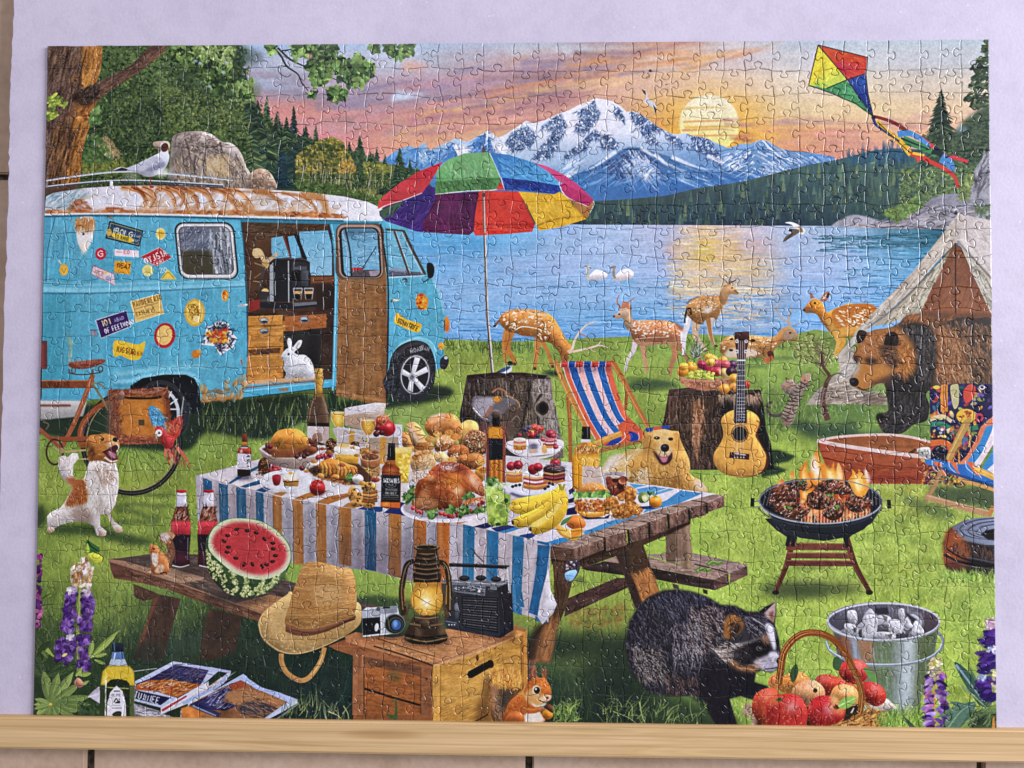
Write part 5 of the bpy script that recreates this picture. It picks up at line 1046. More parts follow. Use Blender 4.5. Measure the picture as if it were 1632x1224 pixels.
hair([700,180,790,110,900,110,1000,160,1140,125],160,36,50,['b47a4c','8c5832','5c3c28'],6,25,.5)
hair([480,640,560,600,620,600,620,660,480,660],20,30,60,['8c9460','a09878'],6,20,.5)
# ---- rowing boat
BT = [140,1010,300,975,600,962,800,980,960,1015,960,1320,500,1320,300,1300,200,1190,160,1090]
F(BT,'a04c2c',n=.08,nt=NHZ); F([150,1010,400,980,600,965,800,985,960,1020,960,1120,800,1110,560,1080,300,1040],'9c5c34',n=.1,nt=NHZ); F([300,985,600,970,900,1010,900,1040,600,1010,300,1010],'8c5030',a=.6,b=4)
L([140,1010,300,980,600,964,800,980,960,1018],'d0b4a8',18,18); L([140,1008,300,1040,560,1080,800,1112,960,1130],'d4b8b0',26,28); L([180,1130,400,1180,700,1210,960,1215],'6c2c1c',9,8); L([160,1060,400,1110,700,1150,960,1160],'b46040',30,30,a=.5,b=5)
Z(1352,680,280)
F([-40,340,740,400,740,480,600,500,300,520,120,480,-60,500],'984528',n=.08,nt=NHZ,a=.8,b=2); L([40,460,200,480,500,480,740,470],'7c3020',60,50,a=.7,b=6); L([-20,300,300,360,740,390],'70301e',8,7); hair([0,300,740,380,740,470,200,500,20,440],140,70,-4,['b05838','8c3c24','a84c30'],7,4,.4)
F([640,210,700,190,760,200,780,280,680,280,650,250],'c4bcb4',s=1,v=.3,r=5); hair([650,215,760,200,770,280,690,275],40,18,-30,['8c847c','e0dcd8','6c6460'],6,40,.6); E(690,245,7,7,'343030'); F([560,245,620,200,640,215,600,250],'5c3c2c')
# ---- towel and deck chair at the right edge
Z(1272,480,360)
TW = [950,625,1000,605,1230,595,1400,600,1420,640,1420,900,1180,1240,960,1240,955,900]
F(TW,'2c2450',n=.1)
with clip(TW):
    dabs([950,620,1400,600,1400,900,1100,1100,960,1100],110,22,11,['4c3870','d08c3c','b0483c','3c7078','8c9c4c','5c4c9c','c8b470','18142c'],a=.85)
    R(1030,600,1082,800,'d08430'); R(1048,610,1062,790,'b05c24'); F([1100,620,1130,600,1160,610,1160,740,1130,780,1110,720],'b4a878',s=1); F([1200,640,1240,600,1280,620,1270,690,1220,740,1195,700],'c44838',s=1); E(1000,622,26,14,'c8b43c'); E(1330,622,22,18,'d8d0c0'); E(1330,622,12,10,'34286c'); E(1215,830,72,52,'d8a838'); dabs([1160,800,1270,800,1270,860,1160,860],12,10,9,['9c4c28'],a=.9); E(1310,840,30,32,'b8405c'); E(1310,840,14,14,'2c2040')
    L([950,860,1040,830,1110,870],'c8b488',26,26); L([950,890,1050,890,1140,940,1300,910],'2c7c64',34,34); F([960,950,1140,960,1140,1020,960,1000],'1e1a34'); L([955,1030,1040,1020,1100,1050,1100,1120,1090,1180],'c86430',44,34); E(1020,1100,56,50,'1a1830'); dabs([970,920,1120,920,1120,1000,970,1000],24,9,9,['c8503c','4c8c9c','d8b454','c8c0b0'],a=.9); dabs([980,1060,1070,1060,1070,1150,980,1150],14,5,5,['8c88a8','5c5890'],a=.9)
    F([1180,1000,1210,960,1230,1010,1210,1080],'4c6c94',s=1); L([1160,1020,1165,1180],'d08c3c',14,14); L([1130,1000,1120,1180],'c8a048',8,8); dabs([1110,900,1250,880,1200,1180,1110,1180],40,14,10,['6c4c34','c8843c','a83c38','24203c'],a=.8)
Z(1352,680,280)
hair([700,380,880,330,1100,480,1090,540,680,540],300,36,10,['b85c34','2c2448','d09040','6c3c5c','1c1a2c','c8a468','8c3c2c'],9,40,.85); E(1010,505,30,18,'d8a838')
F([900,300,1060,-40,1130,-100,1150,-60,960,310],'b08848'); L([915,310,1020,100,1090,-40],'d0a868',12,10,a=.8); L([1110,0,1135,100,1120,190],'b88c48',24,20)
ST_ = [([1230,0,1180,130,1100,270,1010,360,1100,400,1180,330,1290,160,1360,-40,1360,-110],'d07858'),([1280,0,1220,150,1130,290,1060,370,1120,400,1240,260,1320,120,1370,-20],'3c88c4'),([1340,20,1240,250,1130,390,1200,400,1370,130,1370,-40],'d8c8d0'),([1370,180,1250,370,1240,400,1370,440],'3c88c4'),([1370,330,1290,400,1370,450],'d8ccd4')]
for p,c in ST_: F(p,c)
L([1355,-40,1320,100,1240,250,1140,385],'e4dce0',6,6)
F([710,300,850,310,1010,350,1080,350,1200,370,1360,510,1360,560,1200,510,1050,480,960,440,840,380,720,350],'3474b8')
for x0,x1,c in ((780,860,'d0683c'),(935,1010,'d0683c'),(1090,1170,'d0683c')): F([x0,318,x1,335,x1+60,470,x0+90,440],c); L([x0,316,x0+10,380,x0+90,450],'d8ccd4',7,6); L([x1,330,x1+10,390,x1+70,480],'d8ccd4',7,6)
F([1010,350,1090,350,1090,420,1140,470,1060,470,1020,410],'2c68b0'); F([720,350,840,380,960,440,1050,480,1200,520,1360,560,1360,540,1200,490,1000,430,850,370],'28447c',a=.8)
F([1170,380,1220,375,1350,440,1350,500,1200,430,1165,410],'d0a048',n=.1); L([1190,385,1350,460],'e4bc6c',14,12,a=.8)
F([680,290,710,300,715,330,690,330,670,310],'b89860'); L([860,400,800,560,720,690],'a07850',40,34); L([870,400,815,540],'b89064',10,8,a=.7); L([1020,480,1200,540,1360,590],'c09050',34,30); L([720,650,1000,730,1330,820],'b08860',50,60); L([730,640,1000,710,1330,790],'cca880',12,12,a=.6); L([1350,740,1310,830],'b87c40',40,30)
# tyre
F([890,1224,900,1100,920,980,970,930,1080,870,1200,850,1370,840,1370,1300,900,1300],'3a3a40',s=0)
F([960,940,1080,870,1200,850,1370,838,1370,1100,1240,1100,1100,1070,1000,1010],'6c7080',g=('8088a0',1000,930,1350,950)); 
for k,c in ((0,'3c404c'),(1,'8890a8'),(2,'34384a'),(3,'7c849c'),(4,'44485a'),(5,'888fa6')): L([1370,850+k*14,1200-k*-18,868+k*14,1080+k*32,910+k*12,1040+k*38,960+k*8,1120+k*36,1020,1370,1060-k*4],c,11,9,a=.75)
F([1230,1000,1280,965,1370,945,1370,1055,1300,1050],'14161a')
F([900,1000,960,945,1000,1010,1100,1070,1060,1224,920,1270,890,1224],'b8602c',s=0,b=3); hair([905,1000,960,950,1060,1050,1060,1260,900,1260],160,40,-75,['d08038','8c3c20','e09848','b0502c'],7,12,.6); hair([1080,1060,1370,1110,1370,1170,1100,1140],120,30,-80,['54545c','24242a','6c5c54'],7,10,.6); L([910,1130,1000,1160,1180,1210,1370,1224],'2c1c18',14,12,a=.8)
Z(1272,820,360)
F([1050,200,1100,100,1110,90,1150,180,1430,240,1440,470,1200,440,1070,390],'2c2a2c',a=.9,b=2); F([1060,180,1110,100,1190,190,1240,230,1230,320,1070,370,1050,280],'b45a2a',s=1,a=.75,b=5); F([1080,330,1230,320,1220,410,1090,390],'6c3c2c',a=.8,b=4); L([1060,240,1200,320,1430,370],'1a181a',12,12); L([1180,300,1430,350],'5c585c',8,8,a=.8); L([1055,290,1180,345,1430,385],'0e0c10',14,14,a=.85,b=1); L([1060,312,1200,365,1430,402],'6c5c58',7,7,a=.7)
hair([1100,190,1430,240,1430,330,1100,260],120,34,-80,['4c484c','1c1a1e','5c5254','8c4c2c'],7,10,.5)
hair([1040,440,1430,460,1430,500,1040,500],150,60,88,['6c9c38','8cb844','4c7c34','a8cc58'],7,16,.8)
# ---- stumps
Z(700,460,360)
S1 = [200,625,400,605,600,605,780,625,810,650,820,780,850,900,880,1060,900,1224,140,1224,150,900,180,740]
F(S1,'5c5048',n=.15,g=('3c342f',700,700,200,900))
with clip(S1):
    F([650,640,810,640,880,1060,880,1224,720,1224,740,900],'948880',b=8); hair([200,640,420,640,400,1000,160,1000],420,90,-86,['3a322e','54483f','2a2422','6c5c50'],8,6,.6); hair([420,640,660,640,680,900,560,1100,420,1000],300,90,-84,['7c6854','4c4038','947c64','342c28'],8,7,.6); hair([660,650,810,650,880,1100,740,1100],380,90,-80,['a09488','746860','b4a89c','544a44'],8,6,.6)
    L([650,660,640,800,600,1000],'1e1816',24,14,a=.8,b=2); L([510,660,540,760],'241e1a',16,8,a=.8,b=2); L([740,760,700,840,720,1000],'1e1816',18,12,a=.8,b=1); E(750,865,42,50,'3c322c'); E(750,865,28,36,'241c18'); ring(750,865,56,62,'84786c',10)
    F([200,625,400,608,600,608,780,628,760,655,600,640,400,650,210,650],'3a2c28',n=.15); hair([220,630,760,630,740,650,240,645],70,50,0,['54443c','241c1a'],7,6,.6)
    F([240,860,250,780,330,780,480,790,560,800,500,880,420,930,350,960,280,920],'6c6468',s=1); F([255,860,270,800,400,790,380,860,320,930],'a49ca4',s=1,b=2,a=.85); L([245,860,300,920,350,945],'d0ccd0',10,6); L([380,850,350,900,320,940],'9c6858',26,18); L([380,750,430,722,480,745,490,780],'a06c50',14,12); E(420,800,32,24,'d08830'); L([480,770,550,800,580,850,530,880,510,830],'9c785c',14,9); F([470,900,560,830,590,900,580,1020,500,1060],'5c4a40',s=1,a=.8,b=2); L([520,960,560,920,590,960],'8c7c70',9,6,a=.8); F([260,980,500,980,490,1080,340,1080,270,1040],'7c4c48',a=.7,b=4)
# magpie
F([430,600,470,570,500,555,505,535,525,530,520,560,525,590,490,612,450,608],'d0d4dc',s=1); F([415,608,450,580,500,560,515,570,470,600],'3c5878',s=1); E(512,540,20,17,'1c1c24'); L([522,545,535,552],'1c1c20',7,3); L([410,610,440,595],'24282f',10,6); L([490,612,490,625],'3c3430',4,4)
E(830,610,90,16,'24382a',a=.8,b=3); F([760,600,870,600,870,640,800,630],'2c4028',a=.7,b=3)
# deck chair in the middle
DCW = 'c0803c'
L([930,760,945,1000,950,1300],'a86430',28,26); L([1360,700,1345,880],'a05c34',24,20); L([935,760,948,1000],'c88848',8,8,a=.7)
L([835,515,900,680,990,860,1060,1000,1090,1060],DCW,36,36); L([828,520,890,680,1040,990],'d8a058',10,10,a=.8); L([1245,520,1330,660,1420,840,1510,1000],'b06c38',38,34); L([1236,525,1320,665,1500,1000],'d0904c',9,9,a=.8)
CH_ = lambda t,u: None
lt = np.array([[885,525],[920,650],[985,800],[1060,960],[1130,1090]]); rt = np.array([[1235,525],[1260,640],[1310,800],[1370,930],[1490,1045]])
fr = [0,.11,.28,.40,.55,.66,.82,1]; cl = ['dc6444','2c64ac','e8a49c','2c68b0','e4b4b4','2c68b0','dc6848']
fr = [0,.115,.29,.42,.58,.70,.86,1]
for i,c in enumerate(cl):
    a,b2 = lt+(rt-lt)*fr[i],lt+(rt-lt)*fr[i+1]
    q = np.vstack([spl(a,False),spl(b2,False)[::-1]]); F(q,c,g=('e4b8bc' if i in (2,4) else c,1000,560,1000,800)); L(a,'e8d0d0',6,5)
hair([890,560,1230,560,1460,1040,1140,1080],120,60,-62,['3c78bc','dcb0ac','24549c'],6,5,.12)
for x0,x1,c in ((880,935,'c84838'),(935,985,'28509c'),(985,1045,'cc4838'),(1045,1100,'28549c'),(1100,1155,'cc4838'),(1155,1205,'28549c'),(1205,1245,'cc4838')): F([x0,525,x1,525,x1-4,565,x0-4,570],c,v=.3,r=4); L([x0,525,x0-4,568],'e8d8d8',5,5)
F([900,560,1240,555,1245,600,915,610],'241c44',a=.3,b=4)
F([1290,990,1370,930,1490,1045,1470,1100,1330,1130,1200,1140,1130,1090,1240,1090,1310,1060],'d05c3c'); F([1200,1135,1260,1080,1310,1060,1320,1100,1270,1130],'2c4c98'); F([1370,1030,1430,1050,1440,1100,1380,1120,1385,1070],'28489c',s=1); L([1340,1040,1340,1080,1270,1135],'e0c4c4',6,5); L([1440,1040,1445,1080,1430,1110],'e0c4c4',5,5)
L([1120,1130,1200,1090,1320,1045],'cc9040',46,40); L([1120,1115,1310,1035],'e0b060',12,10,a=.8); L([1060,1200,1250,1150,1480,1100],'a0703c',34,26)
F([1490,1010,1560,1000,1640,990,1640,1030,1500,1040],'2c4c98'); F([1540,1000,1590,995,1590,1030,1540,1035],'cc5c3c')
# stump with fruit,guitar
Z(1000,440,360)
S2 = [300,820,460,805,700,830,960,820,985,950,1000,1100,1040,1224,1060,1400,200,1400,240,1150,270,1000]
F(S2,'4a382e',n=.15,g=('241f1e',500,900,1000,950))
with clip(S2):
    hair([290,840,680,840,660,1380,240,1380],620,90,-88,['54402f','2c221c','6c5240','3a2c24','7c6450'],8,6,.6); hair([700,850,980,850,1020,1300,720,1300],300,90,-86,['2c2624','1c1818','443a34','5c5048'],8,6,.6)
    hair([470,900,560,870,540,1100,500,1280,470,1200],160,70,-84,['b07c5c','94643f','c4906c','6c4a34'],8,8,.7); hair([640,850,960,840,950,890,660,880],130,50,-80,['a8886c','7c6450','c0a080'],8,14,.6); F([680,900,760,890,780,1100,680,1140],'1e1a1a',a=.6,b=5)
    F([310,815,460,803,960,815,950,845,600,850,330,845],'4c3a32',n=.1); hair([320,815,950,820,940,840,340,840],60,60,0,['6c5448','2c2220'],7,5,.6); R(860,1000,1010,1250,'1e1c1e',a=.5,b=10)
# fruit basket
L([520,700,510,630,540,580,600,570],'9c6c44',16,12)
hair([440,600,490,500,540,510,520,600],60,60,80,['8c9484','5c6458','b8c0b4','444c40'],6,40,.8)
F([365,735,500,745,700,740,780,725,760,780,700,815,560,830,430,805,385,770],'b47854',s=0,n=.1); 
with clip([365,735,500,745,700,740,780,725,760,780,700,815,560,830,430,805,385,770]):
    hair([360,735,780,725,720,820,420,810],260,40,0,['d09c78','84503a','b47050','9c6044'],7,14,.7); hair([360,735,780,725,720,820,420,810],90,24,88,['6c3c2c','c89070'],6,8,.6)
L([365,733,460,752,600,758,720,745,780,728],'c08864',14,14)
for x,y,r_,c in ((430,690,0,0),): pass
def ball(x,y,rx,ry,c,hl='f0d8c0',**k):
    E(x,y,rx,ry,c,v=.5,r=max(3,int(rx*FR[2]*LS*.5)),**k); E(x+rx*.25,y-ry*.4,rx*.28,ry*.2,hl,a=.5,b=1)
ball(460,660,44,42,'e0942c'); ball(400,690,42,40,'dc8c2c'); ball(405,655,34,30,'e8a434')
for x,y,c in ((590,590,'d8a83c'),(620,600,'dcb048'),(690,610,'d0943c'),(640,635,'b8485c'),(560,650,'b03450'),(540,640,'a03048'),(680,640,'c05c5c'),(600,625,'d0a040'),(740,650,'6c4464'),(760,640,'5c3858'),(710,640,'c8545c')): ball(x,y,34,32,c)
for x,y,c in ((610,690,'a82c40'),(650,690,'b83c48'),(700,700,'d8a868'),(750,690,'4c2c3c'),(770,740,'d89838')): ball(x,y,40,36,c)
for i in range(60): x = 440+rng.rand()*190; y = 690+rng.rand()*44+max(0,x-560)*.25; ball(x,y,13,13,pick(['b4b83c','c8cc58','98a030'],1)[0])
ball(700,815,38,37,'e08c30'); ball(770,805,32,34,'dc8430'); ball(865,785,22,30,'b83c34')
# ukulele
F([680,1040,720,990,780,970,860,975,940,1000,955,1060,940,1120,960,1200,1010,1290,1020,1360,980,1420,860,1455,740,1440,660,1390,640,1320,680,1220,700,1130,680,1080],'54301f',s=1)
Z(1120,660,280)
UK = [170,60,200,10,260,-30,350,-45,440,-30,510,20,530,80,510,150,490,200,530,270,580,350,590,430,560,520,480,570,370,585,260,575,160,530,105,450,105,370,140,310,180,240,190,170]
F(UK,'d89c44',s=1,v=.3,r=10,n=.04,nt=NVT)
with clip(UK,1): hair(UK,200,60,89,['e0a850','cc9038','d89c48'],7,3,.35); R(290,-60,410,85,'2c2424')
E(345,180,80,84,'7c4c2c',a=.55); ring(345,180,78,80,'4c2c1c',5); E(345,182,66,66,'241a18'); L([500,60,528,90,500,190,540,280,592,380,590,440],'7c4424',12,10,a=.8)
F([252,352,435,372,430,425,248,408],'54302a'); F([300,360,400,375,400,385,300,372],'c8b8b0')
for i,x in enumerate((292,318,350,376)): L([x-2,-300,x,100,x+4,400],'d0c4b8',4,4,s=0,a=.8); E(x+6,404,6,6,'d8d0c8')
Z(1000,440,360)
F([775,405,880,400,882,440,865,520,850,605,795,608,785,540,772,440],'4c302c',v=.3,r=5); F([795,608,850,606,850,800,855,1055,780,1055,786,800],'342c34')
for y in (640,680,720,755,790,820,850,880,905,930,955,980,1000,1020,1040): L([790,y,852,y],'9c98a0',5,5)
for x in (800,815,830,845): L([x+2,470,x,620,x-8+(x-822)*.2,1055],'c8c4c8',4,4,s=0,a=.8)
R(790,603,853,614,'d8d0c8')
for x,y in ((790,470),(858,470),(790,545),(855,545)): E(x,y,13,14,'c8c4c8'); E(x,y,6,6,'6c6468')
# cat reaching up
CT = [1110,790,1140,760,1190,745,1220,770,1240,780,1260,720,1290,705,1325,710,1310,790,1270,840,1250,900,1225,960,1210,1020,1180,1075,1130,1075,1115,1010,1140,950,1180,880,1150,850,1120,820]
L([1120,1000,1080,1010,1030,1000,1010,960,1020,920,1050,910],'544c44',24,16); F(CT,'8c7c6c',s=1,v=.3,r=8); hair(CT,70,20,60,['b0a090','c8b8a4','9c8c7c'],5,25,.5,keep=1,sm=1); [L([x-26,y-8,x+6,y+4,x+30,y-4],'34291f',8,4,a=.85) for x,y in ((1190,880),(1182,905),(1172,930),(1160,955),(1150,980),(1145,1005),(1140,1030),(1205,860),(1225,835),(1240,810),(1215,905),(1205,935),(1195,965),(1185,995),(1175,1025),(1165,1050),(1262,800),(1275,775),(1300,790),(1305,760),(1170,770),(1190,790),(1150,800),(1250,865),(1235,890))]; F([1115,790,1150,765,1190,770,1180,800,1140,810],'b4906c',s=1,a=.7,b=2); L([1150,755,1145,735,1170,750],'6c5444',9,6); L([1260,760,1275,715],'c08858',22,16,a=.8); L([1290,770,1315,715],'c08858',20,16,a=.8); E(1150,1065,30,14,'8c6c5c'); E(1118,792,8,7,'a8787c')
L([1300,900,1310,860,1290,930,1270,980],'8cac68',10,3,a=.6)
# ---- grill
Z(1120,660,280)
RG = np.radians(np.linspace(0,360,80))
Z(1172,954,360)
E(430,-60,250,56,'3c5034',a=.85,b=10)
Z(1272,820,360)
E(160,540,330,50,'44562f',a=.85,b=10)
for p,w in (([-30,150,-80,360,-160,560],44),([350,170,420,380,520,560],46)): L(p,'5c3828',w,w*.7); L([p[0]-12,p[1],p[2]-12,p[3],p[4]-12,p[5]],'8c5c44',8,5,a=.6)
E(518,565,26,18,'2c2a28'); E(-160,565,26,16,'2c2a28')
for y,h in ((205,56),(275,46),(330,46)): F([-80,y,370+(y-205)*.35,y+4,380+(y-205)*.35,y+h,-90,y+h-4],'6c3f30',n=.12,nt=NHZ); L([-80,y+3,370+(y-205)*.35,y+6],'94604a',7,6)
R(-20,378,240,392,'4c3c30',a=.6,b=3)
F([-240,30,560,0,540,60,400,140,340,200,320,160,-20,160,-40,210,-70,170,-160,110],'2c3034',s=0)
for p in ([-20,160,-40,230],[340,150,360,240],[-60,150,-80,230]): L(p,'24282a',34,24)
Z(1120,660,280)
BW = [525,780,560,870,660,980,780,1080,900,1150,1130,1180,1360,1140,1500,1070,1600,970,1660,860,1670,790]
F(BW,'2c3034',s=0,g=('24282a',1000,900,1000,1180)); L([600,900,700,1010,900,1120,1130,1150],'54585e',10,6,a=.5,b=3)
E(1097,810,574,214,'54585c',rot=1.5); E(1097,806,560,202,'24262a',rot=1.5)
for x in range(560,1660,34): L([x,860-abs(x-1097)*.02,x+ (1097-x)*.06+24,640],'8c9096',6,4,s=0,a=.75)
with clip(np.c_[1097+555*np.cos(RG),812+200*np.sin(RG)].ravel()):
    dabs([880,760,1320,740,1560,860,1520,960,1000,1010,900,990],180,40,20,['d0602c','e89048','b04420','f0b878','8c3018'],a=.6,ang=80,sp=20)
    for x in range(920,1560,30): L([x,1010,x+4,880],'f0c098' if x % 60 else 'c8541f',10,6,a=.85)
def flame(p,c1='e88c2c',c2='f4d8a0'):
    F(p,c1,s=1,a=.95); q = np.array(p,float).reshape(-1,2); m = q.mean(0)+[0,20]; F(m+(q-m)*[.62,.72],'f0b040',s=1,a=.8,b=3); F(m+[4,14]+(q-m)*[.34,.5],c2,s=1,a=.85,b=2); F(m+[-16,0]+(q-m)*[.2,.66],'fae8b8',s=1,a=.6,b=2)
F([960,700,1000,560,1030,420,1080,430,1140,520,1220,470,1300,560,1320,700],'d87820',s=1,a=.5,b=10)
flame([1020,640,1000,560,1010,450,1040,370,1065,330,1090,400,1100,470,1130,520,1140,620,1100,680],'e88830','f0c488'); F([1015,530,1010,430,1035,380,1050,440,1090,560],'f0e4d8',s=1,a=.8,b=3)
flame([910,640,900,540,930,470,975,440,965,520,1000,560,1010,660,960,700],'e07c24','e8a448'); flame([1110,600,1100,500,1130,450,1160,520,1200,490,1215,440,1230,520,1280,540,1310,600,1300,680,1140,680],'e48428','f0bc68'); flame([1240,560,1260,450,1300,540,1300,600,1270,620],'e8a860','f4dcc0'); flame([830,600,815,560,850,530,850,590],'d87028'); flame([690,650,740,600,760,640,720,680],'d06c34','dc8048')
flame([1370,660,1350,620,1390,560,1385,510,1440,560,1450,510,1500,570,1520,520,1540,640,1540,700,1480,780,1410,740],'e89430','f4c878'); F([1500,530,1520,520,1560,610,1530,640],'ecdcd0',s=1,a=.8,b=2); flame([900,700,950,720,1040,680,1000,790,920,790],'d86c20','f0a040')
def steak(p,n=60,cols=('54301f','3c2016','84482e','a06444','b87c5c'),ang=-25):
    F(p,'74402a',s=1,v=.7,r=8); hair(p,n,30,ang,list(cols),8,20,.65,keep=1,sm=1)
    hair(p,int(n*.4),34,ang+70,['20120e','18100c','2c1810'],9,6,.85,keep=1,sm=1); hair(p,int(n*.3),22,ang+66,['d8c0b4','c8a898','e0d0c8'],5,14,.75,keep=1,sm=1)
steak([640,700,700,660,800,660,870,700,860,790,780,820,700,830,640,800],80); steak([820,620,900,610,970,630,960,690,860,700],40); steak([1050,680,1120,620,1240,615,1320,650,1390,720,1330,750,1200,740,1100,730],90); steak([980,740,1080,720,1220,770,1210,830,1100,890,980,860,970,800],90,ang=10); steak([660,860,740,820,860,820,940,850,1000,890,940,960,820,980,700,930],110,ang=-20); steak([1110,920,1180,850,1260,800,1320,830,1300,940,1220,990,1140,960],90,('6c3c24','3c2018','8c4c2c','b06c3c','2c1812'),40); steak([1330,800,1400,760,1500,780,1540,830,1500,900,1420,915,1350,880],70); steak([1490,760,1560,790,1570,840,1510,840],30); steak([620,780,660,760,680,830,620,830],20)
for p in ([890,620,940,610,945,635,900,645],[760,860,840,850,830,880,780,880],[1210,860,1260,845,1270,870,1230,885],[1140,745,1210,740,1200,765,1150,765]): dabs(p,14,14,7,['4c7034','6c8c44','38582c'],a=.9)
L(np.c_[1097+568*np.cos(RG),810+208*np.sin(RG)][2:39],'9ca0a8',12,12,s=0); L(np.c_[1097+572*np.cos(RG),814+212*np.sin(RG)][39:78],'7c8088',9,9,s=0); L(np.c_[1097+582*np.cos(RG),834+212*np.sin(RG)][2:39],'3c4046',14,14,s=0,a=.7)
L([530,810,480,810],'6c7074',8,8); L([540,860,480,862],'6c7074',8,8); L([465,780,462,860],'24262a',34,34); 
Z(1352,680,280)
L([310,690,370,690],'6c6c70',6,6); L([310,760,370,762],'6c6c70',6,6); L([378,680,384,760],'24262a',34,34)

# ---- picnic table: far bench,legs,top planks
Z(860,780,360)
PK_ = '7c6458'
def plank(top,front,end=None,c='8c7468',c2='5c463c',c3='74584c'):
    F(top,c,n=.12,nt=NHZ)
    if front: F(front,c2,n=.15,nt=NHZ)
    if end: F(end,c3,n=.15)
# shadow on the grass below
F([-100,1050,130,1040,600,1060,720,900,700,1224,-100,1224],'26332a',s=0,a=.75,b=12)
F([240,660,300,620,400,760,380,700],'4c5c34',a=.8,b=4)
dabs([250,880,620,820,640,900,560,1000,200,1000],110,26,14,['94783c','a48444','7c7c38','8c6c38'],a=.4)
# far bench
F([1090,460,1160,470,1500,545,1500,575,1380,610,1110,550,780,480,780,470],'9c8478',n=.1,nt=NHZ)
F([1380,600,1500,555,1505,620,1375,680],'6c5448',n=.2,nt=NHZ)
F([470,520,560,480,790,490,920,530,1110,550,1365,605,1260,655,1100,625,830,570,640,560],'94786a',n=.1,nt=NHZ)
F([300,570,470,520,830,572,1100,625,1265,655,1265,728,1100,700,840,650,600,620,340,585],'3c302c',n=.2,nt=NHZ); F([1260,655,1365,605,1370,690,1262,730],'5c463c',n=.2,nt=NHZ)
hair([480,510,800,490,1360,605,1260,650,840,570],120,60,-10,['ac9084','7c6458','b89c8c'],6,6,.5); hair([1110,470,1490,550,1390,605,800,490],100,60,-12,['ac9488','84695c','b8a090'],6,6,.5); L([1120,540,1360,600],'4c3830',8,10)
F([960,680,1000,690,1010,720,970,715],'4c4038'); F([1180,720,1215,730,1215,760,1185,750],'34302c')
for x,y in ((1270,532),(1190,582)):
    L([x-60,y+16,x-20,y-8,x+20,y+6,x+55,y-8],'4c7c34',28,20); L([x-50,y+6,x-15,y-14,x+20,y-4,x+50,y-14],'7ca84c',8,6)
# far leg
F([920,270,1090,235,1085,300,1105,460,1095,580,1030,570,1020,500,985,490,980,535,915,525,915,400],'7c6450',n=.12,nt=NVT); F([915,270,990,260,985,490,980,530,915,525],'6c5644',a=.9,b=1); F([1050,250,1090,240,1085,300,1108,460,1098,580,1070,575,1070,420],'a88c6c',a=.8,b=2)
F([250,520,470,430,790,350,930,290,1090,220,1090,250,930,330,560,470,300,560],'3a2a22',b=1)
F([70,420,250,520,240,560,90,540],'34261f')
# braces
F([300,520,560,440,920,290,920,330,760,400,560,480,310,570],'4c382c',n=.15,nt=NHZ); F([180,920,640,710,640,640,560,640,200,790],'4c3830',n=.15,nt=NHZ); hair([190,900,630,700,600,650,210,800],80,60,24,['5c463a','3a2c26','6c5040'],6,6,.6)
F([555,480,740,370,790,520,870,740,740,820,720,870,690,850,620,640],'54402f',n=.15,nt=NVT); F([655,600,790,560,830,660,868,740,745,820],'b0703c',n=.1,nt=NVT,b=1); F([555,480,650,430,660,600,740,820,710,870,690,850,620,640],'3c2e28',a=.8,b=2); F([650,420,735,375,790,550,700,640,655,590],'4c3828',a=.8,b=3)
hair([660,600,800,560,866,740,750,815],70,60,-62,['c4864c','945c30','bc7c44'],6,6,.6)
# near leg
F([95,520,180,530,250,620,190,860,130,1000,80,1250,-90,1250,-60,1100,0,1000,100,900,110,700],'54402f',n=.12,nt=NVT); F([30,1010,130,930,120,1060,80,1250,-90,1250,-50,1100],'94643c',n=.12,nt=NVT,b=3)
hair([20,1010,130,960,80,1240,-60,1240],160,90,76,['b07c4c','74502f','a87040','8c5c38'],6,6,.6); hair([100,540,220,560,180,860,110,900],100,80,80,['6c5040','3c2c24','5c4434'],6,6,.6)
F([-90,1120,-20,980,30,960,-30,1240,-100,1240],'34261f',s=0,a=.8,b=5)
# table top
TOPC = ['a08476','9c8070','947a6c','967a6c','9c8070','a88c80']
F([-60,400,70,400,1130,30,1330,40,1335,75,1210,100,1080,130,930,180,790,235,640,290,470,350,250,430,70,420],'9c8274',n=.12,nt=NHZ)
ends = [([80,410,250,425,250,525,85,500],[245,425,468,352,468,430,250,525]),([0]*6,[470,345,630,300,632,405,475,450]),(0,[650,290,782,240,785,350,655,385]),(0,[795,235,922,185,922,295,800,345]),(0,[935,180,1072,135,1075,240,940,275]),(0,[1085,130,1200,95,1204,185,1090,215]),(0,[1212,95,1330,42,1336,125,1215,165])]
F([80,410,250,432,250,525,85,500],'5c4438',n=.2,nt=NHZ)
for _,e in ends: F(e,'78594c',n=.25,nt=NVT,v=.15,r=4)
for _,e in ends: hair(e,40,24,-70,['9c7c6c','543c34','8c6c5c'],5,20,.6,keep=1); L(e[:4],'b89c8c',7,6,s=0)
for x,y,x2,y2 in ((468,345,475,450),(640,290,650,390),(788,235,795,348),(928,180,935,285),(1078,130,1085,225),(1206,95,1212,175)): L([x,y,x2,y2],'2c201c',16,16,s=0)
for p in ([470,350,370,330],[640,292,470,280],[790,236,640,222],[930,182,820,168],[1080,132,960,120],[1208,96,1080,76]): L(p,'4c3830',9,5,s=0)
hair([70,410,480,280,900,150,1330,45,1200,100,930,180,470,345,250,425],260,60,-6,['b89c90','846c60','c4a898','7c6054'],6,8,.45)
# blue butterfly under the edge
F([180,560,200,520,270,505,295,530,285,600,240,660,195,660,175,610],'4c4048',s=1); F([185,610,230,585,275,590,240,655,200,660],'8cb8dc',s=1,v=.2,r=5); dabs([190,530,280,515,260,575,190,580],26,9,5,['c8bcc0','2c242a','b09ca4','343038'],a=.9); L([190,620,250,630],'5c9ccc',6,5)
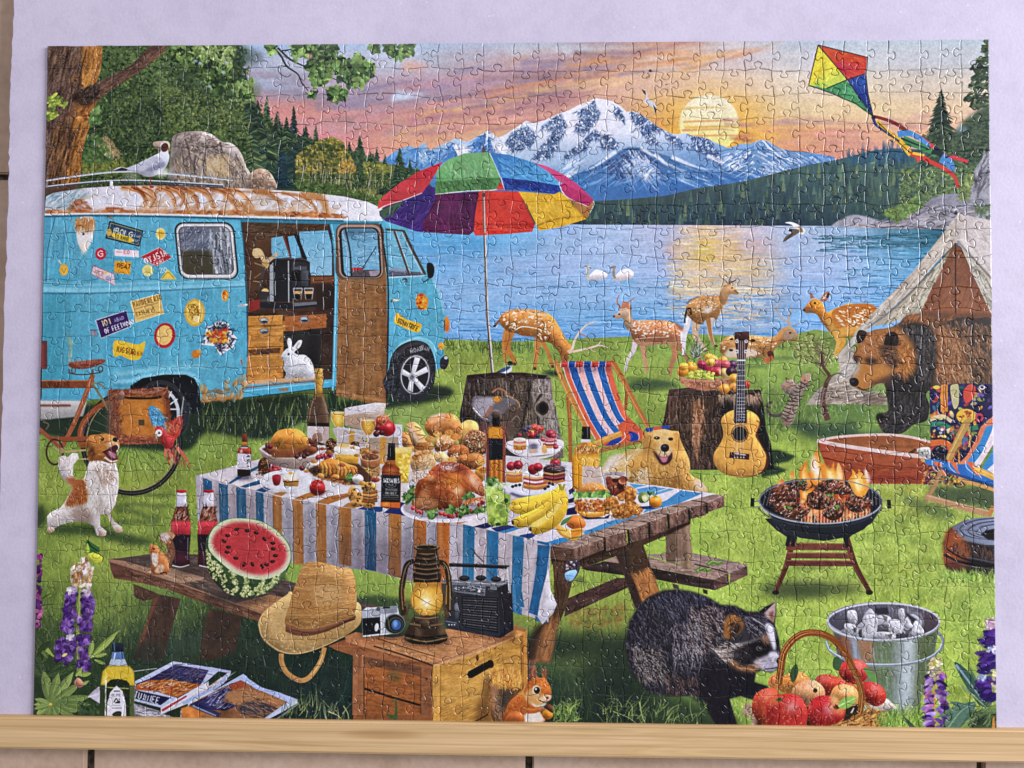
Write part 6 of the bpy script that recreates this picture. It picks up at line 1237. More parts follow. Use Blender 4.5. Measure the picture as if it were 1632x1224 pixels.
# ---- tablecloth
CB,CO,CWH = '2f6488','b07238','c8c0c4'
Z()
TOPP = [312,758,380,738,500,720,700,700,1000,765,1128,790,1080,806,1000,830,878,866,700,830,560,800]
F([310,760,400,735,560,700,940,740,1130,782,1085,800,960,840,878,862,800,850,640,830,540,810,430,790,380,780],'d0c8cc',n=.05)
# cloth top stripes seen between the dishes
Z(370,640,280)
for p,c in (([-40,760,60,690,250,590,250,620,150,670,-20,770],CB),([-300,680,-200,660,0,650,30,690,-60,730,-300,720],'d0c8cc'),([40,800,250,730,330,750,130,800],'2c5c84'),([210,830,300,790,370,810,290,850],'28507c'),([375,860,470,830,520,840,460,880],'b4763a'),([560,910,700,850,860,830,920,820,800,870,660,915],'b4763c'),([780,935,900,880,1080,850,1100,880,880,960],'b0723a'),([990,1000,1080,940,1160,950,1140,1000],'b4763c'),([1160,1000,1240,970,1400,980,1400,1020,1330,1040,1230,1020],'284878'),([1400,1040,1550,930,1640,950,1640,1060,1450,1070],'24386c')): F(p,c)
Z(860,660,280)
for p,c in (([830,640,1060,670,1640,740,1300,830,700,1000,380,1130,-100,1224,-200,1200,250,700],'d4ccd4'),([830,640,1000,660,880,690],'5c98c8'),([1090,680,1180,690,950,760,890,740,1000,700],'609cc8'),([900,695,1080,668,1100,685,920,725],'5c98c8'),([1040,740,1210,690,1250,700,1060,760],'609cc8'),([1310,710,1520,735,1300,830,1130,870,960,920,1000,870,1180,800],'4c8cc0'),([400,1100,640,1000,860,940,960,900,880,960,640,1050,440,1120],'5090c0'),([-40,1224,200,1150,320,1150,240,1190,60,1224],'3c80b4'),([250,800,330,770,360,810,270,830],'242c54'),([255,880,340,860,350,930,250,940],'20284c'),([350,940,600,960,660,930,640,970,440,980],'2c3458'),([930,860,1080,850,1070,880,960,885],'2c3c64'),([270,700,320,680,330,720,280,750],'2c3458'),([230,580,300,560,300,690,250,720],'d8d0d4')): F(p,c)
L([830,640,1060,668,1640,745],'e0d8dc',7,6)
Z(640,800,360)
for p,c in (([440,200,620,150,800,140,620,190,530,215],'2c3460'),([620,235,780,180,880,185,790,215,700,240],'4484b4'),([650,190,760,165,830,180,690,220],'2c3c70',),([800,280,860,240,990,215,960,250,880,285],'2c4c80'),([990,310,1180,255,1250,265,1070,320],'3c84b8'),([260,170,330,150,480,140,350,180],'b4703c'),([90,145,180,150,170,185,95,170],'a8682f')): F(p,c)
# front fall: stripe bands along the drop,from (x top,y top) to (x bottom,y bottom)
Z()
TOPX = np.array([[312,757],[340,768],[400,782],[470,797],[540,808],[620,818],[700,828],[740,836],[800,850],[878,866]],float)
BOTX = np.array([[310,830],[330,858],[400,880],[470,900],[545,900],[620,915],[690,940],[740,950],[805,970],[865,992]],float)
def fall(x):   # top and bottom point of the cloth edge at x
    return np.array([x,np.interp(x,TOPX[:,0],TOPX[:,1])]),np.array([x+(x-600)*-.012,np.interp(x,BOTX[:,0],BOTX[:,1])])
def fall_poly(x0,x1):
    xs = np.linspace(x0,x1,5); t = [fall(x)[0] for x in xs]; b = [fall(x)[1] for x in xs[::-1]]
    return np.vstack(t+b)
F(fall_poly(312,878),'b4acb4',n=.06)
BANDS = [(324,338,CB),(349,363,CB),(377,392,CB),(408,420,CB),(435,449,CO),(467,483,CO),(504,520,CO),(540,560,CO),(582,600,'2c5f84'),(620,640,CO),(660,680,'b46a30'),(697,717,'b8682c'),(739,757,'2c6c94'),(777,795,'2f6c98'),(818,835,'2c6c98'),(857,876,'2f6c98')]
for a,b,c in BANDS: F(fall_poly(a,b),c,n=.06,nt=NVT); L([a,fall(a)[0][1],fall(a)[1][0],fall(a)[1][1]],hx(c)*.7,1.2,1,s=0,a=.6)
with clip(fall_poly(312,878)):
    hair(fall_poly(312,878),260,60,-88,['d4ccd0','8c848c','a09498'],1.2,4,.16)
    for x in (345,372,400,430,458,492,530,570,610,650,690,730,765,810,845): L([x,745,x+3,860,x-2,980],'4c4450',7,9,a=.16,b=3); L([x+12,760,x+12,970],'f0e8ec',4,4,a=.13,b=2)
    F([310,770,600,830,700,845,720,1000,300,940],'2c2430',a=.14,b=8); F([540,850,700,870,700,960,540,940],'34283c',a=.22,b=10)
Z(400,840,360)
L([690,150,670,270,690,300],'54463f',8,4,a=.7)
Z(640,800,360)
F([830,380,880,290,940,300,1000,300,1075,320,1062,470,1080,640,1125,740,1100,800,1020,885,985,830,900,800,840,740,820,560],'b0a8b0',n=.05)
F([808,290,888,285,870,640,890,760,860,760,830,720,815,500],'2f6890',n=.08); F([985,310,1075,318,1050,520,1000,720,985,825,920,800,950,640,975,480],'2c6490',n=.08,nt=NVT); F([1062,480,1080,640,1125,740,1020,885,985,830,1010,700],'c8c4cc',n=.06,v=.2,r=8)
L([900,330,890,560,915,780],'8c8490',16,10,a=.5,b=4); L([990,360,960,600,930,800],'1c4868',10,8,a=.5,b=3); L([1040,600,1010,820],'9c98a4',8,5,a=.6,b=2)
# ---- food on the table
def ball(x,y,rx,ry,c,hl='f4e0d0',**k):
    E(x,y,rx,ry,c,v=.5,r=max(3,int(rx*FR[2]*LS*.5)),**k); E(x+rx*.2,y-ry*.4,rx*.28,ry*.2,hl,a=.5,b=1)
def leafy(p,n=30,s=18): dabs(p,n,s,s*.5,['3c6c34','54883f','2c5028','6c9c50'],a=.9)
def crumb(p,cols,n=80,rx=9,ry=6): dabs(p,n,rx,ry,cols,a=.75,sm=1)
def loaf(p,c='b8743c',n=40):
    F(p,c,s=1,v=.6,r=10,n=.1); hair(p,n,26,-30,['d89c5c','94542a','e0b47c'],6,40,.4,sm=1,keep=1)
Z(620,640,280)
# breads
loaf([110,300,180,290,230,400,280,470,200,460,120,400],'c07c40'); loaf([640,260,690,190,750,170,820,200,830,290,760,400,660,400],'cc9850'); loaf([700,330,760,270,840,270,910,320,920,440,860,500,760,490,700,420],'84563a'); crumb([705,330,840,275,915,340,910,450,780,490],['b08858','54341f','c8a474','6c4428','dcbc94'],190,8,6)
loaf([330,240,380,150,500,110,600,120,660,180,675,260,620,310,500,310,400,330],'c0783c',60); L([380,150,470,120,520,130,440,180,370,190],'e8d8c4',20,12,a=.8,b=2); L([420,240,520,190,600,220],'e0b478',16,8,a=.7,b=2); L([480,270,560,240,650,260],'94542a',8,6,a=.7,b=1)
loaf([165,230,190,195,240,190,290,230,340,310,410,400,410,445,330,460,260,450,210,380],'cc9050',40); L([190,220,240,320,330,430],'ecdcc8',34,40,a=.75,b=4); L([240,230,300,260,220,280],'a86430',14,6,a=.8); L([260,310,340,320,270,360],'a86430',14,6,a=.8); L([310,390,390,380,330,420],'a87044',14,6,a=.7)
loaf([420,400,440,340,520,305,600,320,630,370,590,420,520,460,440,465],'b06c38',30); crumb([440,360,540,315,610,350,540,420,450,430],['e8d0a8','d8b488'],50,9,7)
loaf([545,470,600,410,680,400,740,440,740,490,680,540,600,555,550,520],'9c542c',30); crumb([580,490,640,480,640,530,580,520],['ecd8b8'],16,8,6); L([590,440,680,430,720,470],'d89858',12,6,a=.7,b=1)
loaf([200,540,260,460,360,450,440,490,440,560,400,620,300,640,220,640],'d0a068',30); L([260,560,290,490,380,470,430,510],'c07838',30,20,a=.8,b=2); L([290,570,350,520,420,520],'e8c890',12,8,a=.8,b=1); hair([210,540,430,490,400,640,220,640],80,40,40,['f0dcc0','b87840','e0bc90'],7,30,.5)
loaf([440,480,500,465,560,520,560,560,440,560],'d8b078',20); loaf([630,560,660,500,760,480,860,490,890,540,850,620,760,630,660,580],'b86c34',40); L([680,520,760,500,860,520],'e0a868',14,8,a=.7,b=2); L([740,600,780,550,850,530],'8c4824',8,5,a=.8); loaf([800,640,860,600,890,640,880,740,820,720],'c8842c',20)
hair([200,640,400,640,420,720,220,740],80,40,-30,['e0c8a8','a87848','c89460','8c5c34'],7,30,.6)
for x,y,w_ in ((300,420,60),(380,350,46),(620,330,50),(520,430,40),(590,540,44),(850,560,50),(450,300,40),(690,460,44),(560,290,44),(250,520,40),(880,640,44)): loaf([x-w_,y,x-w_*.5,y-w_*.6,x+w_*.5,y-w_*.6,x+w_,y,x+w_*.4,y+w_*.55,x-w_*.5,y+w_*.5],pick(['b8702c','c88438','a85c28','cc9048'],1)[0],14)
# turkey plate
E(510,1000,400,122,'d4ccd4'); E(510,985,385,108,'b8b0b8'); E(510,990,370,96,'a0949c')
TKY = [215,960,230,850,270,740,340,700,400,620,480,570,580,560,700,590,790,660,860,740,890,860,860,880,760,840,700,900,660,980,560,1010,440,1010,300,1010]
F(TKY,'a05028',s=1,v=.6,r=18,n=.25)
with clip(TKY,1):
    hair(TKY,240,40,-40,['c87838','7c341c','d89450','5c2416','b4602c','e0b070'],8,40,.45,bend=30)
    F([420,600,500,570,640,570,760,640,700,680,520,660,420,700],'7c3024',s=1,a=.6,b=6); F([540,690,640,680,680,740,620,820,520,780],'d8842c',s=1,a=.75,b=8); F([760,660,850,740,870,850,800,800,740,720],'d4a884',s=1,a=.6,b=6)
    F([570,850,640,780,710,800,700,890,640,960,560,960],'c07038',s=1,a=.7,b=5); F([240,900,300,880,440,920,440,1000,230,980],'c89060',s=1,a=.6,b=6); L([240,880,330,750,480,770,620,760],'5c2414',12,8,a=.7,b=2); L([430,860,500,820,560,850,540,920],'6c2c18',10,6,a=.6,b=2); L([680,720,760,800,860,860],'6c2c18',12,8,a=.6,b=2)
    hair([440,590,560,570,640,600,540,640],60,30,20,['d8ccd0','9c6c68','c8a89c'],7,40,.6); E(640,830,40,26,'f8dcb0',a=.75,b=4); E(380,700,44,14,'f0d0a8',a=.7,b=3); E(330,860,30,40,'e8b070',a=.5,b=5); E(560,620,60,14,'e8d0cc',a=.6,b=3,rot=8); E(780,730,16,60,'f0d8c0',a=.6,b=3,rot=-30); L([250,900,300,800,420,760],'4c1c10',9,5,a=.6,b=1); L([500,700,640,740,720,820],'541f12',8,4,a=.55,b=1); L([600,960,700,900,800,850],'5c2414',9,5,a=.5,b=1)
leafy([130,880,230,780,250,820,200,940,140,940],40,26); leafy([680,900,760,840,790,880,740,930],20,26); L([690,970,760,920,880,900],'c87840',44,30); hair([680,960,880,890,880,930,700,990],40,26,30,['e8a868','a04c28','f0d0a0'],7,40,.6)
for x,y in ((225,990),(260,1020),(520,1050),(560,1065),(590,1070),(630,1030),(640,1060),(690,1030),(730,1030),(760,1020),(840,960),(870,940),(850,980),(480,1040),(300,1030)): ball(x,y,22,21,pick(['a82c30','8c2028','b84038'],1)[0])
leafy([360,1020,440,1010,430,1080,370,1080],24,26); leafy([530,1030,580,970,640,1000,600,1050],16,30); leafy([650,990,740,960,740,1040,660,1070],26,26); leafy([770,1000,890,980,880,1030,780,1050],24,22)
L([120,980,150,1050,300,1100,510,1120,700,1110,880,1050],'e4dee4',14,10,a=.8); L([240,1040,330,980,380,985],'c8bcc0',4,3)
# white box with gold ribbon (behind,left)
Z(370,640,280)
F([1045,60,1330,10,1420,15,1415,150,1250,270,1040,220],'bca898',v=.15,r=8); F([1045,60,1330,10,1420,15,1300,90,1045,130],'d4ccd0'); F([1045,130,1300,95,1290,250,1050,220],'b49478',b=2,a=.8); hair([1050,60,1410,20,1300,130],40,70,8,['e8e4e8','b8a8a4'],7,8,.6)
F([930,250,1000,235,1240,270,1580,215,1580,470,1400,580,1260,560,1280,340,1000,320],'c4b8bc'); F([1270,340,1550,330,1540,570,1280,580],'a48c78',n=.05); F([930,250,1240,290,1240,420,990,400],'b8aca8'); F([1270,330,1550,310,1580,215,1520,210,1240,300],'d0c8cc'); F([1375,330,1430,330,1420,580,1370,580],'c08838'); F([1090,270,1140,275,1130,400,1085,390],'c49038'); F([1540,215,1580,215,1575,430,1550,430],'d8d0d4'); L([1000,330,1140,300,1230,320],'e4dce0',10,6,a=.7)
for x,y,r_,c in ((1440,250,78,'b02c30'),(1380,180,50,'c0502c'),(1420,160,40,'c4603c'),(1350,240,34,'7c2428'),(1340,300,30,'5c2028'),(1390,290,26,'4c1c24')): ball(x,y,r_,r_*.95,c)
hair([1350,130,1450,130,1440,200,1360,210],40,30,40,['e0946c','94382c','f0c8a0'],7,50,.6)
# wine glasses,sparkling bottle
BT2 = [735,0,760,-60,760,-200,840,-200,845,-60,870,0,900,90,905,190,900,420,860,450,730,440,697,400,700,180,710,80]
Z(370,500,360)
F([600,400,640,395,655,410,655,560,670,620,700,720,705,800,700,950,545,950,540,740,560,650,590,590,600,520],'5c4634',v=.4,r=8); F([598,395,652,395,655,450,650,590,598,580,600,480],'b48838',v=.4,r=6); hair([605,400,650,400,645,450,605,450],30,16,70,['6c4c1c','e4c880'],6,40,.8); R(600,580,655,600,'8c6828'); L([635,610,630,680,570,800],'3a2c24',20,14,a=.5,b=3); L([655,600,680,690,692,790],'948064',10,7,a=.8,b=1); L([590,610,565,700,555,800],'a89478',6,5,a=.7); F([555,785,700,790,700,815,550,812],'2c2420')
F([543,812,700,818,700,950,542,900],'c8b8b4'); F([590,870,640,865,650,920,580,920],'94705c',s=1); E(620,845,10,8,'a88c80'); F([650,820,700,820,700,950,660,950],'a89488',a=.7,b=2)
Z(370,640,280)
def wine(x,y,w,h,c,c2,st):
    F([x-w,y,x+w,y,x+w*.95,y+h*.5,x+w*.4,y+h*.95,x,y+h,x-w*.4,y+h*.95,x-w*.95,y+h*.5],c,s=0,b=1); F([x-w*.5,y+6,x+w*.5,y+6,x+w*.45,y+h*.6,x,y+h*.8,x-w*.4,y+h*.6],c2,s=1,a=.8,b=3); L([x-w*.98,y-20,x-w,y+h*.4,x-w*.4,y+h*.95],'e4dcd4',7,5,a=.8); L([x+w*.98,y-20,x+w,y+h*.4],'dcd0c4',6,5,a=.7); L([x,y+h*.95,x,y+h+st],'d4ccc8',16,16,a=.85); L([x+3,y+h,x+3,y+h+st],'a89484',6,6,a=.7)
    E(x,y,w,10,'e8dcc0',a=.6)
wine(985,100,64,140,'d09c34','ecd068',140); wine(1265,175,68,140,'b87c28','e8bc58',120)
# pie bowl
F([250,440,300,400,420,390,700,390,820,405,845,450,800,560,700,620,560,630,400,600,300,550],'b89c90',v=.4,r=12); F([250,440,300,400,800,400,845,450,780,510,640,530,480,530,330,500],'d4c8c4'); F([275,440,340,410,780,410,820,445,740,500,600,520,460,520,340,490],'54342c',b=1)
F([300,390,340,375,720,370,710,420,640,470,560,520,380,520,340,460],'9c5a34',v=.3,r=8,n=.08); L([310,400,420,440,560,430,700,390],'c08050',14,10,a=.8,b=1)
F([365,400,375,330,430,270,530,250,620,260,680,310,715,380,690,410,580,440,450,440],'c88030',s=1,v=.55,r=14,n=.06); 
for p in ([400,360,470,300,560,280],[440,420,500,340,600,300],[570,300,580,370,620,420],[620,280,650,340,690,400]): L(p,'e0a44c',14,8,a=.6,b=2); 
L([560,280,570,340,560,400],'b06824',8,6,a=.6,b=2); F([490,380,540,370,555,420,495,420],'c06c28',s=1,a=.7,b=1)
E(740,450,50,40,'8c4c30',v=.5,r=6)
for x,y in ((640,490),(670,510),(600,510),(700,490),(330,410),(355,420),(740,380),(770,400)): ball(x,y,24,22,pick(['8c2830','6c2028','5c3028'],1)[0])
crumb([720,340,780,360,780,420,730,420],['6c4030','8c5838','4c2c24'],20,12,8)
# pine cones,berries,bits
def cone(x,y,w,h):
    E(x,y,w,h,'4c3024'); 
    for i in range(34): a_,b_ = (rng.rand()-.5)*1.7*w,(rng.rand()-.5)*1.8*h; L([x+a_-12,y+b_,x+a_,y+b_+8,x+a_+12,y+b_],pick(['8c6444','6c4832','a87c58','34201a'],1)[0],9,6)
cone(300,600,60,80); cone(920,410,52,70); cone(1140,400,40,30); crumb([230,640,380,650,340,700,240,700],['5c3428','8c4c3c','3c2420'],30)
for x,y in ((360,640),(390,610),(430,630),(400,640),(870,500),(910,500),(830,510),(800,520),(880,530),(650,620),(1240,700),(1260,720)): ball(x,y,26,24,pick(['9c2c38','a83840','7c2430'],1)[0])
ball(740,610,52,48,'b8b0a8'); hair([700,580,780,580,780,650,700,650],50,20,40,['e8e4e0','7c7068','c8bcb0'],6,60,.7); F([1190,440,1240,430,1290,450,1270,500,1200,500],'b07838',s=1,a=.9); crumb([1180,330,1260,320,1290,480,1190,500],['8c5c38','c08c4c','6c4028','d8a860'],40)
# juice and jam glasses
F([945,430,1185,440,1170,580,965,570],'d89c34',v=.3,r=6); F([945,425,1185,435,1180,500,950,490],'dcd0c4'); E(1065,432,120,30,'e4dcd4'); F([960,490,1180,500,1172,530,962,520],'e8b44c',a=.8,b=2); E(1040,410,60,20,'d8a848',a=.8,b=2)
F([1190,520,1380,520,1370,600,1290,640,1200,600],'a8683c',v=.4,r=6); E(1285,515,95,40,'c89c78'); E(1285,515,78,30,'7c4c34'); crumb([1220,500,1350,500,1340,535,1230,535],['5c3424','a87850','8c5838'],24); F([1190,600,1290,640,1370,600,1380,680,1290,720,1200,680],'b8803c',a=.85,b=2,n=.2); E(1260,640,30,24,'d8b044'); crumb([1200,620,1380,600,1380,720,1240,740],['8c5434','c8904c','dcb070','6c3c24'],60)
# platter of roast slices
L([700,660,760,700,900,750,1080,785,1300,790],'d4c8c4',26,20); F([700,640,760,600,900,560,1180,580,1300,700,1280,770,1100,775,900,735,760,690],'5c3c2c',b=1)
F([800,590,860,540,940,530,1080,580,1160,610,1150,680,1050,720,900,700,840,660],'b8702c',s=1,v=.5,r=10)
for k in range(9): x = 830+k*36; L([x-10,560+k*6,x+14,610+k*4,x+8,690],pick(['dc9c48','c87c34','e0a850'],1)[0],20,12,a=.85,b=1); L([x+14,570+k*5,x+34,620+k*4,x+26,690],'74381c',7,5,a=.75)
crumb([780,690,900,710,1080,750,1060,770,860,730],['a8683c','6c3c28','c88850','8c5034'],60,12,8); E(820,690,38,24,'d08c44',v=.4,r=4); leafy([1060,690,1120,660,1130,720,1080,740],18,22); ball(1170,720,52,46,'d4c8c0'); L([1150,690,1170,660],'b8a898',12,6); crumb([760,620,820,640,800,700,750,680],['3c2c24','5c4434','2c241c'],20)
# little plate with cake
E(505,735,248,100,'d0ccd4'); E(505,728,236,90,'dcd8de'); E(500,730,180,62,'d0ccd2'); F([475,710,620,700,615,790,480,785],'c08c48',v=.3,r=6); E(547,705,74,32,'e4d8cc'); L([475,740,520,750,560,745,620,745],'5c3c2c',12,10); E(545,665,20,14,'dca83c'); F([375,690,450,685,440,770,390,775],'9c2c38',s=1,v=.4,r=5); L([440,685,470,670],'7c8c54',8,5); L([310,750,370,710],'a49ca4',7,4); E(460,760,10,22,'e8e0e0',a=.7)
L([258,740,300,810,420,835,560,835,700,790],'f0ecf0',8,6,a=.7); L([270,800,420,850,600,840],'5c5464',14,8,a=.5,b=3)
ball(793,800,74,74,'b83030'); F([722,830,866,830,840,870,800,878,750,860],'5c1c20',s=1,a=.7,b=2); hair([750,740,850,740,850,770,760,770],24,20,60,['dc5c4c','8c2020'],6,30,.6); L([790,730,800,740],'2c2420',9,6)
# cookies
for x,y,rx,ry in ((1120,860,44,74),(1190,900,52,60),(1160,945,64,38),(1270,960,60,30)): E(x,y,rx,ry,'c48c48',v=.4,r=5,n=.12); crumb([x-rx*.7,y-ry*.7,x+rx*.7,y-ry*.6,x+rx*.6,y+ry*.7,x-rx*.6,y+ry*.6],['3c2418','4c2c1c','5c3820'],8,9,7)
for k in range(4): L([1215,920-k*28,1285,928-k*28,1350,915-k*28],pick(['a8703c','8c582c','c08848'],1)[0],26,26); L([1215,934-k*28,1285,942-k*28,1350,930-k*28],'4c2c1c',6,6,a=.8)
E(1270,795,72,48,'d09c50',v=.4,r=5,n=.12); crumb([1220,765,1320,770,1320,825,1220,820],['3c2418','54301c'],14,10,8)
# dark square bottle (left),square whiskey bottle,tall bottle,stubby bottle
F([98,300,135,298,138,380,140,410,175,440,180,480,175,640,170,690,100,700,50,690,48,480,60,440,90,410],'34242a'); F([98,298,135,296,140,380,90,380],'6c3428',v=.4,r=4); R(90,375,140,408,'c08030'); F([60,430,172,435,178,485,50,480],'a8402c',v=.3,r=4); E(85,462,14,18,'e8d0c0',a=.8,b=1); F([50,480,178,488,172,632,46,628],'cac4cc'); E(115,428,40,8,'e4dcdc',a=.7)
for p in ([135,515,150,505,170,518],[150,500,152,520],[135,545,165,540],[150,540,145,570,135,580],[160,550,168,575],[140,600,165,602]): L(p,'2c2428',9,5)
L([60,540,130,545],'b0a8b0',4,4); F([20,700,170,690,180,720,60,730],'2c2c4c',a=.8,b=3)
for x,y,w_ in ((1250,470,40),(1330,470,34),(1160,500,30),(960,700,44),(1210,760,40),(1330,730,44),(1020,590,36),(760,560,30),(690,650,26),(900,470,34),(840,440,28),(1120,430,26)): F([x-w_,y,x-w_*.4,y-w_*.5,x+w_*.5,y-w_*.45,x+w_,y+4,x+w_*.3,y+w_*.45,x-w_*.5,y+w_*.4],pick(['b06c30','c88438','94502c','a84c34','d09848'],1)[0],s=1,v=.5,r=4,n=.15)
JD = [1452,390,1512,390,1515,540,1565,610,1570,680,1565,990,1480,1000,1380,980,1390,680,1395,610,1440,550]
F(JD,'7c3c1c',v=.35,r=8); F([1450,385,1514,388,1516,470,1520,545,1438,545,1448,470],'222022',v=.4,r=5); F([1440,545,1518,548,1520,585,1440,580],'a8602c'); F([1400,610,1565,615,1568,690,1392,680],'8c4422',b=1); E(1480,640,50,24,'e0803c',a=.6,b=4); F([1388,680,1566,688,1560,935,1384,930],'28292c',v=.15,r=5); F([1384,935,1562,940,1560,990,1384,975],'c8642c'); E(1430,955,30,16,'eca03c',a=.8,b=2)
text('JACK DANIELS',1402,712,40,'dcdcd8',2,.28,.16,.06); ring(1475,775,48,24,'8c8c8a',4); text('OLD',1452,764,20,'c0c0bc',2); text('TENNESSEE',1425,808,20,'c8c8c4',2,.4,.16); text('WHISKEY',1425,838,24,'c4c4c0',2,.42,.16); L([1400,870,1545,874],'9c9c98',4,4); L([1400,888,1545,892],'84847f',4,4); L([1392,905,1556,910],'6c6c68',3,3)
F([1530,440,1640,445,1640,760,1575,755,1560,620,1520,560],'d8a83c',n=.1)
Z(620,640,280)
F([60,430,220,420,190,620,180,750,120,760,110,640,60,580],'dcb038',v=.2,r=6,n=.1); F([60,430,220,420,215,470,65,480],'e4d088',a=.8,b=2); dabs([80,490,200,480,170,740,120,740],40,18,12,['e8c850','cc9428','e0b840','f0dc90'],a=.6)
# tall bottle
F([965,90,1030,90,1025,225,1070,260,1090,330,1080,760,900,760,900,330,930,250,965,225],'7c3c34',v=.25,r=8); F([955,235,1040,235,1060,290,1060,760,930,760,930,290],'b86c24'); F([920,240,1050,240,1050,335,925,340],'d08828',b=2); 
for x in range(935,1065,22): L([x,545,x,750],'dc9c48' if (x//22) % 2 else '8c4820',10,8,s=0,a=.8)
F([960,90,1025,92,1028,235,960,232],'24201f',v=.4,r=5); E(993,100,36,22,'b8a898',a=.6,b=2); E(990,120,40,30,'54443c',v=.4,r=5); F([925,340,1060,345,1058,540,930,545],'222426',v=.2,r=6); L([945,350,945,540],'5c6064',14,12,a=.6,b=2); L([905,330,905,740],'c8a090',8,8,a=.5); L([1085,330,1080,740],'c89880',7,7,a=.5); L([890,260,895,330],'b07868',16,12,a=.5)
# green cocktail
F([885,770,1140,770,1125,960,1100,1150,1000,1160,925,1140,900,950],'84b038',v=.25,r=10,n=.1); dabs([910,820,1110,820,1090,1140,940,1130],70,32,24,['a4cc54','6c9c30','bcd878','54802c','8cb844'],a=.55)
E(1010,890,60,52,'b8d468'); E(1010,890,48,40,'94c044'); 
for a_ in range(0,180,30): L([1010-44*math.cos(math.radians(a_)),890-38*math.sin(math.radians(a_)),1010+44*math.cos(math.radians(a_)),890+38*math.sin(math.radians(a_))],'d0e49c',4,4,s=0)
E(950,1010,40,50,'a8cc58',a=.7,b=2); E(1090,920,20,22,'2c5c30'); E(1015,1140,26,16,'24542c'); E(1080,830,40,40,'6c9c38',a=.6,b=3); F([885,750,1145,750,1140,800,890,800],'c0d0b4',a=.75,b=1); L([886,760,1145,760],'e0e8dc',6,6); leafy([900,720,1000,710,1020,760,920,780],22,30); L([905,820,930,1120],'dcecc0',8,5,a=.6,b=1)
# cake stand
L([1090,410,1180,480,1340,520,1500,500,1620,420],'d4ccd0',30,20); F([1088,400,1160,360,1560,350,1625,400,1560,470,1340,505,1170,480],'dcd4d8',s=1); L([1100,430,1200,495,1340,515,1520,490,1615,430],'a8848c',7,6,a=.6)
E(1345,540,40,16,'d8d0d4'); R(1310,520,1380,590,'d0c4c8',a=.9); E(1345,585,40,18,'c8bcc0')
E(1350,820,300,70,'b8b0c0'); E(1350,810,290,62,'d8d4dc'); L([1130,850,1250,890,1400,880],'2c2c44',22,14,a=.8,b=2); L([1490,560,1600,580,1640,640],'d8d4d8',20,14,a=0)
F([1560,700,1640,640,1640,800,1580,790],'dcd8dc',a=.9)
def cake(x,y,w,h,bands,top='e4d8d4'):
    for i,c in enumerate(bands): yy = y+i*h/len(bands); L([x-w,yy,x,yy+w*.16,x+w,yy],c,h/len(bands)*1.35,h/len(bands)*1.35)
    E(x,y-h*.1,w,w*.28,top,v=.2,r=4)
cake(1215,360,58,90,['e0c0a0','c07070','dcb080','c88840','c07830'],'ecdcd0'); cake(1495,350,64,80,['e0c8c8','b04858','e0b8b0','9c3848','c88848'],'d8888c'); F([1290,350,1400,350,1385,480,1305,480],'d0c4c8',v=.2,r=5); E(1345,420,40,30,'5c5874',a=.8,b=2); E(1340,460,40,20,'c8a890')
for x,y,r_,c in ((1330,280,52,'b83434'),(1395,255,44,'b43030'),(1350,240,40,'c84440'),(1325,310,40,'a83038'),(1270,260,30,'4c4460'),(1300,240,26,'544c68'),(1500,300,46,'a03040'),(1215,310,18,'a03840'),(1530,320,26,'b04450'),(1550,420,26,'a84450'),(1430,350,24,'b05058'),(1380,320,22,'3c3c50')): ball(x,y,r_,r_*.85,c)
E(1335,275,16,14,'c8c860'); hair([1300,230,1440,210,1440,290,1300,330],40,20,60,['e0685c','8c2028','6c8c44','f0c0b0'],6,60,.6); L([1410,210,1420,240],'4c6c34',10,5); F([1420,430,1450,400,1470,470,1430,480],'d8a868',s=1)
cake(1165,650,74,100,['e0b868','dca850','b86470','c8842f','c07428','b06c28'],'e8d8c8'); cake(1360,680,112,130,['ecdcd0','d8a068','a84850','e0d0cc','a84450','d09850','b87438'],'ece4e4'); cake(1535,630,100,120,['54383c','3c2428','c89058','6c2834','a04450','4c2c30','b87438'],'4c3438')
for x,y,r_ in ((1135,600,44),(1200,590,46),(1340,630,50),(1385,610,44),(1545,575,50)): ball(x,y,r_,r_*.95,'a02c38')
hair([1440,580,1630,590,1600,640,1450,630],40,60,5,['a89ca0','2c1c20','7c6468'],7,10,.6); L([1550,540,1590,500,1570,470],'5c4448',8,4)
for x,y in ((1180,780),(1215,775),(1150,790),(1480,790),(1450,810),(1520,770),(1490,760)): E(x,y,16,14,'2c2840')
# bananas
F([1140,920,1300,880,1420,860,1560,810,1600,800,1640,830,1640,1000,1500,1020,1300,1040,1220,1050,1160,990],'d8b038',s=1,v=.3,r=12)
Z(640,800,360)
BA = 'd8b030'
F([780,30,850,20,960,-10,1090,-80,1150,-120,1180,-70,1100,20,960,80,860,90,800,70],BA,s=1,v=.35,r=10); F([797,150,830,110,930,70,1050,0,1130,-90,1160,-80,1130,20,1040,110,930,170,850,190],'dcb434',s=1,v=.4,r=10); F([930,200,940,160,1050,90,1140,-10,1165,-90,1205,-20,1190,80,1130,170,1040,220,960,235],'d8ac2c',s=1,v=.4,r=10)
F([940,165,1050,95,1140,0,1160,-60,1150,30,1060,130,960,190],'e8d070',s=1,a=.85,b=2); L([820,130,940,90,1060,10],'a8801c',6,4,a=.5,b=1); L([960,215,1080,180,1160,80],'a87c1c',6,4,a=.4,b=2); E(805,150,9,16,'34281c'); E(932,198,10,14,'2c241c'); L([1140,-130,1160,-90,1180,-130],'a89838',24,14)
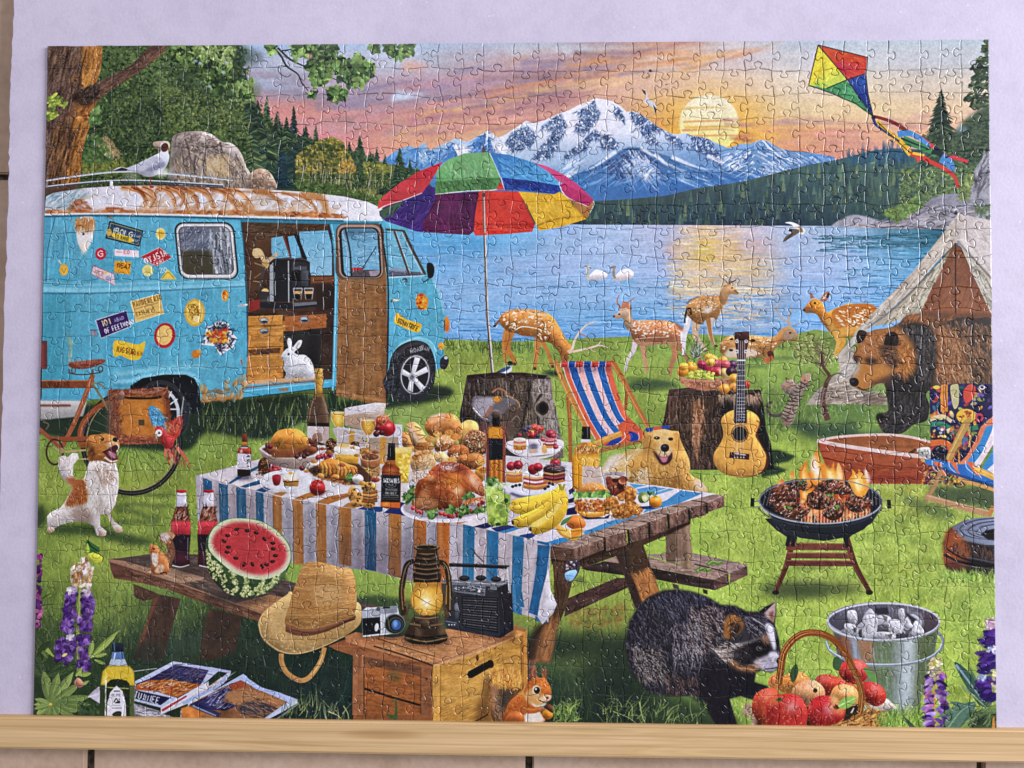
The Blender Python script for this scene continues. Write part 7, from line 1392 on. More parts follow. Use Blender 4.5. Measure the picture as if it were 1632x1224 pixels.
# orange,half orange
F([1195,150,1210,115,1250,95,1300,105,1330,150,1320,185,1260,200,1205,180],'dc7830',s=1,v=.4,r=8); F([1115,190,1140,170,1210,200,1300,190,1310,220,1270,270,1220,275,1150,240],'e8a838',s=1,v=.2,r=6); F([1150,200,1210,195,1230,250,1170,235],'ecc060',s=1,a=.8); F([1225,210,1300,195,1300,225,1250,265,1225,265],'e08828',s=1,b=1); L([1220,200,1225,270],'f0dcb0',7,6); F([1150,170,1170,130,1230,105,1215,130,1190,155],'4c7c40',s=1); L([1210,265,1310,250],'3c6430',12,6,a=.7)
# stubby bottle
Z(860,660,280)
F([395,118,470,118,472,260,520,290,552,320,556,460,570,600,580,640,440,700,310,700,300,460,330,310,385,270],'c08028',v=.3,r=10); F([395,116,470,116,472,235,390,235],'1e1c1e',v=.5,r=6); L([445,120,447,230],'8c8c90',8,6,a=.7); F([386,232,474,236,476,262,382,262],'d0c8c8')
F([340,300,540,300,545,370,340,380],'b87c34',n=.1); hair([345,290,540,300,540,370,345,375],60,40,70,['e8c890','8c5824','dcac5c'],7,20,.7); F([320,380,550,380,550,640,330,640],'d89828',b=2)
for k in range(7): x = 380+k*26; L([x+rng.randn()*10,400,x+20,440,x+rng.randn()*20,500],'ecc468',22,10,a=.8,b=1)
F([330,450,390,470,390,690,320,680],'d8941f',a=.9,b=2); F([400,480,560,490,580,650,395,660],'c8b0a0'); L([405,480,398,660],'e0ccb8',5,5); L([305,480,315,690],'94541f',10,10,a=.8)
# cola cup
F([585,560,825,555,790,700,700,760,620,690],'b8b0b8',a=.85); F([610,590,800,590,775,720,700,765,630,690],'5c2c24',b=1); dabs([620,600,795,600,770,700,680,740],34,30,24,['8c4430','a8583c','3c1c18','c88860','6c3024'],a=.85); E(705,560,120,24,'c8c0c8',a=.85); E(700,552,100,20,'a0949c',a=.8); dabs([620,540,790,545,780,575,630,575],16,24,14,['d8d0d4','8c7c80','6c4c48'],a=.8); L([590,570,640,690],'e0dce0',6,5,a=.8)
# burger
F([340,740,350,690,400,655,480,640,560,645,620,680,640,730,560,750,440,750],'c87c34',s=1,v=.5,r=12); L([370,700,440,665,540,660],'ecc488',20,14,a=.5,b=5); crumb([420,650,580,650,600,700,420,700],['ecd8b0'],20,7,4)
dabs([315,735,670,730,660,790,330,795],90,30,16,['54903f','7cb054','3c7030','94c46c'],a=.85); F([360,785,640,780,620,815,380,815],'dcd4d0',s=1); dabs([325,805,600,800,600,900,350,910],130,18,11,['c8702c','a8541f','e09850','8c4018'],a=.85); F([345,895,420,915,560,910,630,890,610,940,500,960,390,945],'dc9438',s=1,v=.4,r=6)
# fried chicken
def fried(p): 
    F(p,'b8702c',s=1,v=.55,r=10,n=.2); dabs(p,80,16,11,['d89444','a05c24','e0ac60','8c4c1c','c88038'],a=.65,sm=1)
fried([740,720,800,670,880,690,900,750,880,800,780,810,730,790]); fried([580,850,620,780,700,770,740,820,740,900,660,930,590,910]); fried([850,820,900,830,955,890,930,930,870,920]); fried([650,920,700,880,780,830,860,820,890,860,870,940,800,970,700,965]); E(664,920,14,24,'e8d4b0'); L([650,965,860,970],'3c3048',12,8,a=.5,b=3)
# kiwi and orange
F([915,770,940,730,990,730,1010,760,1020,800,970,825,930,820],'6c7c40',s=1,v=.4,r=6); F([950,770,990,750,1010,790,975,815],'b8cc88',s=1); E(982,780,14,14,'ecd8c0'); leafy([1000,735,1060,725,1060,750],8,20); ball(1078,815,60,58,'dc8828'); L([1060,775,1080,765,1095,775],'5c7c38',10,5)
# golden retriever
GD = [830,630,850,560,820,480,870,420,960,340,950,240,960,200,1000,170,1060,140,1140,135,1230,155,1290,160,1300,190,1310,240,1350,330,1390,420,1400,500,1400,560,1500,620,1560,720,1400,710,1200,680,1060,660]
F([580,560,640,420,740,370,900,310,970,300,1000,420,860,560,820,640,800,640],'cca868',s=1,b=3); F([590,530,650,410,750,370,760,420,680,520],'d8d0cc',s=1,a=.85,b=4); hair([600,540,700,390,960,310,960,460,820,600],160,60,-140,['d8b478','e4d8cc','b8904c','e0c498'],7,16,.55)
F([585,560,825,555,790,700,700,760,620,690],'b8b0b8',a=.45); F([615,600,800,595,775,720,700,765,630,690],'5c2c24',a=.9); dabs([620,600,795,600,770,700,680,740],30,28,22,['8c4430','a8583c','3c1c18','c88860','6c3024'],a=.85); E(705,560,120,22,'c8c0c8',a=.7); E(700,554,100,16,'9c8c90',a=.8)
F(GD,'c89448',s=1,v=.35,r=16)
with clip(GD,1):
    hair([960,400,1390,400,1400,700,860,650],420,60,-80,['d8a85c','a8743c','e0b870','94602c','c48c48'],7,14,.5); hair([850,540,1000,500,1020,640,860,640],110,50,-30,['e0d4c8','d8b888','c8a468'],7,15,.6); F([1240,560,1300,580,1300,680,1240,680],'7c5028',a=.6,b=6); F([1440,580,1560,640,1560,730,1440,700],'d8ccc0',a=.8,b=6)
    F([960,200,1020,190,1040,260,1030,360,980,380,950,260],'b07c3c',s=1,a=.7,b=4); F([1240,170,1300,170,1340,300,1300,340,1240,280],'b8803c',s=1,a=.7,b=4); F([1060,150,1180,140,1230,170,1190,240,1150,290,1100,260,1050,200],'dcb878',s=1,a=.85,b=4); hair([1000,150,1260,150,1240,260,1030,260],110,30,-60,['e0c088','c89450','d8ac68'],6,25,.5)
    F([1100,300,1150,280,1210,300,1240,370,1200,420,1110,420,1090,360],'d0b088',s=1,a=.85,b=3); F([1080,370,1130,400,1200,390,1230,350,1230,420,1180,470,1120,460],'4c2c2c',s=1,b=1); F([1110,380,1150,400,1190,395,1180,440,1140,445],'c87888',s=1,b=1); F([1050,330,1090,370,1110,430,1080,400],'3c2824',s=1,b=2)
E(1165,315,40,38,'26222a'); E(1160,300,16,8,'7c7884',a=.8,b=1); L([1165,350,1160,390],'3c2c2c',8,5); E(1090,222,28,15,'2c1c18'); E(1218,232,24,15,'2c1c18'); E(1086,218,6,5,'d8d0c8')
F([985,160,1010,130,1060,125,1050,160],'3c5ca4'); F([1130,110,1210,105,1210,135,1140,140],'34509c'); F([1060,130,1130,112,1140,140,1060,150],'c85c40')

# ---- near bench,its legs,things on it
Z(0,840,360)
F([965,410,1140,480,1120,520,1030,535,970,505],'54402f',n=.12)
F([1120,480,1310,520,1240,740,1180,960,960,960,1000,860,1060,700],'4c3a30',n=.1,nt=NVT); F([1110,520,1150,500,1080,690,1040,830,980,900,1000,850,1060,690],'7c5038',a=.85,b=2)
F([1520,590,1760,640,1700,900,1560,960,1440,960,1480,780],'45362d',n=.1,b=2); F([1510,600,1545,610,1500,760,1470,860,1450,860,1480,740],'644230',a=.7,b=3)
F([960,840,1200,830,1180,1000,950,1000],'2c3830',a=.6,b=10)
Z(200,760,360)
F([-113,594,-40,588,160,560,560,560,1200,760,1700,900,1900,960,1500,1060,1000,1000,700,900,300,760,-20,650],'5c4c44',n=.15,nt=NHZ)
hair([0,600,560,560,1200,760,1800,940,1000,960,400,760],300,110,-17,['6c5c54','443834','7c6a60','544640'],7,4,.5)
F([-113,594,-20,606,180,660,330,660,580,730,540,745,360,780,200,730,-100,650],'a07c60',n=.1,nt=NHZ); hair([0,620,560,735,360,775,180,720],100,80,-17,['b8947c','84624c','c0a084'],6,4,.5); F([770,920,1050,850,1250,900,1600,1000,1640,1060,1000,1000],'a87850',n=.1,nt=NHZ); hair([800,915,1050,855,1600,1010,1000,990],100,90,-17,['bc8c60','8c6040','c89c70'],6,4,.5)
F([330,700,600,720,560,640,420,650],'4c3c38',a=.6,b=5)
F([-113,608,300,740,700,880,980,985,980,1050,700,960,300,810,60,756,-80,735,-106,670],'6c4a38',n=.12,nt=NHZ); L([-110,610,300,740,700,882,1000,990],'9c745c',10,9); hair([-10,655,300,750,980,1000,980,1040,400,840,0,720],160,90,-19,['84604a','543628','94705a'],6,4,.5)
F([560,1000,760,1010,700,1224,560,1224],'40342c',a=.7,b=6)
# soda bottles
for dx in (0,196):
    F([370+dx,100,440+dx,100,438+dx,130,446+dx,210,470+dx,320,472+dx,420,460+dx,560,468+dx,640,400+dx,655,328+dx,640,332+dx,560,325+dx,420,335+dx,320,365+dx,215,372+dx,130],'4c2420',v=.25,r=8)
    F([372+dx,110,438+dx,110,446+dx,215,365+dx,215],'ccc8d4',v=.2,r=4); F([362+dx,225,448+dx,225,468+dx,322,336+dx,322],'8c5038',b=1); hair([370+dx,230,440+dx,230,460+dx,315,345+dx,315],40,40,60,['b08068','4c2420','d8b8a8','241414'],7,30,.7); F([330+dx,322,472+dx,322,470+dx,418,326+dx,415],'c03840',v=.3,r=6); L([345+dx,330,345+dx,410],'e07878',12,10,a=.7,b=2); F([326+dx,420,470+dx,422,460+dx,560,468+dx,630,335+dx,630,335+dx,560],'30222a',b=1); F([340+dx,540,450+dx,560,450+dx,620,345+dx,620],'6c2c38',a=.6,b=6); L([338+dx,640,400+dx,652,464+dx,636],'d0c8cc',8,6); L([452+dx,440,450+dx,600],'948890',6,5,a=.7); F([366+dx,102,370+dx,94,438+dx,94,444+dx,112,405+dx,118,368+dx,112],'b83038',v=.4,r=3)
# squirrel on the bench
L([300,640,330,560,320,480,280,440,250,450],'7c5038',60,50); L([310,480,300,430,320,415,350,440],'b88058',44,40); E(285,435,36,30,'d8d0d0',a=.9,b=1); hair([250,420,350,410,350,460,330,640,260,640,260,480],160,26,110,['c89c74','6c4830','9c6c48','d8c8b8','54382c'],6,25,.6)
F([170,540,185,490,180,478,200,490,235,500,245,530,280,560,310,610,315,690,260,710,200,700,185,640,195,580],'b8703c',s=1,v=.4,r=8); F([188,555,230,555,240,610,220,650,195,620],'d8c8b8',s=1,b=1); F([215,690,240,640,280,640,270,690],'d8c0a8',s=1,a=.8,b=1); hair([180,500,300,570,310,690,200,700],90,16,-70,['d08c58','944c24','c47840'],5,25,.4); E(205,520,7,7,'241c18'); L([150,700,220,705],'8c5c3c',10,8); L([250,700,290,690,300,708],'34241c',9,6)
# water melon
E(800,880,240,44,'34302f',a=.6,b=8)
F([580,500,600,420,650,350,740,305,860,300,980,320,1100,390,1180,480,1200,570,1180,660,1120,760,1040,830,940,865,830,870,720,830,640,750,590,640],'3c5c38',s=1,v=.4,r=16)
with clip([580,500,600,420,650,350,740,305,860,300,980,320,1100,390,1180,480,1200,570,1180,660,1120,760,1040,830,940,865,830,870,720,830,640,750,590,640],1):
    F([640,700,900,740,1100,740,1000,860,800,870],'2c4a30',s=1,a=.5,b=12)
    for p in ([600,540,610,640,650,740],[650,620,690,700,740,830],[760,690,800,760,780,850],[880,740,880,800,840,860],[1000,750,970,800,900,850],[1100,720,1040,790,980,840]):
        q = spl(np.array(p,float).reshape(-1,2),False,5)
        for x,y in q: dabs([x-22,y-16,x+22,y-16,x+22,y+16,x-22,y+16],4,11,7,['b4b878','94a860','c8c890'],a=.85)
    L([1150,680,1090,760,1000,830],'7ca068',30,16,a=.5,b=5)
F([600,500,610,420,660,350,750,306,860,302,980,325,1090,390,1170,480,1195,560,1180,640,1120,700,1020,740,900,735,780,690,680,610,620,550],'c0cca0',s=1); F([620,490,630,425,680,365,760,325,860,320,970,340,1080,405,1160,490,1180,560,1165,630,1110,685,1010,720,900,712,790,670,700,600,645,545],'d8b0a0',s=1,b=3); F([630,480,645,420,695,370,770,335,860,330,960,350,1065,412,1145,495,1165,560,1150,622,1100,670,1005,704,905,698,800,655,715,590,660,540],'c03c40',s=1,b=3,n=.05)
hair([640,480,860,340,1150,520,1100,660,860,660],160,18,40,['cc5050','a83038','b43c40'],6,80,.35)
for x,y,r_ in ((805,380,-10),(880,390,10),(945,405,20),(1005,450,50),(1065,480,0),(1068,520,0),(1085,570,0),(1065,612,-10),(1020,635,20),(988,648,60),(918,632,60),(858,635,-60),(798,588,10),(735,545,10),(745,508,0),(712,465,40),(738,425,0)): E(x,y,19,12,'34201f',rot=r_); E(x+4,y-4,7,3,'8c5450',a=.8)
# straw hat
Z(400,840,360)
F([100,720,240,620,300,540,640,760,880,740,760,860,300,900],'2c2c28',a=.35,b=10)
BR_ = [60,740,55,690,90,620,160,560,260,490,300,470,500,560,740,540,790,560,800,600,795,690,740,750,660,800,540,860,400,910,300,920,200,900,110,840,75,790]
F(BR_,'c8a064',s=1,v=.35,r=14)
with clip(BR_,1): hair(BR_,460,26,lambda x,y: np.degrees(np.arctan2((y-985)*2.2,x-495))*-1+90,['dcb87c','b08848','d0a868','a47c40','e0c48c'],4.5,8,.5); F([250,640,260,740,400,780,700,700,760,640,740,740,560,820,380,830,260,780],'9c7038',s=1,a=.5,b=8)
CR = [300,480,330,400,360,310,400,260,460,250,560,265,640,290,700,292,735,320,755,390,765,480,765,560,750,620,690,680,560,730,420,750,310,740,250,700,255,640,280,560]
F(CR,'b88448',s=1,v=.4,r=16)
with clip(CR,1):
    hair(CR,560,26,lambda x,y: -6+(x-495)*.14,['d0a060','a07038','c8985c','94642f','dcb478'],4.5,6,.5); [L([270-k*2,330+k*34,420,342+k*32+rng.randn()*6,560,330+k*33+rng.randn()*6,770,318+k*28],pick(['8c5c2c','e0bc80','94642f','d8b070'],1)[0],6,5,a=.42) for k in range(-2,13)]; F([440,440,560,420,660,440,650,520,560,540,470,510],'d8b078',s=1,a=.5,b=10); F([360,480,430,430,460,560,500,640,380,660,320,600],'94602c',s=1,a=.4,b=10); F([520,260,700,295,640,360,520,330],'d0a468',s=1,a=.5,b=8); L([380,380,520,350,620,400],'9c6c38',14,8,a=.6,b=3); L([660,320,680,420,670,520],'a87840',12,8,a=.6,b=3)
for k,c in ((0,'a87444'),(18,'8c5c3c'),(36,'7c4c34'),(54,'6c4430')): L([252,690+k,340,728+k*.9,460,730+k*.8,600,700+k*.5,700,665+k*.3,758,640+k*.2],c,20,12,a=.9)
L([300,742,420,765,560,745,690,690],'4c2c24',8,5,a=.7,b=1); L([670,690,755,665],'54342c',16,10); L([60,700,90,800,200,890,320,915,480,880,680,790],'e0c48c',7,5,a=.7)
L([222,915,225,980,260,1050,320,1095,370,1110,420,1090,470,1030,510,960,535,870],'b8884c',36,34); L([215,920,220,985,256,1058,320,1105,372,1118],'a07048',12,10,a=.8); L([440,1070,490,1000,520,920],'dcb878',10,9,a=.8)
# crate
Z(600,984,320)
F([-130,280,0,260,460,390,470,860,-190,860,-160,600],'8c5430',n=.12,nt=NHZ)
Z(400,840,360)
F([560,860,690,810,820,870,1300,1000,1330,1020,1330,1360,740,1360,740,930,620,890],'8c5634',n=.12,nt=NHZ)
F([740,905,815,925,815,1360,735,1360],'96603c',n=.1,nt=NVT); F([815,935,1230,1010,1230,1080,820,990],'6c4630',n=.12,nt=NHZ); F([820,995,1230,1085,1230,1360,820,1360],'9c5a2c',n=.12,nt=NHZ); F([1225,1005,1320,1030,1320,1360,1230,1360],'8c5836',n=.1,nt=NVT)
L([820,1168,1000,1225,1230,1290],'201814',16,16,s=0); L([818,940,820,1350],'54341f',7,7); L([1230,1010,1230,1350],'5c3c24',6,6); E(1040,1080,46,36,'54502c',a=.75,b=5); E(1272,1098,8,12,'34201c'); hair([830,960,1310,1050,1300,1350,830,1350],200,60,-12,['ac6c3c','7c4824','a86434','6c4024'],6,5,.4)
F([680,790,760,760,1020,800,1420,740,1640,760,1640,860,1340,1010,1290,995,820,870,690,830],'b8784c',n=.1,nt=NHZ)
Z(600,984,320)
F([460,400,700,320,1000,210,1110,120,1120,60,1220,100,1230,500,1230,860,460,860],'c48c3c',n=.1,nt=NHZ)
with clip([460,400,700,320,1000,210,1180,120,1230,120,1230,860,460,860]): hair([460,400,1000,220,1180,140,1180,860,460,860],320,130,24,['d8a050','b07830','cc9444','a06c2c','e0b064'],6,4,.45); F([520,560,900,400,1100,440,900,600,560,720],'dca850',a=.4,b=12); F([470,400,520,380,525,860,465,860],'cc9444',n=.08,nt=NVT); L([525,390,525,860],'94642c',5,5)
F([-30,245,120,200,560,100,700,60,1120,60,1125,110,1000,210,700,320,470,395,440,390,200,310],'bc8050',n=.1,nt=NHZ); hair([0,240,300,200,700,100,1100,110,700,300,470,380],240,110,-10,['cc9464','9c6238','d8a474','b4764a'],6,6,.45)
L([-20,235,200,300,460,392],'4c3020',12,14); L([460,396,700,325,1010,212,1180,130],'d89c68',16,14); L([470,375,700,300,1000,190],'a06c44',8,6,a=.8); L([0,170,250,250,480,320],'5c3c24',7,6)
F([1170,150,1190,130,1225,100,1232,560,1180,560],'b87c34',n=.08,nt=NVT); F([1120,62,1220,95,1215,120,1125,100],'9c6840'); L([1178,150,1182,540],'7c4c1f',7,7); L([1192,140,1195,540],'8c5824',6,6)
F([738,470,750,440,930,346,950,360,945,400,780,495,750,495],'141010',s=0); E(930,380,26,34,'2c1410',rot=-20); E(823,330,12,26,'6c4424'); L([960,260,980,240],'7c5024',10,4)
F([880,500,930,440,950,860,800,860,820,720,870,620],'6c4824',s=0,a=.75,b=6); L([800,850,910,790],'241a14',9,9)
leaf = lambda p,c: F(p,c,s=1)
F([80,780,150,790,155,660,172,700,170,830,120,820],'3c5830',s=1)
# camera
Z(400,840,360)
F([770,760,1100,770,1090,800,800,800],'3c2c24',a=.6,b=5)
F([802,610,830,585,1060,570,1075,640,1070,770,810,795],'b8bcc4',v=.2,r=6); F([806,660,940,650,940,770,812,785],'24262a'); F([806,600,940,590,935,650,806,660],'a0a4ac',n=.1); L([812,790,1000,772],'d0d4da',10,8); E(910,725,14,30,'c8ccd0',rot=8); F([845,600,960,580,1060,570,1060,620,960,630],'8c929c',n=.1); E(850,590,20,10,'c8ccd2'); E(920,595,16,14,'54585c'); R(955,575,1005,590,'34383c'); L([940,640,945,770],'d4d8dc',10,10); E(1040,700,76,74,'7c8288'); E(1042,702,70,68,'2c2e2c'); E(1048,705,54,54,'4c4c3c'); E(1050,708,46,46,'1c2024'); E(1052,708,36,38,'3c5c94'); E(1045,700,16,26,'7ca4d4',a=.8,b=1); L([990,660,1005,740],'5c5e4c',8,6)
# transistor radio
Z(640,800,360)
F([330,900,720,980,830,900,820,1000,700,1010],'5c3820',a=.6,b=5)
F([290,590,700,590,770,580,800,600,812,920,715,985,330,915,300,760],'34343a'); F([700,620,790,590,812,925,715,985],'2a2a30',n=.1); F([300,560,740,570,770,560,770,590,700,615,300,590],'6c6e78'); L([360,575,700,592,765,575],'a8aab4',9,8)
F([365,590,610,600,605,680,370,650],'6c707c'); F([370,600,600,612,596,665,372,640],'45484f'); hair([375,605,590,615,590,660,380,640],60,18,0,['b8bcc4','8c9098','2c2e34','d0d4d8'],6,4,.8); R(555,635,572,655,'c8ccd0')
F([640,610,690,615,690,640,640,635],'8c9098',a=.7); F([435,680,700,690,700,950,440,900],'26262b')
for k in range(13): L([445,692+k*17,690,702+k*19],'5c5c64' if k % 2 else '44444c',6,6,s=0); L([445,700+k*17,690,711+k*19],'141418',6,6,s=0)
for x in range(470,690,40): L([x,690,x,930],'2c2c32',4,4,s=0,a=.5)
for x,y in ((455,552),(575,550),(685,560)): E(x,y,38,20,'1e1e22',v=.4,r=4); E(x,y-6,30,10,'3c3c42')
L([345,455,500,460,780,472],'28282e',26,26); L([345,446,780,462],'54545c',5,5); L([772,470,782,560,785,660],'9498a0',20,18); L([768,480,776,640],'d0d4d8',6,5); L([500,330,540,380,595,435],'4c4c54',9,8); L([620,490,680,550],'4c4c54',8,8)
F([385,740,400,725,415,750,412,840,390,850],'4c4e58',v=.3,r=3); E(397,760,12,24,'7c828c',a=.7,b=1); F([310,850,410,865,410,910,325,895],'3c3e48'); 
for x in (345,365,385): E(x,888,5,5,'d8dce0')
L([320,862,400,876],'8c90a0',4,4)
# lantern
Z(400,840,360)
E(1270,820,180,40,'34241c',a=.6,b=6)
LM = ['5c4630','2c2019','7c6444','3c2c20','a08860']
def lamp(p,c='3c2e22',v=.5): F(p,c,s=0,v=v,r=8,n=.1)
L([1110,640,1090,480,1110,340,1130,270,1180,245],'34281f',44,34); L([1100,600,1090,450,1115,310,1150,255],'8c7450',9,7,a=.8); L([1420,640,1435,480,1425,340,1400,270,1350,250],'34281f',44,34); L([1440,600,1440,450,1425,310,1390,255],'b09464',8,6,a=.8); L([1412,560,1416,420],'d8983c',8,6,a=.7); L([1115,570,1108,440],'c88c3c',7,5,a=.7)
E(1272,500,150,150,'e0a040',a=.35,b=18)
lamp([1195,400,1350,400,1385,480,1390,540,1360,620,1300,640,1230,640,1180,600,1155,540,1165,470],'a87424',.3)
with clip([1195,400,1350,400,1385,480,1390,540,1360,620,1300,640,1230,640,1180,600,1155,540,1165,470]):
    E(1272,530,120,110,'dc9c34',b=10); E(1270,540,70,84,'f0c050',b=10); E(1268,545,34,44,'f8e8b0',b=6); E(1266,545,16,22,'fffaf0',b=2); E(1268,480,16,30,'f4d078',a=.7,b=4); L([1160,470,1260,540,1390,600],'8c6024',6,5,a=.8); L([1390,470,1290,540,1160,600],'d8b468',6,5,a=.8); L([1180,420,1360,420],'6c4c24',20,20,a=.5,b=4); L([1250,450,1230,500],'f0d8a0',5,3,a=.7)
lamp([1200,180,1350,180,1365,250,1360,320,1380,340,1370,400,1180,400,1170,340,1195,320,1180,260]); 
for y,w in ((200,74),(235,84),(275,95),(310,100),(345,92),(385,96)): L([1272-w,y,1272,y+12,1272+w,y],'241a14',12,12,a=.8); L([1272-w*.9,y-14,1272,y-3,1272+w*.9,y-14],'84694a',9,8,a=.8)
E(1272,150,94,24,'34281f'); E(1272,144,90,20,'8c7454'); E(1272,146,74,13,'2c2018'); F([1195,160,1350,160,1345,190,1205,190],'3a2c20')
lamp([1180,640,1360,640,1380,690,1400,730,1425,790,1420,820,1360,848,1270,850,1170,845,1110,815,1115,770,1140,720,1150,690])
L([1150,700,1270,715,1390,700],'7c6444',14,12,a=.8); L([1120,780,1270,800,1415,782],'201610',12,12,a=.8); L([1118,800,1270,828,1420,800],'94784c',10,9,a=.8); L([1180,650,1270,662,1360,650],'94784c',9,8,a=.8); E(1262,705,34,36,'4c3a2a',v=.5,r=4); E(1215,765,20,40,'a88c5c',a=.35,b=5); E(1380,760,20,30,'b89868',a=.3,b=5); L([1150,560,1120,660,1160,680],'5c4630',20,14,a=.8); L([1390,560,1425,640,1390,670],'5c4630',20,14,a=.8); E(1395,620,18,24,'c8a468',a=.4,b=3)
# ---- lower left: lupins,leaves,oil bottle,magazines
Z(0,840,360)
dabs([270,180,295,180,300,600,280,720,262,720],60,20,14,['8c3c74','5c2c6c','3c1c4c','b05c88','4c2458'],a=.9)
L([300,520,350,490,370,480],'2c4824',8,4); L([295,570,350,560,400,560],'34502c',10,4)
L([570,1040,565,800,575,560,585,420],'94a058',26,16)
F([515,310,560,290,610,215,640,250,675,310,665,390,655,440,600,430,540,440,510,380],'d0bc98',s=1,n=.1); dabs([515,300,610,220,670,300,660,430,530,430],70,24,12,['e4dcd4','c8a470','b8864c','ecdfc8','a8744c'],ang=70,sp=40,a=.85)
LU = ['4c2c74','6c4090','7c54a0','3c2060','8c6cb0','5c3480']
for p in ([500,440,550,450,545,560,550,640,520,700,460,680,470,560],[595,470,660,480,680,560,665,640,600,630],[440,700,520,690,530,760,470,770],[570,660,660,650,660,740,580,750],[440,800,545,800,545,900,500,980,415,970,410,860],[570,780,660,790,650,850,575,860],[570,880,650,890,640,950,575,950],[420,990,490,980,480,1045,430,1040],[560,970,650,980,640,1040,575,1045]):
    F(p,'4c2c70',s=1,a=.8,b=2); q = np.array(p,float).reshape(-1,2); n_ = int(max(12,(np.ptp(q[:,0])*np.ptp(q[:,1]))/340)); dabs(p,n_,22,14,LU,a=.85,sz=.6)
dabs([490,430,560,440,540,480,500,480],14,18,9,['c8b8c8','9c84ac','d8ccd0'],a=.85); dabs([590,450,660,440,660,500,600,500],16,18,9,['c0a8b8','9c84ac','d8c8b8'],a=.85); dabs([480,780,530,780,520,815,480,810],8,16,9,['dcd8d8','c8c0d0'],a=.9); E(470,925,22,10,'d8c874',rot=-30)
Z(0,984,320)
def blade(x,y,a,ln,w,c='7c9c44',c2='4c7030'):
    ca,sa = math.cos(math.radians(a)),-math.sin(math.radians(a)); nx,ny = -sa,ca
    q = []
    for t,k in ((0,.25),(.25,.8),(.5,1),(.75,.75),(1,.0)): q.append((x+ca*ln*t+nx*w*k,y+sa*ln*t+ny*w*k))
    for t,k in ((.75,.75),(.5,1),(.25,.8),(0,.25)): q.append((x+ca*ln*t-nx*w*k,y+sa*ln*t-ny*w*k))
    F(q,c,g=(c2,x+nx*w,y+ny*w,x-nx*w,y-ny*w)); L([x,y,x+ca*ln*.95,y+sa*ln*.95],hx(c)*1.2,5,2,a=.7)
for a,ln in ((150,200),(165,160),(40,200),(20,260),(120,240)): blade(380,480,a,ln,34,'3c5c34','2c4428')
blade(390,330,130,120,16,'54703c'); F([300,330,330,230,420,190,360,260],'2c4428',s=1); L([380,260,440,320],'84a048',40,10)
for a,ln,w in ((102,290,44),(76,270,42),(55,330,40),(36,300,36),(12,340,38),(0,330,34),(-12,290,30),(-28,240,30),(-60,130,30),(-100,140,34),(-140,160,34),(180,140,24),(160,140,26),(-165,140,26)): blade(415,710,a,ln,w,pick(['84a450','94b058','6c9044','7c9c4c'],1)[0],'4c7038')
E(415,708,14,12,'d0b848')
for x,y,a,ln,w in ((740,330,44,320,26),(730,320,78,140,22),(760,320,12,120,18),(770,345,-22,100,14),(640,470,8,110,22),(620,480,55,90,20),(650,560,30,90,16)): blade(x,y,a,ln,w,'94b054','5c8034')
F([610,520,640,490,685,540,660,570,615,560],'b88468',s=1,v=.3,r=4); L([620,530,660,560],'8c5444',6,5)
dabs([640,720,810,700,810,810,640,810],30,34,12,['2c4c30','3c6038','24402a'],a=.7)
# oil bottle
F([720,640,760,600,810,560,830,700,810,700],'b8b4c0',n=.1); L([720,650,810,620],'dcd8e0',9,8)
OB = [915,215,1010,215,1005,290,1020,360,1050,400,1090,440,1100,520,1100,830,810,830,820,520,840,430,880,390,905,330]
F(OB,'3c4a30',v=.25,r=8); F([912,212,1010,210,1008,282,916,280],'24303c',v=.4,r=4); L([930,210,935,275],'4c6c84',12,10); F([915,282,1005,282,1015,340,905,340],'5c7cac'); L([940,290,930,340],'d0dcec',14,12,a=.85); L([990,290,1000,340],'24447c',10,10,a=.8); F([905,340,1018,340,1040,395,885,395],'b0bccc'); F([880,398,1055,398,1090,440,1098,555,822,550,838,440],'d0b028',b=1); F([880,400,1050,400,1080,440,1085,500,880,500],'dcbc38',a=.7,b=3); L([870,470,845,540],'ecdc90',24,16,a=.8,b=2); L([865,510,860,820],'d8dccc',14,12,a=.8)
F([870,540,900,510,960,500,1030,515,1055,540,1055,830,865,830],'2c3824'); L([875,570,1050,580],'94a448',9,9); F([872,820,875,700,900,610,950,555,1000,600,1025,700,1030,830,872,830],'d8d4dc',s=0); text('OLIVE OIL',912,622,22,'4c4c50',0,.5,.14); L([930,600,980,600],'3c3c40',9,7); L([930,690,950,660,965,690,975,660],'34363a',9,6); F([940,690,980,680,980,700,940,700],'2c2e30'); L([920,715,980,715],'84848c',5,4); L([915,738,990,738],'6c6c74',6,5); F([915,790,950,765,990,770,980,815,940,810],'3c4030',s=1); F([1060,560,1095,560,1098,830,1060,830],'54683c',a=.8)
# magazines
L([1090,440,1280,415],'b0b4b8',7,6)
F([1090,700,1300,760,1310,790,1500,830,1100,830],'94909c',n=.1); hair([1095,710,1300,770,1400,830,1100,830],90,60,-8,['c8c4d0','5c5864','a8a4b0','dcd8e0'],6,4,.7)
Z(0,984,320)
F([1100,520,1410,358,1800,420,1640,560,1310,735,1095,680],'b4bcdc'); F([1215,500,1430,385,1700,430,1640,540,1450,660,1230,590,1100,590,1110,540],'34345c',n=.15); F([1110,550,1230,510,1400,510,1640,550,1440,655,1250,600,1100,590],'b4602c',n=.15); hair([1110,540,1400,510,1600,560,1440,640,1110,590],120,70,16,['dc9048','943c1c','e8b870','b8602c','ecd0b0','54304c'],7,14,.65); hair([1250,480,1430,390,1690,440,1600,520],120,60,10,['4c4c7c','2c2848','6c6890','1e1e3c','8c6c78'],7,20,.6)
F([1100,590,1390,655,1310,715,1098,660],'24284c'); text('TUIMIEE',1105,602,52,'c8cce0',15,.4,.16); 
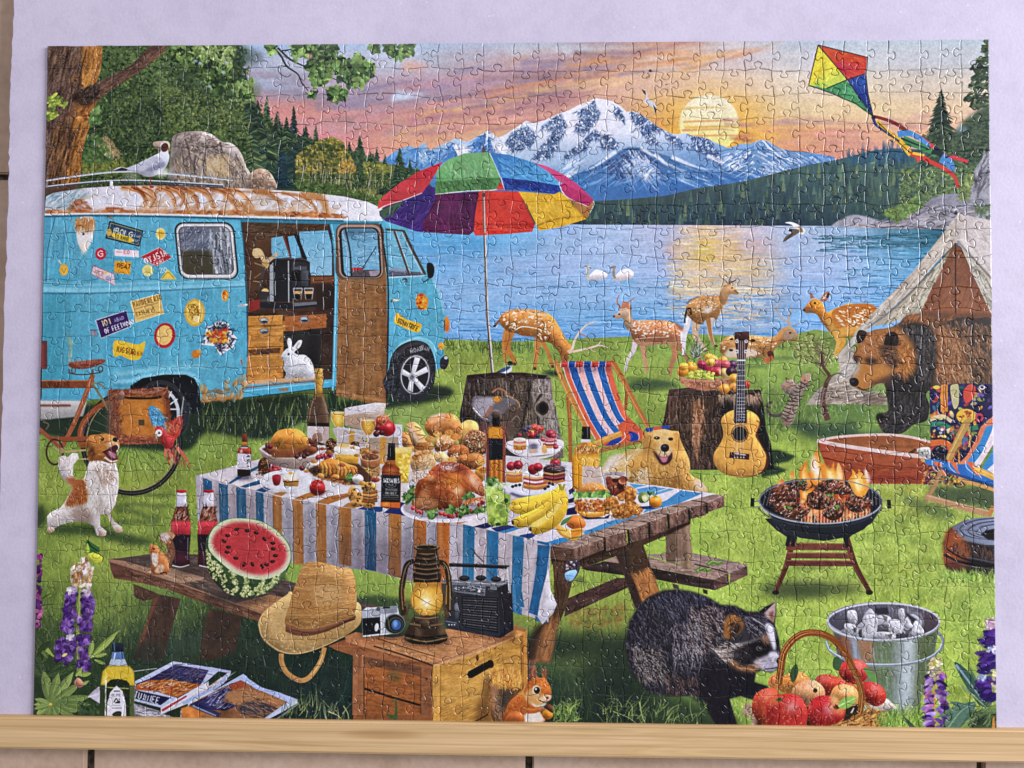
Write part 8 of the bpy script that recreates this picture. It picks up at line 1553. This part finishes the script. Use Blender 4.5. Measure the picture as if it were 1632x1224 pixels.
F([1310,735,1650,550,1700,520,1700,560,1560,690,1310,790],'d4d0dc'); L([1320,760,1520,640],'b03c44',20,14); L([1340,780,1640,600],'a8a4b0',6,5)
Z(300,984,320)
F([0,690,60,640,340,440,350,455,300,530,120,660,0,740],'c4c0cc'); hair([20,680,330,450,300,520,60,690],60,70,32,['e4e0e8','7c7888','a87c5c','dcd8e4'],6,4,.7); L([-20,385,350,445],'a4acd4',22,20); L([-40,700,240,560,320,470],'9ca8d4',26,20)
F([-60,760,170,620,440,465,600,570,890,680,700,800,590,840,-60,840],'a8b4dc')
F([30,700,300,560,430,510,560,580,810,690,600,835,-40,835,-60,780],'8c5c3c',n=.15)
with clip([-60,740,30,700,300,560,430,510,560,580,810,690,600,835,-40,835]):
    F([330,560,430,510,480,560,380,600],'a04c34'); F([60,690,300,570,380,600,260,680,410,720,300,760,60,740],'343058',n=.2); hair([60,690,300,570,400,720,280,760],110,50,35,['8c88ac','2c2848','54507c','c8c4d4'],6,14,.6); F([300,640,420,580,560,600,800,690,700,740,560,680,420,720],'a8744c',s=1,b=2); F([420,720,520,680,640,700,720,740,640,800,480,800,420,760],'4c4448',s=1,b=3); hair([420,600,780,690,600,830,400,800],120,60,-20,['c8946c','5c4438','b88058','342c34','94603c'],7,14,.5); L([20,700,260,800],'28305c',60,40,a=.8); L([40,720,230,800],'a8b0cc',14,9,a=.7); F([-60,740,20,720,140,790,60,840,-60,840],'c87838',b=2,n=.2)
L([440,470,560,570,720,620,890,682],'a4b0dc',30,28); L([890,685,760,760,600,845],'b4bcdc',26,22); L([900,700,780,790,700,840],'7c7c84',14,10)
hair([740,830,920,690,1320,780,1320,840,760,845],60,120,78,['54704c','84a058','3c5840','a8b878'],6,22,.7,bend=20); L([1140,765,1220,800,1260,840],'c8c880',7,3); L([1265,720,1300,780,1310,840],'b8b870',7,4)
# ---- squirrel with the acorn
Z(600,984,320)
F([910,560,930,470,980,430,1060,425,1140,440,1190,500,1200,580,1150,620,1120,700,1060,780,1050,850,960,850,930,760,940,680,930,620],'8c5c34',s=1,v=.35,r=12)
hair([930,480,1060,430,1180,490,1190,590,1060,600,940,570],420,50,100,['e8a440','d08430','f4c468','b86824','ecb050'],6,22,.75); hair([950,600,1060,590,1080,760,1040,850,960,850],200,40,100,['6c5444','94745c','54402f','a8886c'],6,18,.6)
F([930,580,990,560,980,680,950,760],'b07c54',s=1,a=.8,b=3); F([1010,610,1120,600,1080,720,1020,760],'3c342c',s=1,a=.7,b=6)
SQ = [1050,850,1060,740,1100,670,1160,630,1210,640,1200,600,1230,540,1250,500,1240,420,1270,380,1300,410,1310,480,1350,490,1350,440,1380,420,1390,480,1385,510,1415,560,1425,620,1420,660,1390,690,1330,720,1340,780,1360,850]
F(SQ,'b45c24',s=1,v=.4,r=12); hair([1060,850,1070,740,1160,640,1220,680,1200,850],160,26,-70,['c87030','8c3c18','d88840','a04c1c'],5,22,.5); hair([1220,560,1300,500,1390,510,1420,580,1300,600],120,24,160,['dc8834','b86020','e8a450','a85420'],5,20,.5)
hair([1240,400,1280,380,1310,480,1270,520,1240,510],90,44,92,['7c4c34','4c342c','9c6c50','6c5c58'],6,10,.7); hair([1340,440,1385,420,1390,500,1350,500],50,36,88,['84543c','54382c','a87858'],6,10,.7)
F([1205,640,1250,580,1320,610,1400,640,1390,690,1320,720,1260,710,1220,680],'d09858',s=1,b=2); E(1303,592,34,40,'e0c49c',b=1); E(1308,594,25,28,'1a1414'); E(1300,584,8,9,'f0ece8'); F([1330,660,1400,630,1425,640,1415,670,1370,690,1340,685],'dcb890',s=1,b=1); E(1392,655,13,11,'7c4c38'); L([1330,675,1370,695,1410,680],'4c241c',7,5); F([1260,700,1320,715,1380,695,1370,720,1300,730],'e0d4c4',s=1,a=.9,b=1)
F([1200,850,1210,790,1280,760,1330,770,1360,850],'d4c8b8',s=1,b=2); F([1060,850,1070,790,1130,760,1190,790,1200,850],'b8602c',s=1,v=.4,r=8); L([1150,700,1200,750,1280,760,1350,740],'b86028',60,34); L([1180,720,1260,750,1340,740],'dc8c44',14,10,a=.7); hair([1300,730,1390,730,1380,770,1320,770],24,30,-10,['d8a468','94542c'],6,15,.8)
E(1395,790,46,40,'c87c24',v=.5,r=6); F([1370,720,1410,705,1450,740,1440,780,1390,750],'6c4430',s=1,v=.4,r=4,n=.15); E(1410,795,12,10,'e8b050',a=.6,b=2)
hair([1440,740,1632,700,1632,860,1440,860],160,60,70,['4c7c38','7ca848','2c4c2c','94b850'],6,24,.7,bend=25)
# ---- dark raccoon dog
Z(960,920,360)
F([-80,620,160,480,300,700,500,840,720,900,1000,1080,1000,1140,-80,1140],'22302a',s=0,a=.75,b=16)
RD = [170,470,200,320,260,210,340,140,440,95,540,85,640,100,760,140,860,200,960,205,1050,250,1140,250,1180,215,1250,180,1255,260,1245,340,1275,440,1290,540,1300,600,1270,660,1220,690,1150,670,1110,690,1100,760,1200,790,1210,880,1110,890,1000,860,920,880,960,1010,980,1080,830,1080,760,960,640,860,520,860,400,850,290,800,230,720,190,640]
F(RD,'2c2a30',s=0,b=2)
with clip(RD):
    hair(RD,2600,40,lambda x,y: -70+(x-1070)*.12,['42404a','24222a','55515e','1a181e','6a646e','343038','7c7680'],4.5,20,.6,bend=10)
    hair([360,150,540,90,760,140,780,300,560,330,420,260],340,50,-60,['4c4c60','2c2c3a','6c6878','1e1e28','3c3c4c'],6,16,.6)
    hair([640,200,880,220,900,460,720,560,600,480],560,46,-50,['8c7872','3c3438','a8948e','5c5054','201a20','bca49c'],4.5,18,.65); hair([500,330,720,330,720,640,520,620],420,50,-80,['6c6670','2c2a30','948c94','3c3840','a49c9c'],4.5,16,.65)
    hair([200,480,420,520,460,760,260,740],420,46,-60,['7c706a','343034','988c86','241e22','a89c94'],4.5,18,.65); hair([440,700,700,720,700,860,480,850],110,40,-80,['7c5840','54402f','3c3030','94705a'],6,16,.5)
    F([740,640,1100,690,1200,800,1200,900,960,880,980,1090,830,1090,720,920],'201e24',s=1,a=.85,b=8); F([180,700,260,720,300,840,250,900,180,860],'22301f',a=.9,b=6); F([300,850,420,880,400,1010,300,960],'1e2c20',a=.9,b=8); F([560,880,720,890,790,1040,700,1090,560,1060],'26402a',a=.85,b=8); F([400,860,560,880,540,1050,460,1060,400,980],'1c1a1e',a=.8,b=5); hair([560,890,740,900,780,1060,580,1060],90,40,80,['4c7438','2c4c2c','6c9448'],5,20,.6)
    # head
    F([880,440,1000,330,1140,250,1240,330,1280,480,1300,600,1220,690,1100,660,960,650,880,600,800,540],'3a363c',s=1,b=4)
    hair([1020,290,1180,260,1240,360,1200,440,1060,420],220,44,-40,['4c4a54','2c2830','6c6874','1e1c22','847e88'],6,16,.6)
    hair([800,520,900,460,1080,500,1100,560,960,620,860,600],340,46,-30,['b8a090','5c5052','d0c0b4','8c7870','34282a','dccfc4'],4.5,18,.7); F([920,600,1000,640,1120,640,1090,680,980,670],'a87044',s=1,a=.75,b=4); hair([900,590,1120,640,1100,680,940,650],80,34,-20,['b88454','6c4830','c89c70'],6,16,.6)
    F([940,540,1060,480,1140,500,1120,580,1040,640,960,610],'201c22',s=1,a=.85,b=4); F([1080,480,1180,450,1210,520,1180,580,1100,560],'1e1a20',s=1,a=.8,b=3); F([1150,430,1210,420,1210,480,1170,480],'a87c5c',s=1,a=.7,b=3)
    F([1180,340,1235,355,1256,480,1244,530,1210,440],'e0dce4',s=1,a=.95,b=2); L([1090,300,1180,360,1205,440],'b8b4bc',9,4,a=.7); L([1060,330,1150,400,1170,440],'9c98a4',7,4,a=.6); L([940,500,1060,470,1150,440],'c8bcb4',16,6,a=.6,b=2); L([800,520,900,560,1000,560],'dcd0c8',22,8,a=.55,b=4); F([1100,610,1200,560,1270,540,1290,600,1260,670,1190,680,1130,650],'b0a8b4',s=1,a=.9,b=3); F([1205,550,1250,540,1275,580,1230,600],'d4d0dc',s=1,a=.9,b=2); hair([1110,610,1270,560,1260,670,1160,680],60,20,-160,['d8d4dc','6c646c','948c94'],5,20,.5); L([1110,600,1150,640,1110,650],'c8a088',12,8,a=.6,b=2)
F([880,370,890,310,930,265,990,290,1025,340,1000,400,940,440,890,440],'94602f',s=1,b=2); F([915,340,950,320,1010,360,960,430,930,430],'34282a',s=1,a=.9,b=3); hair([880,380,930,270,1010,320,960,360,900,440],60,26,60,['c08c50','6c4424','a87440'],5,20,.6); F([1165,250,1210,200,1250,182,1252,260,1240,330,1190,290],'b8a098',s=0,b=1); F([1205,260,1240,240,1240,330,1215,300],'7c4c34',a=.8,b=2); F([1140,245,1180,215,1250,182,1180,250,1165,265],'2c282e')
E(1135,515,24,18,'54484a'); E(1138,515,13,13,'141014'); E(1142,511,4,4,'d8d4d8'); E(1268,470,10,26,'1c181c',a=.9,b=1); E(1282,605,22,26,'24222a'); E(1276,595,8,8,'6c6c78',a=.8); L([1180,665,1230,660,1275,650],'2c2428',8,5)
hair([0,900,400,920,720,1000,720,1080,0,1080],130,90,78,['3c5c38','5c8040','2c4430','7c9c50','a8b468'],6,26,.6,bend=30); L([270,900,290,1000,320,1070],'94b05c',7,3); L([80,970,200,1020,260,1070],'84a458',6,3)
# ---- galvanised tub
Z(1272,820,360)
F([245,790,320,840,460,890,640,910,820,890,960,850,1020,800,990,1000,920,1240,860,1450,560,1450,430,1240,300,1100],'6c7c74',s=0)
with clip([250,790,320,840,460,890,640,910,820,890,960,850,1020,800,990,1000,920,1240,860,1450,560,1450,430,1240,300,1100]):
    F([250,780,370,780,420,1250,340,1250],'5c4c44',b=6); F([300,840,380,860,400,1080,340,1060],'94644a',b=5); F([370,860,420,870,450,1050,410,1050],'9ca0b4',b=4); F([420,870,560,890,560,1090,460,1060],'9c7458',b=5); F([560,890,700,900,680,1450,560,1450],'5c7858',b=8); F([700,890,760,890,720,1450,660,1450],'8c9894',b=8); F([760,890,830,880,800,1450,740,1450],'b8c4c8',b=8); F([800,880,870,870,840,1450,800,1450],'c8d0d4',a=.6,b=10); F([880,860,1020,800,940,1200,860,1450,850,1450],'54683f',b=8); F([560,1100,680,1110,660,1450,580,1450],'54704c',a=.6,b=8); hair([300,820,1000,850,880,1420,560,1420],130,90,-86,['a8b4b4','4c5c54','84948c'],7,3,.3); F([440,1090,560,1110,580,1200,500,1250],'946c50',a=.6,b=6)
E(620,775,408,140,'9c9ea8',rot=2); E(620,770,398,130,'504e56',rot=2)
TC = np.radians(np.linspace(0,360,60)); TUB = np.c_[620+396*np.cos(TC),772+128*np.sin(TC)].ravel()
with clip(TUB):
    F([220,640,1020,640,1020,760,220,740],'7c7c86',a=.6,b=12); F([860,660,1030,700,1020,860,900,860],'54484a',a=.8,b=10); hair([230,660,1000,660,1000,760,240,740],90,60,88,['8c8c96','4c4a52','a4a4ae'],8,5,.35)
    for i in range(22):
        x,y = 330+rng.rand()*540,760+rng.rand()*140; s_ = 44+rng.rand()*60; a_ = rng.rand()*6.28; k = 4
        q = [(x+s_*(.5+.7*rng.rand())*math.cos(a_+6.28*j/k),y+s_*(.5+.7*rng.rand())*.9*math.sin(a_+6.28*j/k)) for j in range(k)]
        F(q,pick(['b8b8c2','a4a4ae','8c8c96','c4c4cc','5c5a60','77757c'],1)[0],v=.35,r=5,s=1,n=.12)
    for p in ([370,680,400,690,440,740,420,800,360,780],[560,680,650,670,660,720,570,730],[770,700,830,740,860,760,830,800]): F(p,'34343a',a=.85,b=1)
    for p in ([340,790,420,800,410,870,350,850],[480,740,570,740,560,880,470,890],[680,760,760,780,750,860,660,850],[860,770,910,860,830,890,830,810],[360,700,420,700,430,790,370,780],[730,690,770,690,770,790,740,780],[570,850,700,860,690,910,580,910]): F(p,'c4c4cc',s=1,v=.4,r=6,n=.1); q = np.array(p,float).reshape(-1,2); hair(p,24,40,-70,['8c8a94','dcdce2','6c6a72'],5,14,.6,sm=1,keep=1)
    for p in ([390,830,430,810,420,860],[640,870,690,860,670,900],[600,720,650,740,640,780],[480,780,460,860,450,880]): F(p,'5c5650',a=.8)
hh = np.c_[620+404*np.cos(TC),776+134*np.sin(TC)]
L(hh,'c0c4cc',13,13,s=0); L(hh[0:31]+[0,8],'84888f',7,7,s=0)
L([205,915,230,980,300,1030,420,1075,560,1090,760,1085,920,1050,1020,990,1050,920,1030,870,1010,850],'7c8890',20,18); L([205,915,232,975,302,1024,420,1068,560,1082,760,1077,920,1042,1014,985,1044,920],'c0ccd4',8,7)
F([560,1420,860,1420,880,1460,540,1460],'4c7434',a=.7,b=6)
# ---- apples and basket
Z(1172,954,360)
hair([1000,780,1380,780,1380,960,1000,960],260,50,90,['5c9034','84b444','3c6c28','a4cc58'],6,26,.7)
F([940,740,1010,720,1090,720,1160,780,1165,800,1060,820,960,860],'c0b0a0',s=1,n=.1,v=.3,r=6); F([60,790,100,750,140,800,250,900,250,930,130,930,120,860,70,850],'947860',s=1,n=.15); hair([60,780,140,790,240,920,130,925],50,26,110,['c8b4a0','6c5442','a88c74','4c6434'],6,40,.7)
F([200,700,900,700,900,932,150,932],'2c1a14',a=.9,b=4)
def apple(p,c,hl=None,n=60):
    F(p,c,s=1,v=.55,r=14); q = np.array(p,float).reshape(-1,2); m = q.mean(0); hair(p,n,46,lambda x,y: 85,['c84030','dc7048','a82428','e08c50'],5,22,.25,sm=1,keep=1); dabs(p,40,4,4,['e8b088','e0a070'],sm=1,a=.5)
    if hl: E(hl[0],hl[1],hl[2],hl[3],'f0dcd8',a=.75,b=8)
apple([240,620,260,560,320,540,340,620,290,650],'d07838',None,20); apple([310,640,340,570,400,540,480,530,540,580,520,640,440,680,350,680],'d08434',(470,560,20,14)); apple([580,620,600,560,680,550,780,580,860,620,880,680,700,700,620,690],'b43c28',(640,580,40,10)); apple([750,540,770,470,850,440,920,450,960,500,950,580,880,620,800,600],'c03830',(895,480,22,26)); apple([900,620,960,600,1040,620,1090,680,1080,750,1020,780,950,750,900,700],'b83028',(1015,650,24,24)); apple([410,680,460,610,540,590,620,620,650,700,560,780,460,760],'d09060',(550,620,30,14)); apple([690,700,720,640,800,620,880,660,890,760,800,780,700,740],'d4904c',(800,660,34,16))
apple([125,760,150,690,220,650,290,650,320,700,260,880,240,930,170,890,130,830],'b8442c',(230,700,24,14)); E(580,665,16,16,'4c3420')
apple([222,790,250,720,330,690,420,690,490,730,525,810,520,890,490,935,260,935,235,880],'b42c28',(410,780,34,28),110); F([240,730,300,700,360,710,330,750,260,770],'d08848',s=1,a=.6,b=6); E(320,732,24,12,'4c5428',b=1); L([320,732,330,715],'34281c',8,5)
apple([528,800,560,730,640,700,720,720,790,770,800,840,770,900,680,930,570,935,535,880],'b42428',(680,800,24,40),110); F([690,760,760,720,800,800,770,850,720,820],'e0a050',s=1,a=.7,b=6); F([690,700,740,720,740,760,700,750],'dcb870',s=1,a=.8,b=3); E(735,785,24,14,'54301c',b=1)
F([745,780,770,730,820,710,880,715,850,770,800,800],'7cb048',s=1); L([750,780,870,720],'c0dc90',8,5,a=.8); F([405,590,400,540,420,490,450,480,455,540,430,600],'3c5c34',s=1); F([930,505,970,510,1020,560,1025,605,980,590],'548c44',s=1); F([710,440,740,420,770,460,750,520,710,500],'3c5c38',s=1)
F([650,935,780,890,940,810,1050,810,1040,860,1010,945],'b07834',s=1,n=.1); hair([660,930,800,880,960,810,1040,820,1010,940,800,940],260,60,14,['d89c50','8c5420','c08440','6c3c1c','e0b068'],7,16,.75); F([800,800,850,780,870,820,830,870,790,880],'44301f',a=.85,b=2); L([840,830,860,790],'c8b8a8',14,8)
HNDL = [315,620,330,520,350,400,400,320,460,270,530,248,620,255,700,290,760,350,810,420,850,500,890,590,915,680,910,780,900,830]
L(HNDL,'8c5024',50,44); HQ = np.array(HNDL,float).reshape(-1,2)
for o,c in ((-14,'b87838'),(-4,'6c3c1c'),(6,'c88c48'),(15,'84481f')): L(HQ+[o*.7,o*.6],c,11,9)
L([930,740,980,800,1030,830],'a06c30',22,16); L([940,760,1000,815],'d09c50',7,5)
# ---- right lupins
Z(1312,984,320)
def lupin(cx,y0,y1,w0,w1,n):
    L([cx,y1,cx-6,(y0+y1)/2,cx-10,y0],'b49848',30,14)
    for i in range(n):
        f = i/n; y = y0+(y1-y0)*f+rng.randn()*8; w = w0+(w1-w0)*min(1,f*1.6); s_ = 1 if i % 2 else -1
        c = pick(LU + ['8c78c0','a890b8','9c5c8c'],1,.1)[0] if f > .22 else pick(['d8c8a0','c0b070','a8986c','d0c0b0'],1)[0]
        x = cx+s_*w*(.25+.4*rng.rand()); dabs(None,1,36 if f > .2 else 22,16 if f > .2 else 9,[c],ang=s_*-20+(0 if s_ > 0 else 180),sp=18,pts=[x,y],a=.9)
hair([440,800,850,760,850,915,440,915],120,60,80,['5c9034','84b444','3c6c28'],6,26,.7); F([650,800,690,830,780,915,720,915],'3c5c40',s=0)
lupin(915,330,930,60,130,110); dabs([880,420,960,430,950,500,870,500],20,22,10,['c0b070','a8a060','8c84b0'],a=.8)
for a,ln,w in ((125,330,34),(112,380,20),(60,120,20)): blade(1330,740,a,ln,w,'547c60','2c4c3c')
F([1070,380,1100,372,1180,440,1290,590,1330,720,1260,700,1140,520],'3c6050',s=1); L([1080,385,1170,500,1300,680],'8cacb0',22,8,a=.8); L([1130,560,1250,660,1400,800],'6c9068',16,8)
for a,ln,w in ((200,330,34),(215,340,40),(230,300,44),(185,240,34),(160,220,26)): blade(1240,700 if a > 198 else 760,a,ln,w,'5c8468','34584a')
F([1020,850,1120,720,1240,690,1180,780,1100,915,1000,915],'4c7460',s=1); L([1010,910,1120,770,1230,700],'8cb098',8,4,a=.7); F([1150,860,1250,780,1340,770,1260,840],'547c4c',s=1); L([1160,855,1330,775],'8cac78',7,4,a=.8); F([1240,800,1430,740,1430,930,1200,930],'2c3c28',a=.7,b=8); hair([1200,780,1430,740,1430,920,1160,920],60,80,40,['3c5c3c','547c4c','24342a'],8,25,.7); F([1380,830,1395,800,1405,930,1375,930],'b87c34')
L([1400,40,1390,400,1395,680],'94a058',20,14)
dabs([1340,20,1420,0,1420,130,1330,120],40,26,12,['c8a8a8','a88c98','d8c8c0','9c7c90'],a=.85)
for p in ([1290,180,1420,160,1420,240,1300,240],[1280,280,1420,270,1420,350,1290,350],[1270,370,1420,370,1420,450,1280,450],[1262,510,1420,490,1420,580,1270,590],[1300,590,1420,590,1420,670,1310,680],[1330,120,1420,110,1420,170,1340,165]): F(p,'40246c',s=1,a=.85,b=3); dabs(p,16,40,16,['4c2c7c','34206c','5c3c90','2c1858'],ang=15,sp=20,a=.85)
for p in ([1270,470,1340,460,1330,510,1275,510],[1360,250,1420,250,1410,290],[1330,240,1400,240,1410,280,1340,280]): dabs(p,8,20,9,['a8b8dc','c8b8c0','8c94c4'],a=.9)
dabs([1380,400,1420,400,1420,620,1380,600],16,18,10,['a8b070','c8c090'],a=.8)
# ---- whole print: fine brush grain so no area is perfectly flat
Z()
for s0 in range(0,CH,250):
    sl = slice(s0,s0+250); CV[sl] *= (1+.035*NF[sl]+.025*NB[sl]+.02*NA[sl])[...,None]
CV = np.clip(CV,0,1)
INK_ROUGH,INK_SPEC = .3,.32
CUT_GAP,CUT_ROUND,CUT_DROP = .00008,.0007,.00038
def GRADE(c):
    # print finish: crisp detail,a little more contrast,then ink reflectance
    c = np.ascontiguousarray(c)
    for r,k in ((2,.4),(22,.15)):
        c = np.stack([c[...,i]+k*(c[...,i]-box(box(c[...,i],r),r)) for i in range(3)],-1)
    c = np.clip(c,0,1); c = c+.16*(c*c*(3-2*c)-c)
    l = c @ np.array([.3,.59,.11],np.float32); g = np.clip((c[...,1]-np.maximum(c[...,0],c[...,2]))*6,0,1)
    c = c+(l[...,None]-c)*(.13+.10*g)[...,None]
    c = np.clip(c+g[...,None]*np.array([.075,.035,.012],np.float32)*np.clip(c[...,1:2]*2.2,0,1),0,1)
    a = np.where(c <= .04045,c/12.92,((c+.055)/1.055)**2.4)
    a = np.clip((a-.006)/1.22,.002,.9)
    return np.where(a <= .0031308,a*12.92,1.055*a**(1/2.4)-.055)

# ------------------------------------------------------------------ the ink as an image made in memory
img = bpy.data.images.new('puzzle_print', CW, CH, alpha=False)
px = np.ones((CH, CW, 4), np.float32); px[..., :3] = GRADE(CV[::-1])
img.pixels.foreach_set(px.ravel()); img.update(); img.pack()
def ink(nt, p):
    t = nd(nt, 'ShaderNodeTexImage', image=img, interpolation='Cubic', extension='EXTEND'); nt.links.new(t.outputs[0], p.inputs['Base Color'])
    n = nd(nt, 'ShaderNodeTexNoise', Scale=900., Detail=2.); nt.links.new(coords(nt), n.inputs['Vector']); bump(nt, p, n.outputs[0], .10, .0004)
M_INK = mat('printed_paper', (.5, .5, .5), INK_ROUGH, INK_SPEC, ink)

# ------------------------------------------------------------------ the cut: 40 x 25 pieces
NX, NY = 40, 25
rp = np.random.RandomState(23)
ux = np.linspace(-PW/2, PW/2, NX+1); uy = np.linspace(PH/2, -PH/2, NY+1)
V = np.zeros((NY+1, NX+1, 2))
dx = np.cumsum(rp.randn(NY+1, NX+1)*.0014, 0); dx -= dx.mean(0); dy = np.cumsum(rp.randn(NY+1, NX+1)*.0011, 1); dy -= dy.mean(1)[:, None]
dx = np.clip(dx, -.0026, .0026); dy = np.clip(dy, -.0022, .0022)
for j in range(NY+1):
    for i in range(NX+1):
        V[j, i] = (ux[i]+(dx[j, i] if 0 < i < NX else 0), uy[j]+(dy[j, i] if 0 < j < NY else 0))
KN = np.array([(.0, .0), (.14, .012), (.28, .006), (.385, -.004), (.425, .02), (.424, .07), (.385, .125), (.352, .175), (.362, .225), (.415, .268), (.5, .283), (.585, .268), (.638, .225), (.648, .175), (.615, .125), (.576, .07), (.575, .02), (.615, -.004), (.72, .006), (.86, .012)])
def cut(a, b, border, sx):
    if border: return [a+(b-a)*t for t in (0, .25, .5, .75)]
    d = b-a; n = np.array([-d[1], d[0]]); L = .0172; sg = 1 if rp.rand() < .5 else -1
    u = d/np.linalg.norm(d); m = np.array([-u[1], u[0]]); c = .5+rp.uniform(-.07, .07); sk = rp.uniform(-.12, .12); k = rp.uniform(.92, 1.1); bw = rp.uniform(-.09, .09); ln = np.linalg.norm(d)
    o = []
    for t, s in KN:
        f = t
        if .3 < t < .7: pos = c*ln+(t-.5)*L*k*1.17+sk*max(s, 0)*L
        elif t <= .3: pos = t/.3*(c*ln-.234*L*k)*.86
        else: pos = ln-(1-t)/.3*(ln-c*ln-.234*L*k)*.86
        q = pos/ln; arch = bw*4*q*(1-q)
        o.append(a+u*pos+m*(s*L*k*sg*1.08+arch*L))
    return o
HE = [[cut(V[j, i], V[j, i+1], j in (0, NY), 1) for i in range(NX)] for j in range(NY+1)]
VE = [[cut(V[j, i], V[j+1, i], i in (0, NX), 0) for i in range(NX+1)] for j in range(NY)]
def piece_outline(j, i):
    p = []
    p += VE[j][i]                                         # down the left side
    p += HE[j+1][i]                                       # along the bottom
    e = VE[j][i+1]; p += ([V[j+1, i+1]]+e[:0:-1])         # up the right side
    e = HE[j][i]; p += ([V[j, i+1]]+e[:0:-1])             # back along the top
    return np.array(p)
def inset(p, d):
    w = np.ones(len(p))
    for _ in range(6):
        q = _inset(p, d*w[:, None]); bad = np.sum((np.roll(q, -1, 0)-q)*(np.roll(p, -1, 0)-p), 1) < .12*np.sum((np.roll(p, -1, 0)-p)**2, 1)
        if not bad.any(): break
        bad = bad | np.roll(bad, 1) | np.roll(bad, -1); w[bad | np.roll(bad, 1)] *= .6
    return q
def _inset(p, d):
    a = p-np.roll(p, 1, 0); b = np.roll(p, -1, 0)-p
    a /= np.linalg.norm(a, axis=1)[:, None]+1e-12; b /= np.linalg.norm(b, axis=1)[:, None]+1e-12
    n = np.c_[-a[:, 1], a[:, 0]]+np.c_[-b[:, 1], b[:, 0]]; l = np.linalg.norm(n, axis=1)[:, None]+1e-9
    return p+n/l*d/np.maximum(l/2, .6)
def piece_mesh(j, i):
    p = piece_outline(j, i); n = len(p); c = np.array([(ux[i]+ux[i+1])/2, (uy[j]+uy[j+1])/2])
    tilt = rp.randn(2)*.005; dz = rp.randn()*.00006
    p = p+rp.randn(2)*.00006; z = lambda q, h: ZT+h+dz+(q-c) @ tilt
    for k in (1, .75, .5, .3, .12):                       # keep the rim narrow enough that the face never folds over itself
        r0 = inset(p, CUT_GAP*min(1, k*2)); r1 = inset(p, CUT_GAP*min(1, k*2)+CUT_ROUND*.45*k); r2 = inset(p, CUT_GAP*min(1, k*2)+CUT_ROUND*k)
        T = []; bad = 0; tot = 0
        for t in tessellate_polygon([[Vector((*v, 0)) for v in r2]]):
            u, w = r2[t[1]]-r2[t[0]], r2[t[2]]-r2[t[0]]; ar = (u[0]*w[1]-u[1]*w[0])/2
            tot += abs(ar); T.append(t if ar > 0 else (t[0], t[2], t[1]))
        A = abs(np.sum(r2[:, 0]*np.roll(r2[:, 1], -1)-np.roll(r2[:, 0], -1)*r2[:, 1]))/2
        if abs(tot-A) < .0015*A and len(T) == n-2: break
    vs = np.vstack([np.c_[r2, z(r2, 0)], np.c_[r1, z(r1, -CUT_DROP*.3)], np.c_[r0, z(r0, -CUT_DROP)], np.c_[r0, np.full(n, ZT-.0019)]])
    fs = [tuple(t) for t in T]; mi = [0]*len(T)
    for k in range(3):
        for a in range(n):
            b = (a+1) % n; fs.append((k*n+a, (k+1)*n+a, (k+1)*n+b, k*n+b)); mi.append(0 if k < 2 else 1)
    return vs, fs, mi
def build(name, parts, parent):
    vs, fs, mi, o = [], [], [], 0
    for v, f, m in parts: vs.append(v); fs += [tuple(x+o for x in t) for t in f]; mi += m; o += len(v)
    vs = np.vstack(vs)
    ob = link(name, vs.tolist(), fs, [M_INK, M_CARD], parent); me = ob.data
    me.polygons.foreach_set('material_index', mi)
    uv = me.uv_layers.new(name='print'); li = np.zeros(len(me.loops), np.int32); me.loops.foreach_get('vertex_index', li)
    q = vs[li]; uv.data.foreach_set('uv', np.c_[(q[:, 0]+PW/2)/PW, (q[:, 1]+PH/2)/PH].ravel())
    me.update(); return ob
jig = bpy.data.objects.new('jigsaw_puzzle', None); COL.objects.link(jig); jig.empty_display_size = .1
jig['label'] = 'finished thousand piece jigsaw of a lakeside campsite with van, picnic and animals'; jig['category'] = 'jigsaw puzzle'
sizes = []; meshes = {}
for j in range(NY):
    for i in range(NX):
        meshes[j, i] = piece_mesh(j, i); p = piece_outline(j, i)
        A = abs(np.sum(p[:, 0]*np.roll(p[:, 1], -1)-np.roll(p[:, 0], -1)*p[:, 1]))/2; c = p.mean(0)
        dist = (ROT @ (np.array([*c, ZT])-CAMPOS))[2]; sizes.append((A/dist**2, (j, i)))
big = {k for _, k in sorted(sizes, reverse=True)[:300]}
for k in sorted(big): build('puzzle_piece', [meshes[k]], jig)
rest = build('puzzle_pieces', [meshes[k] for k in meshes if k not in big], jig); rest['kind'] = 'stuff'
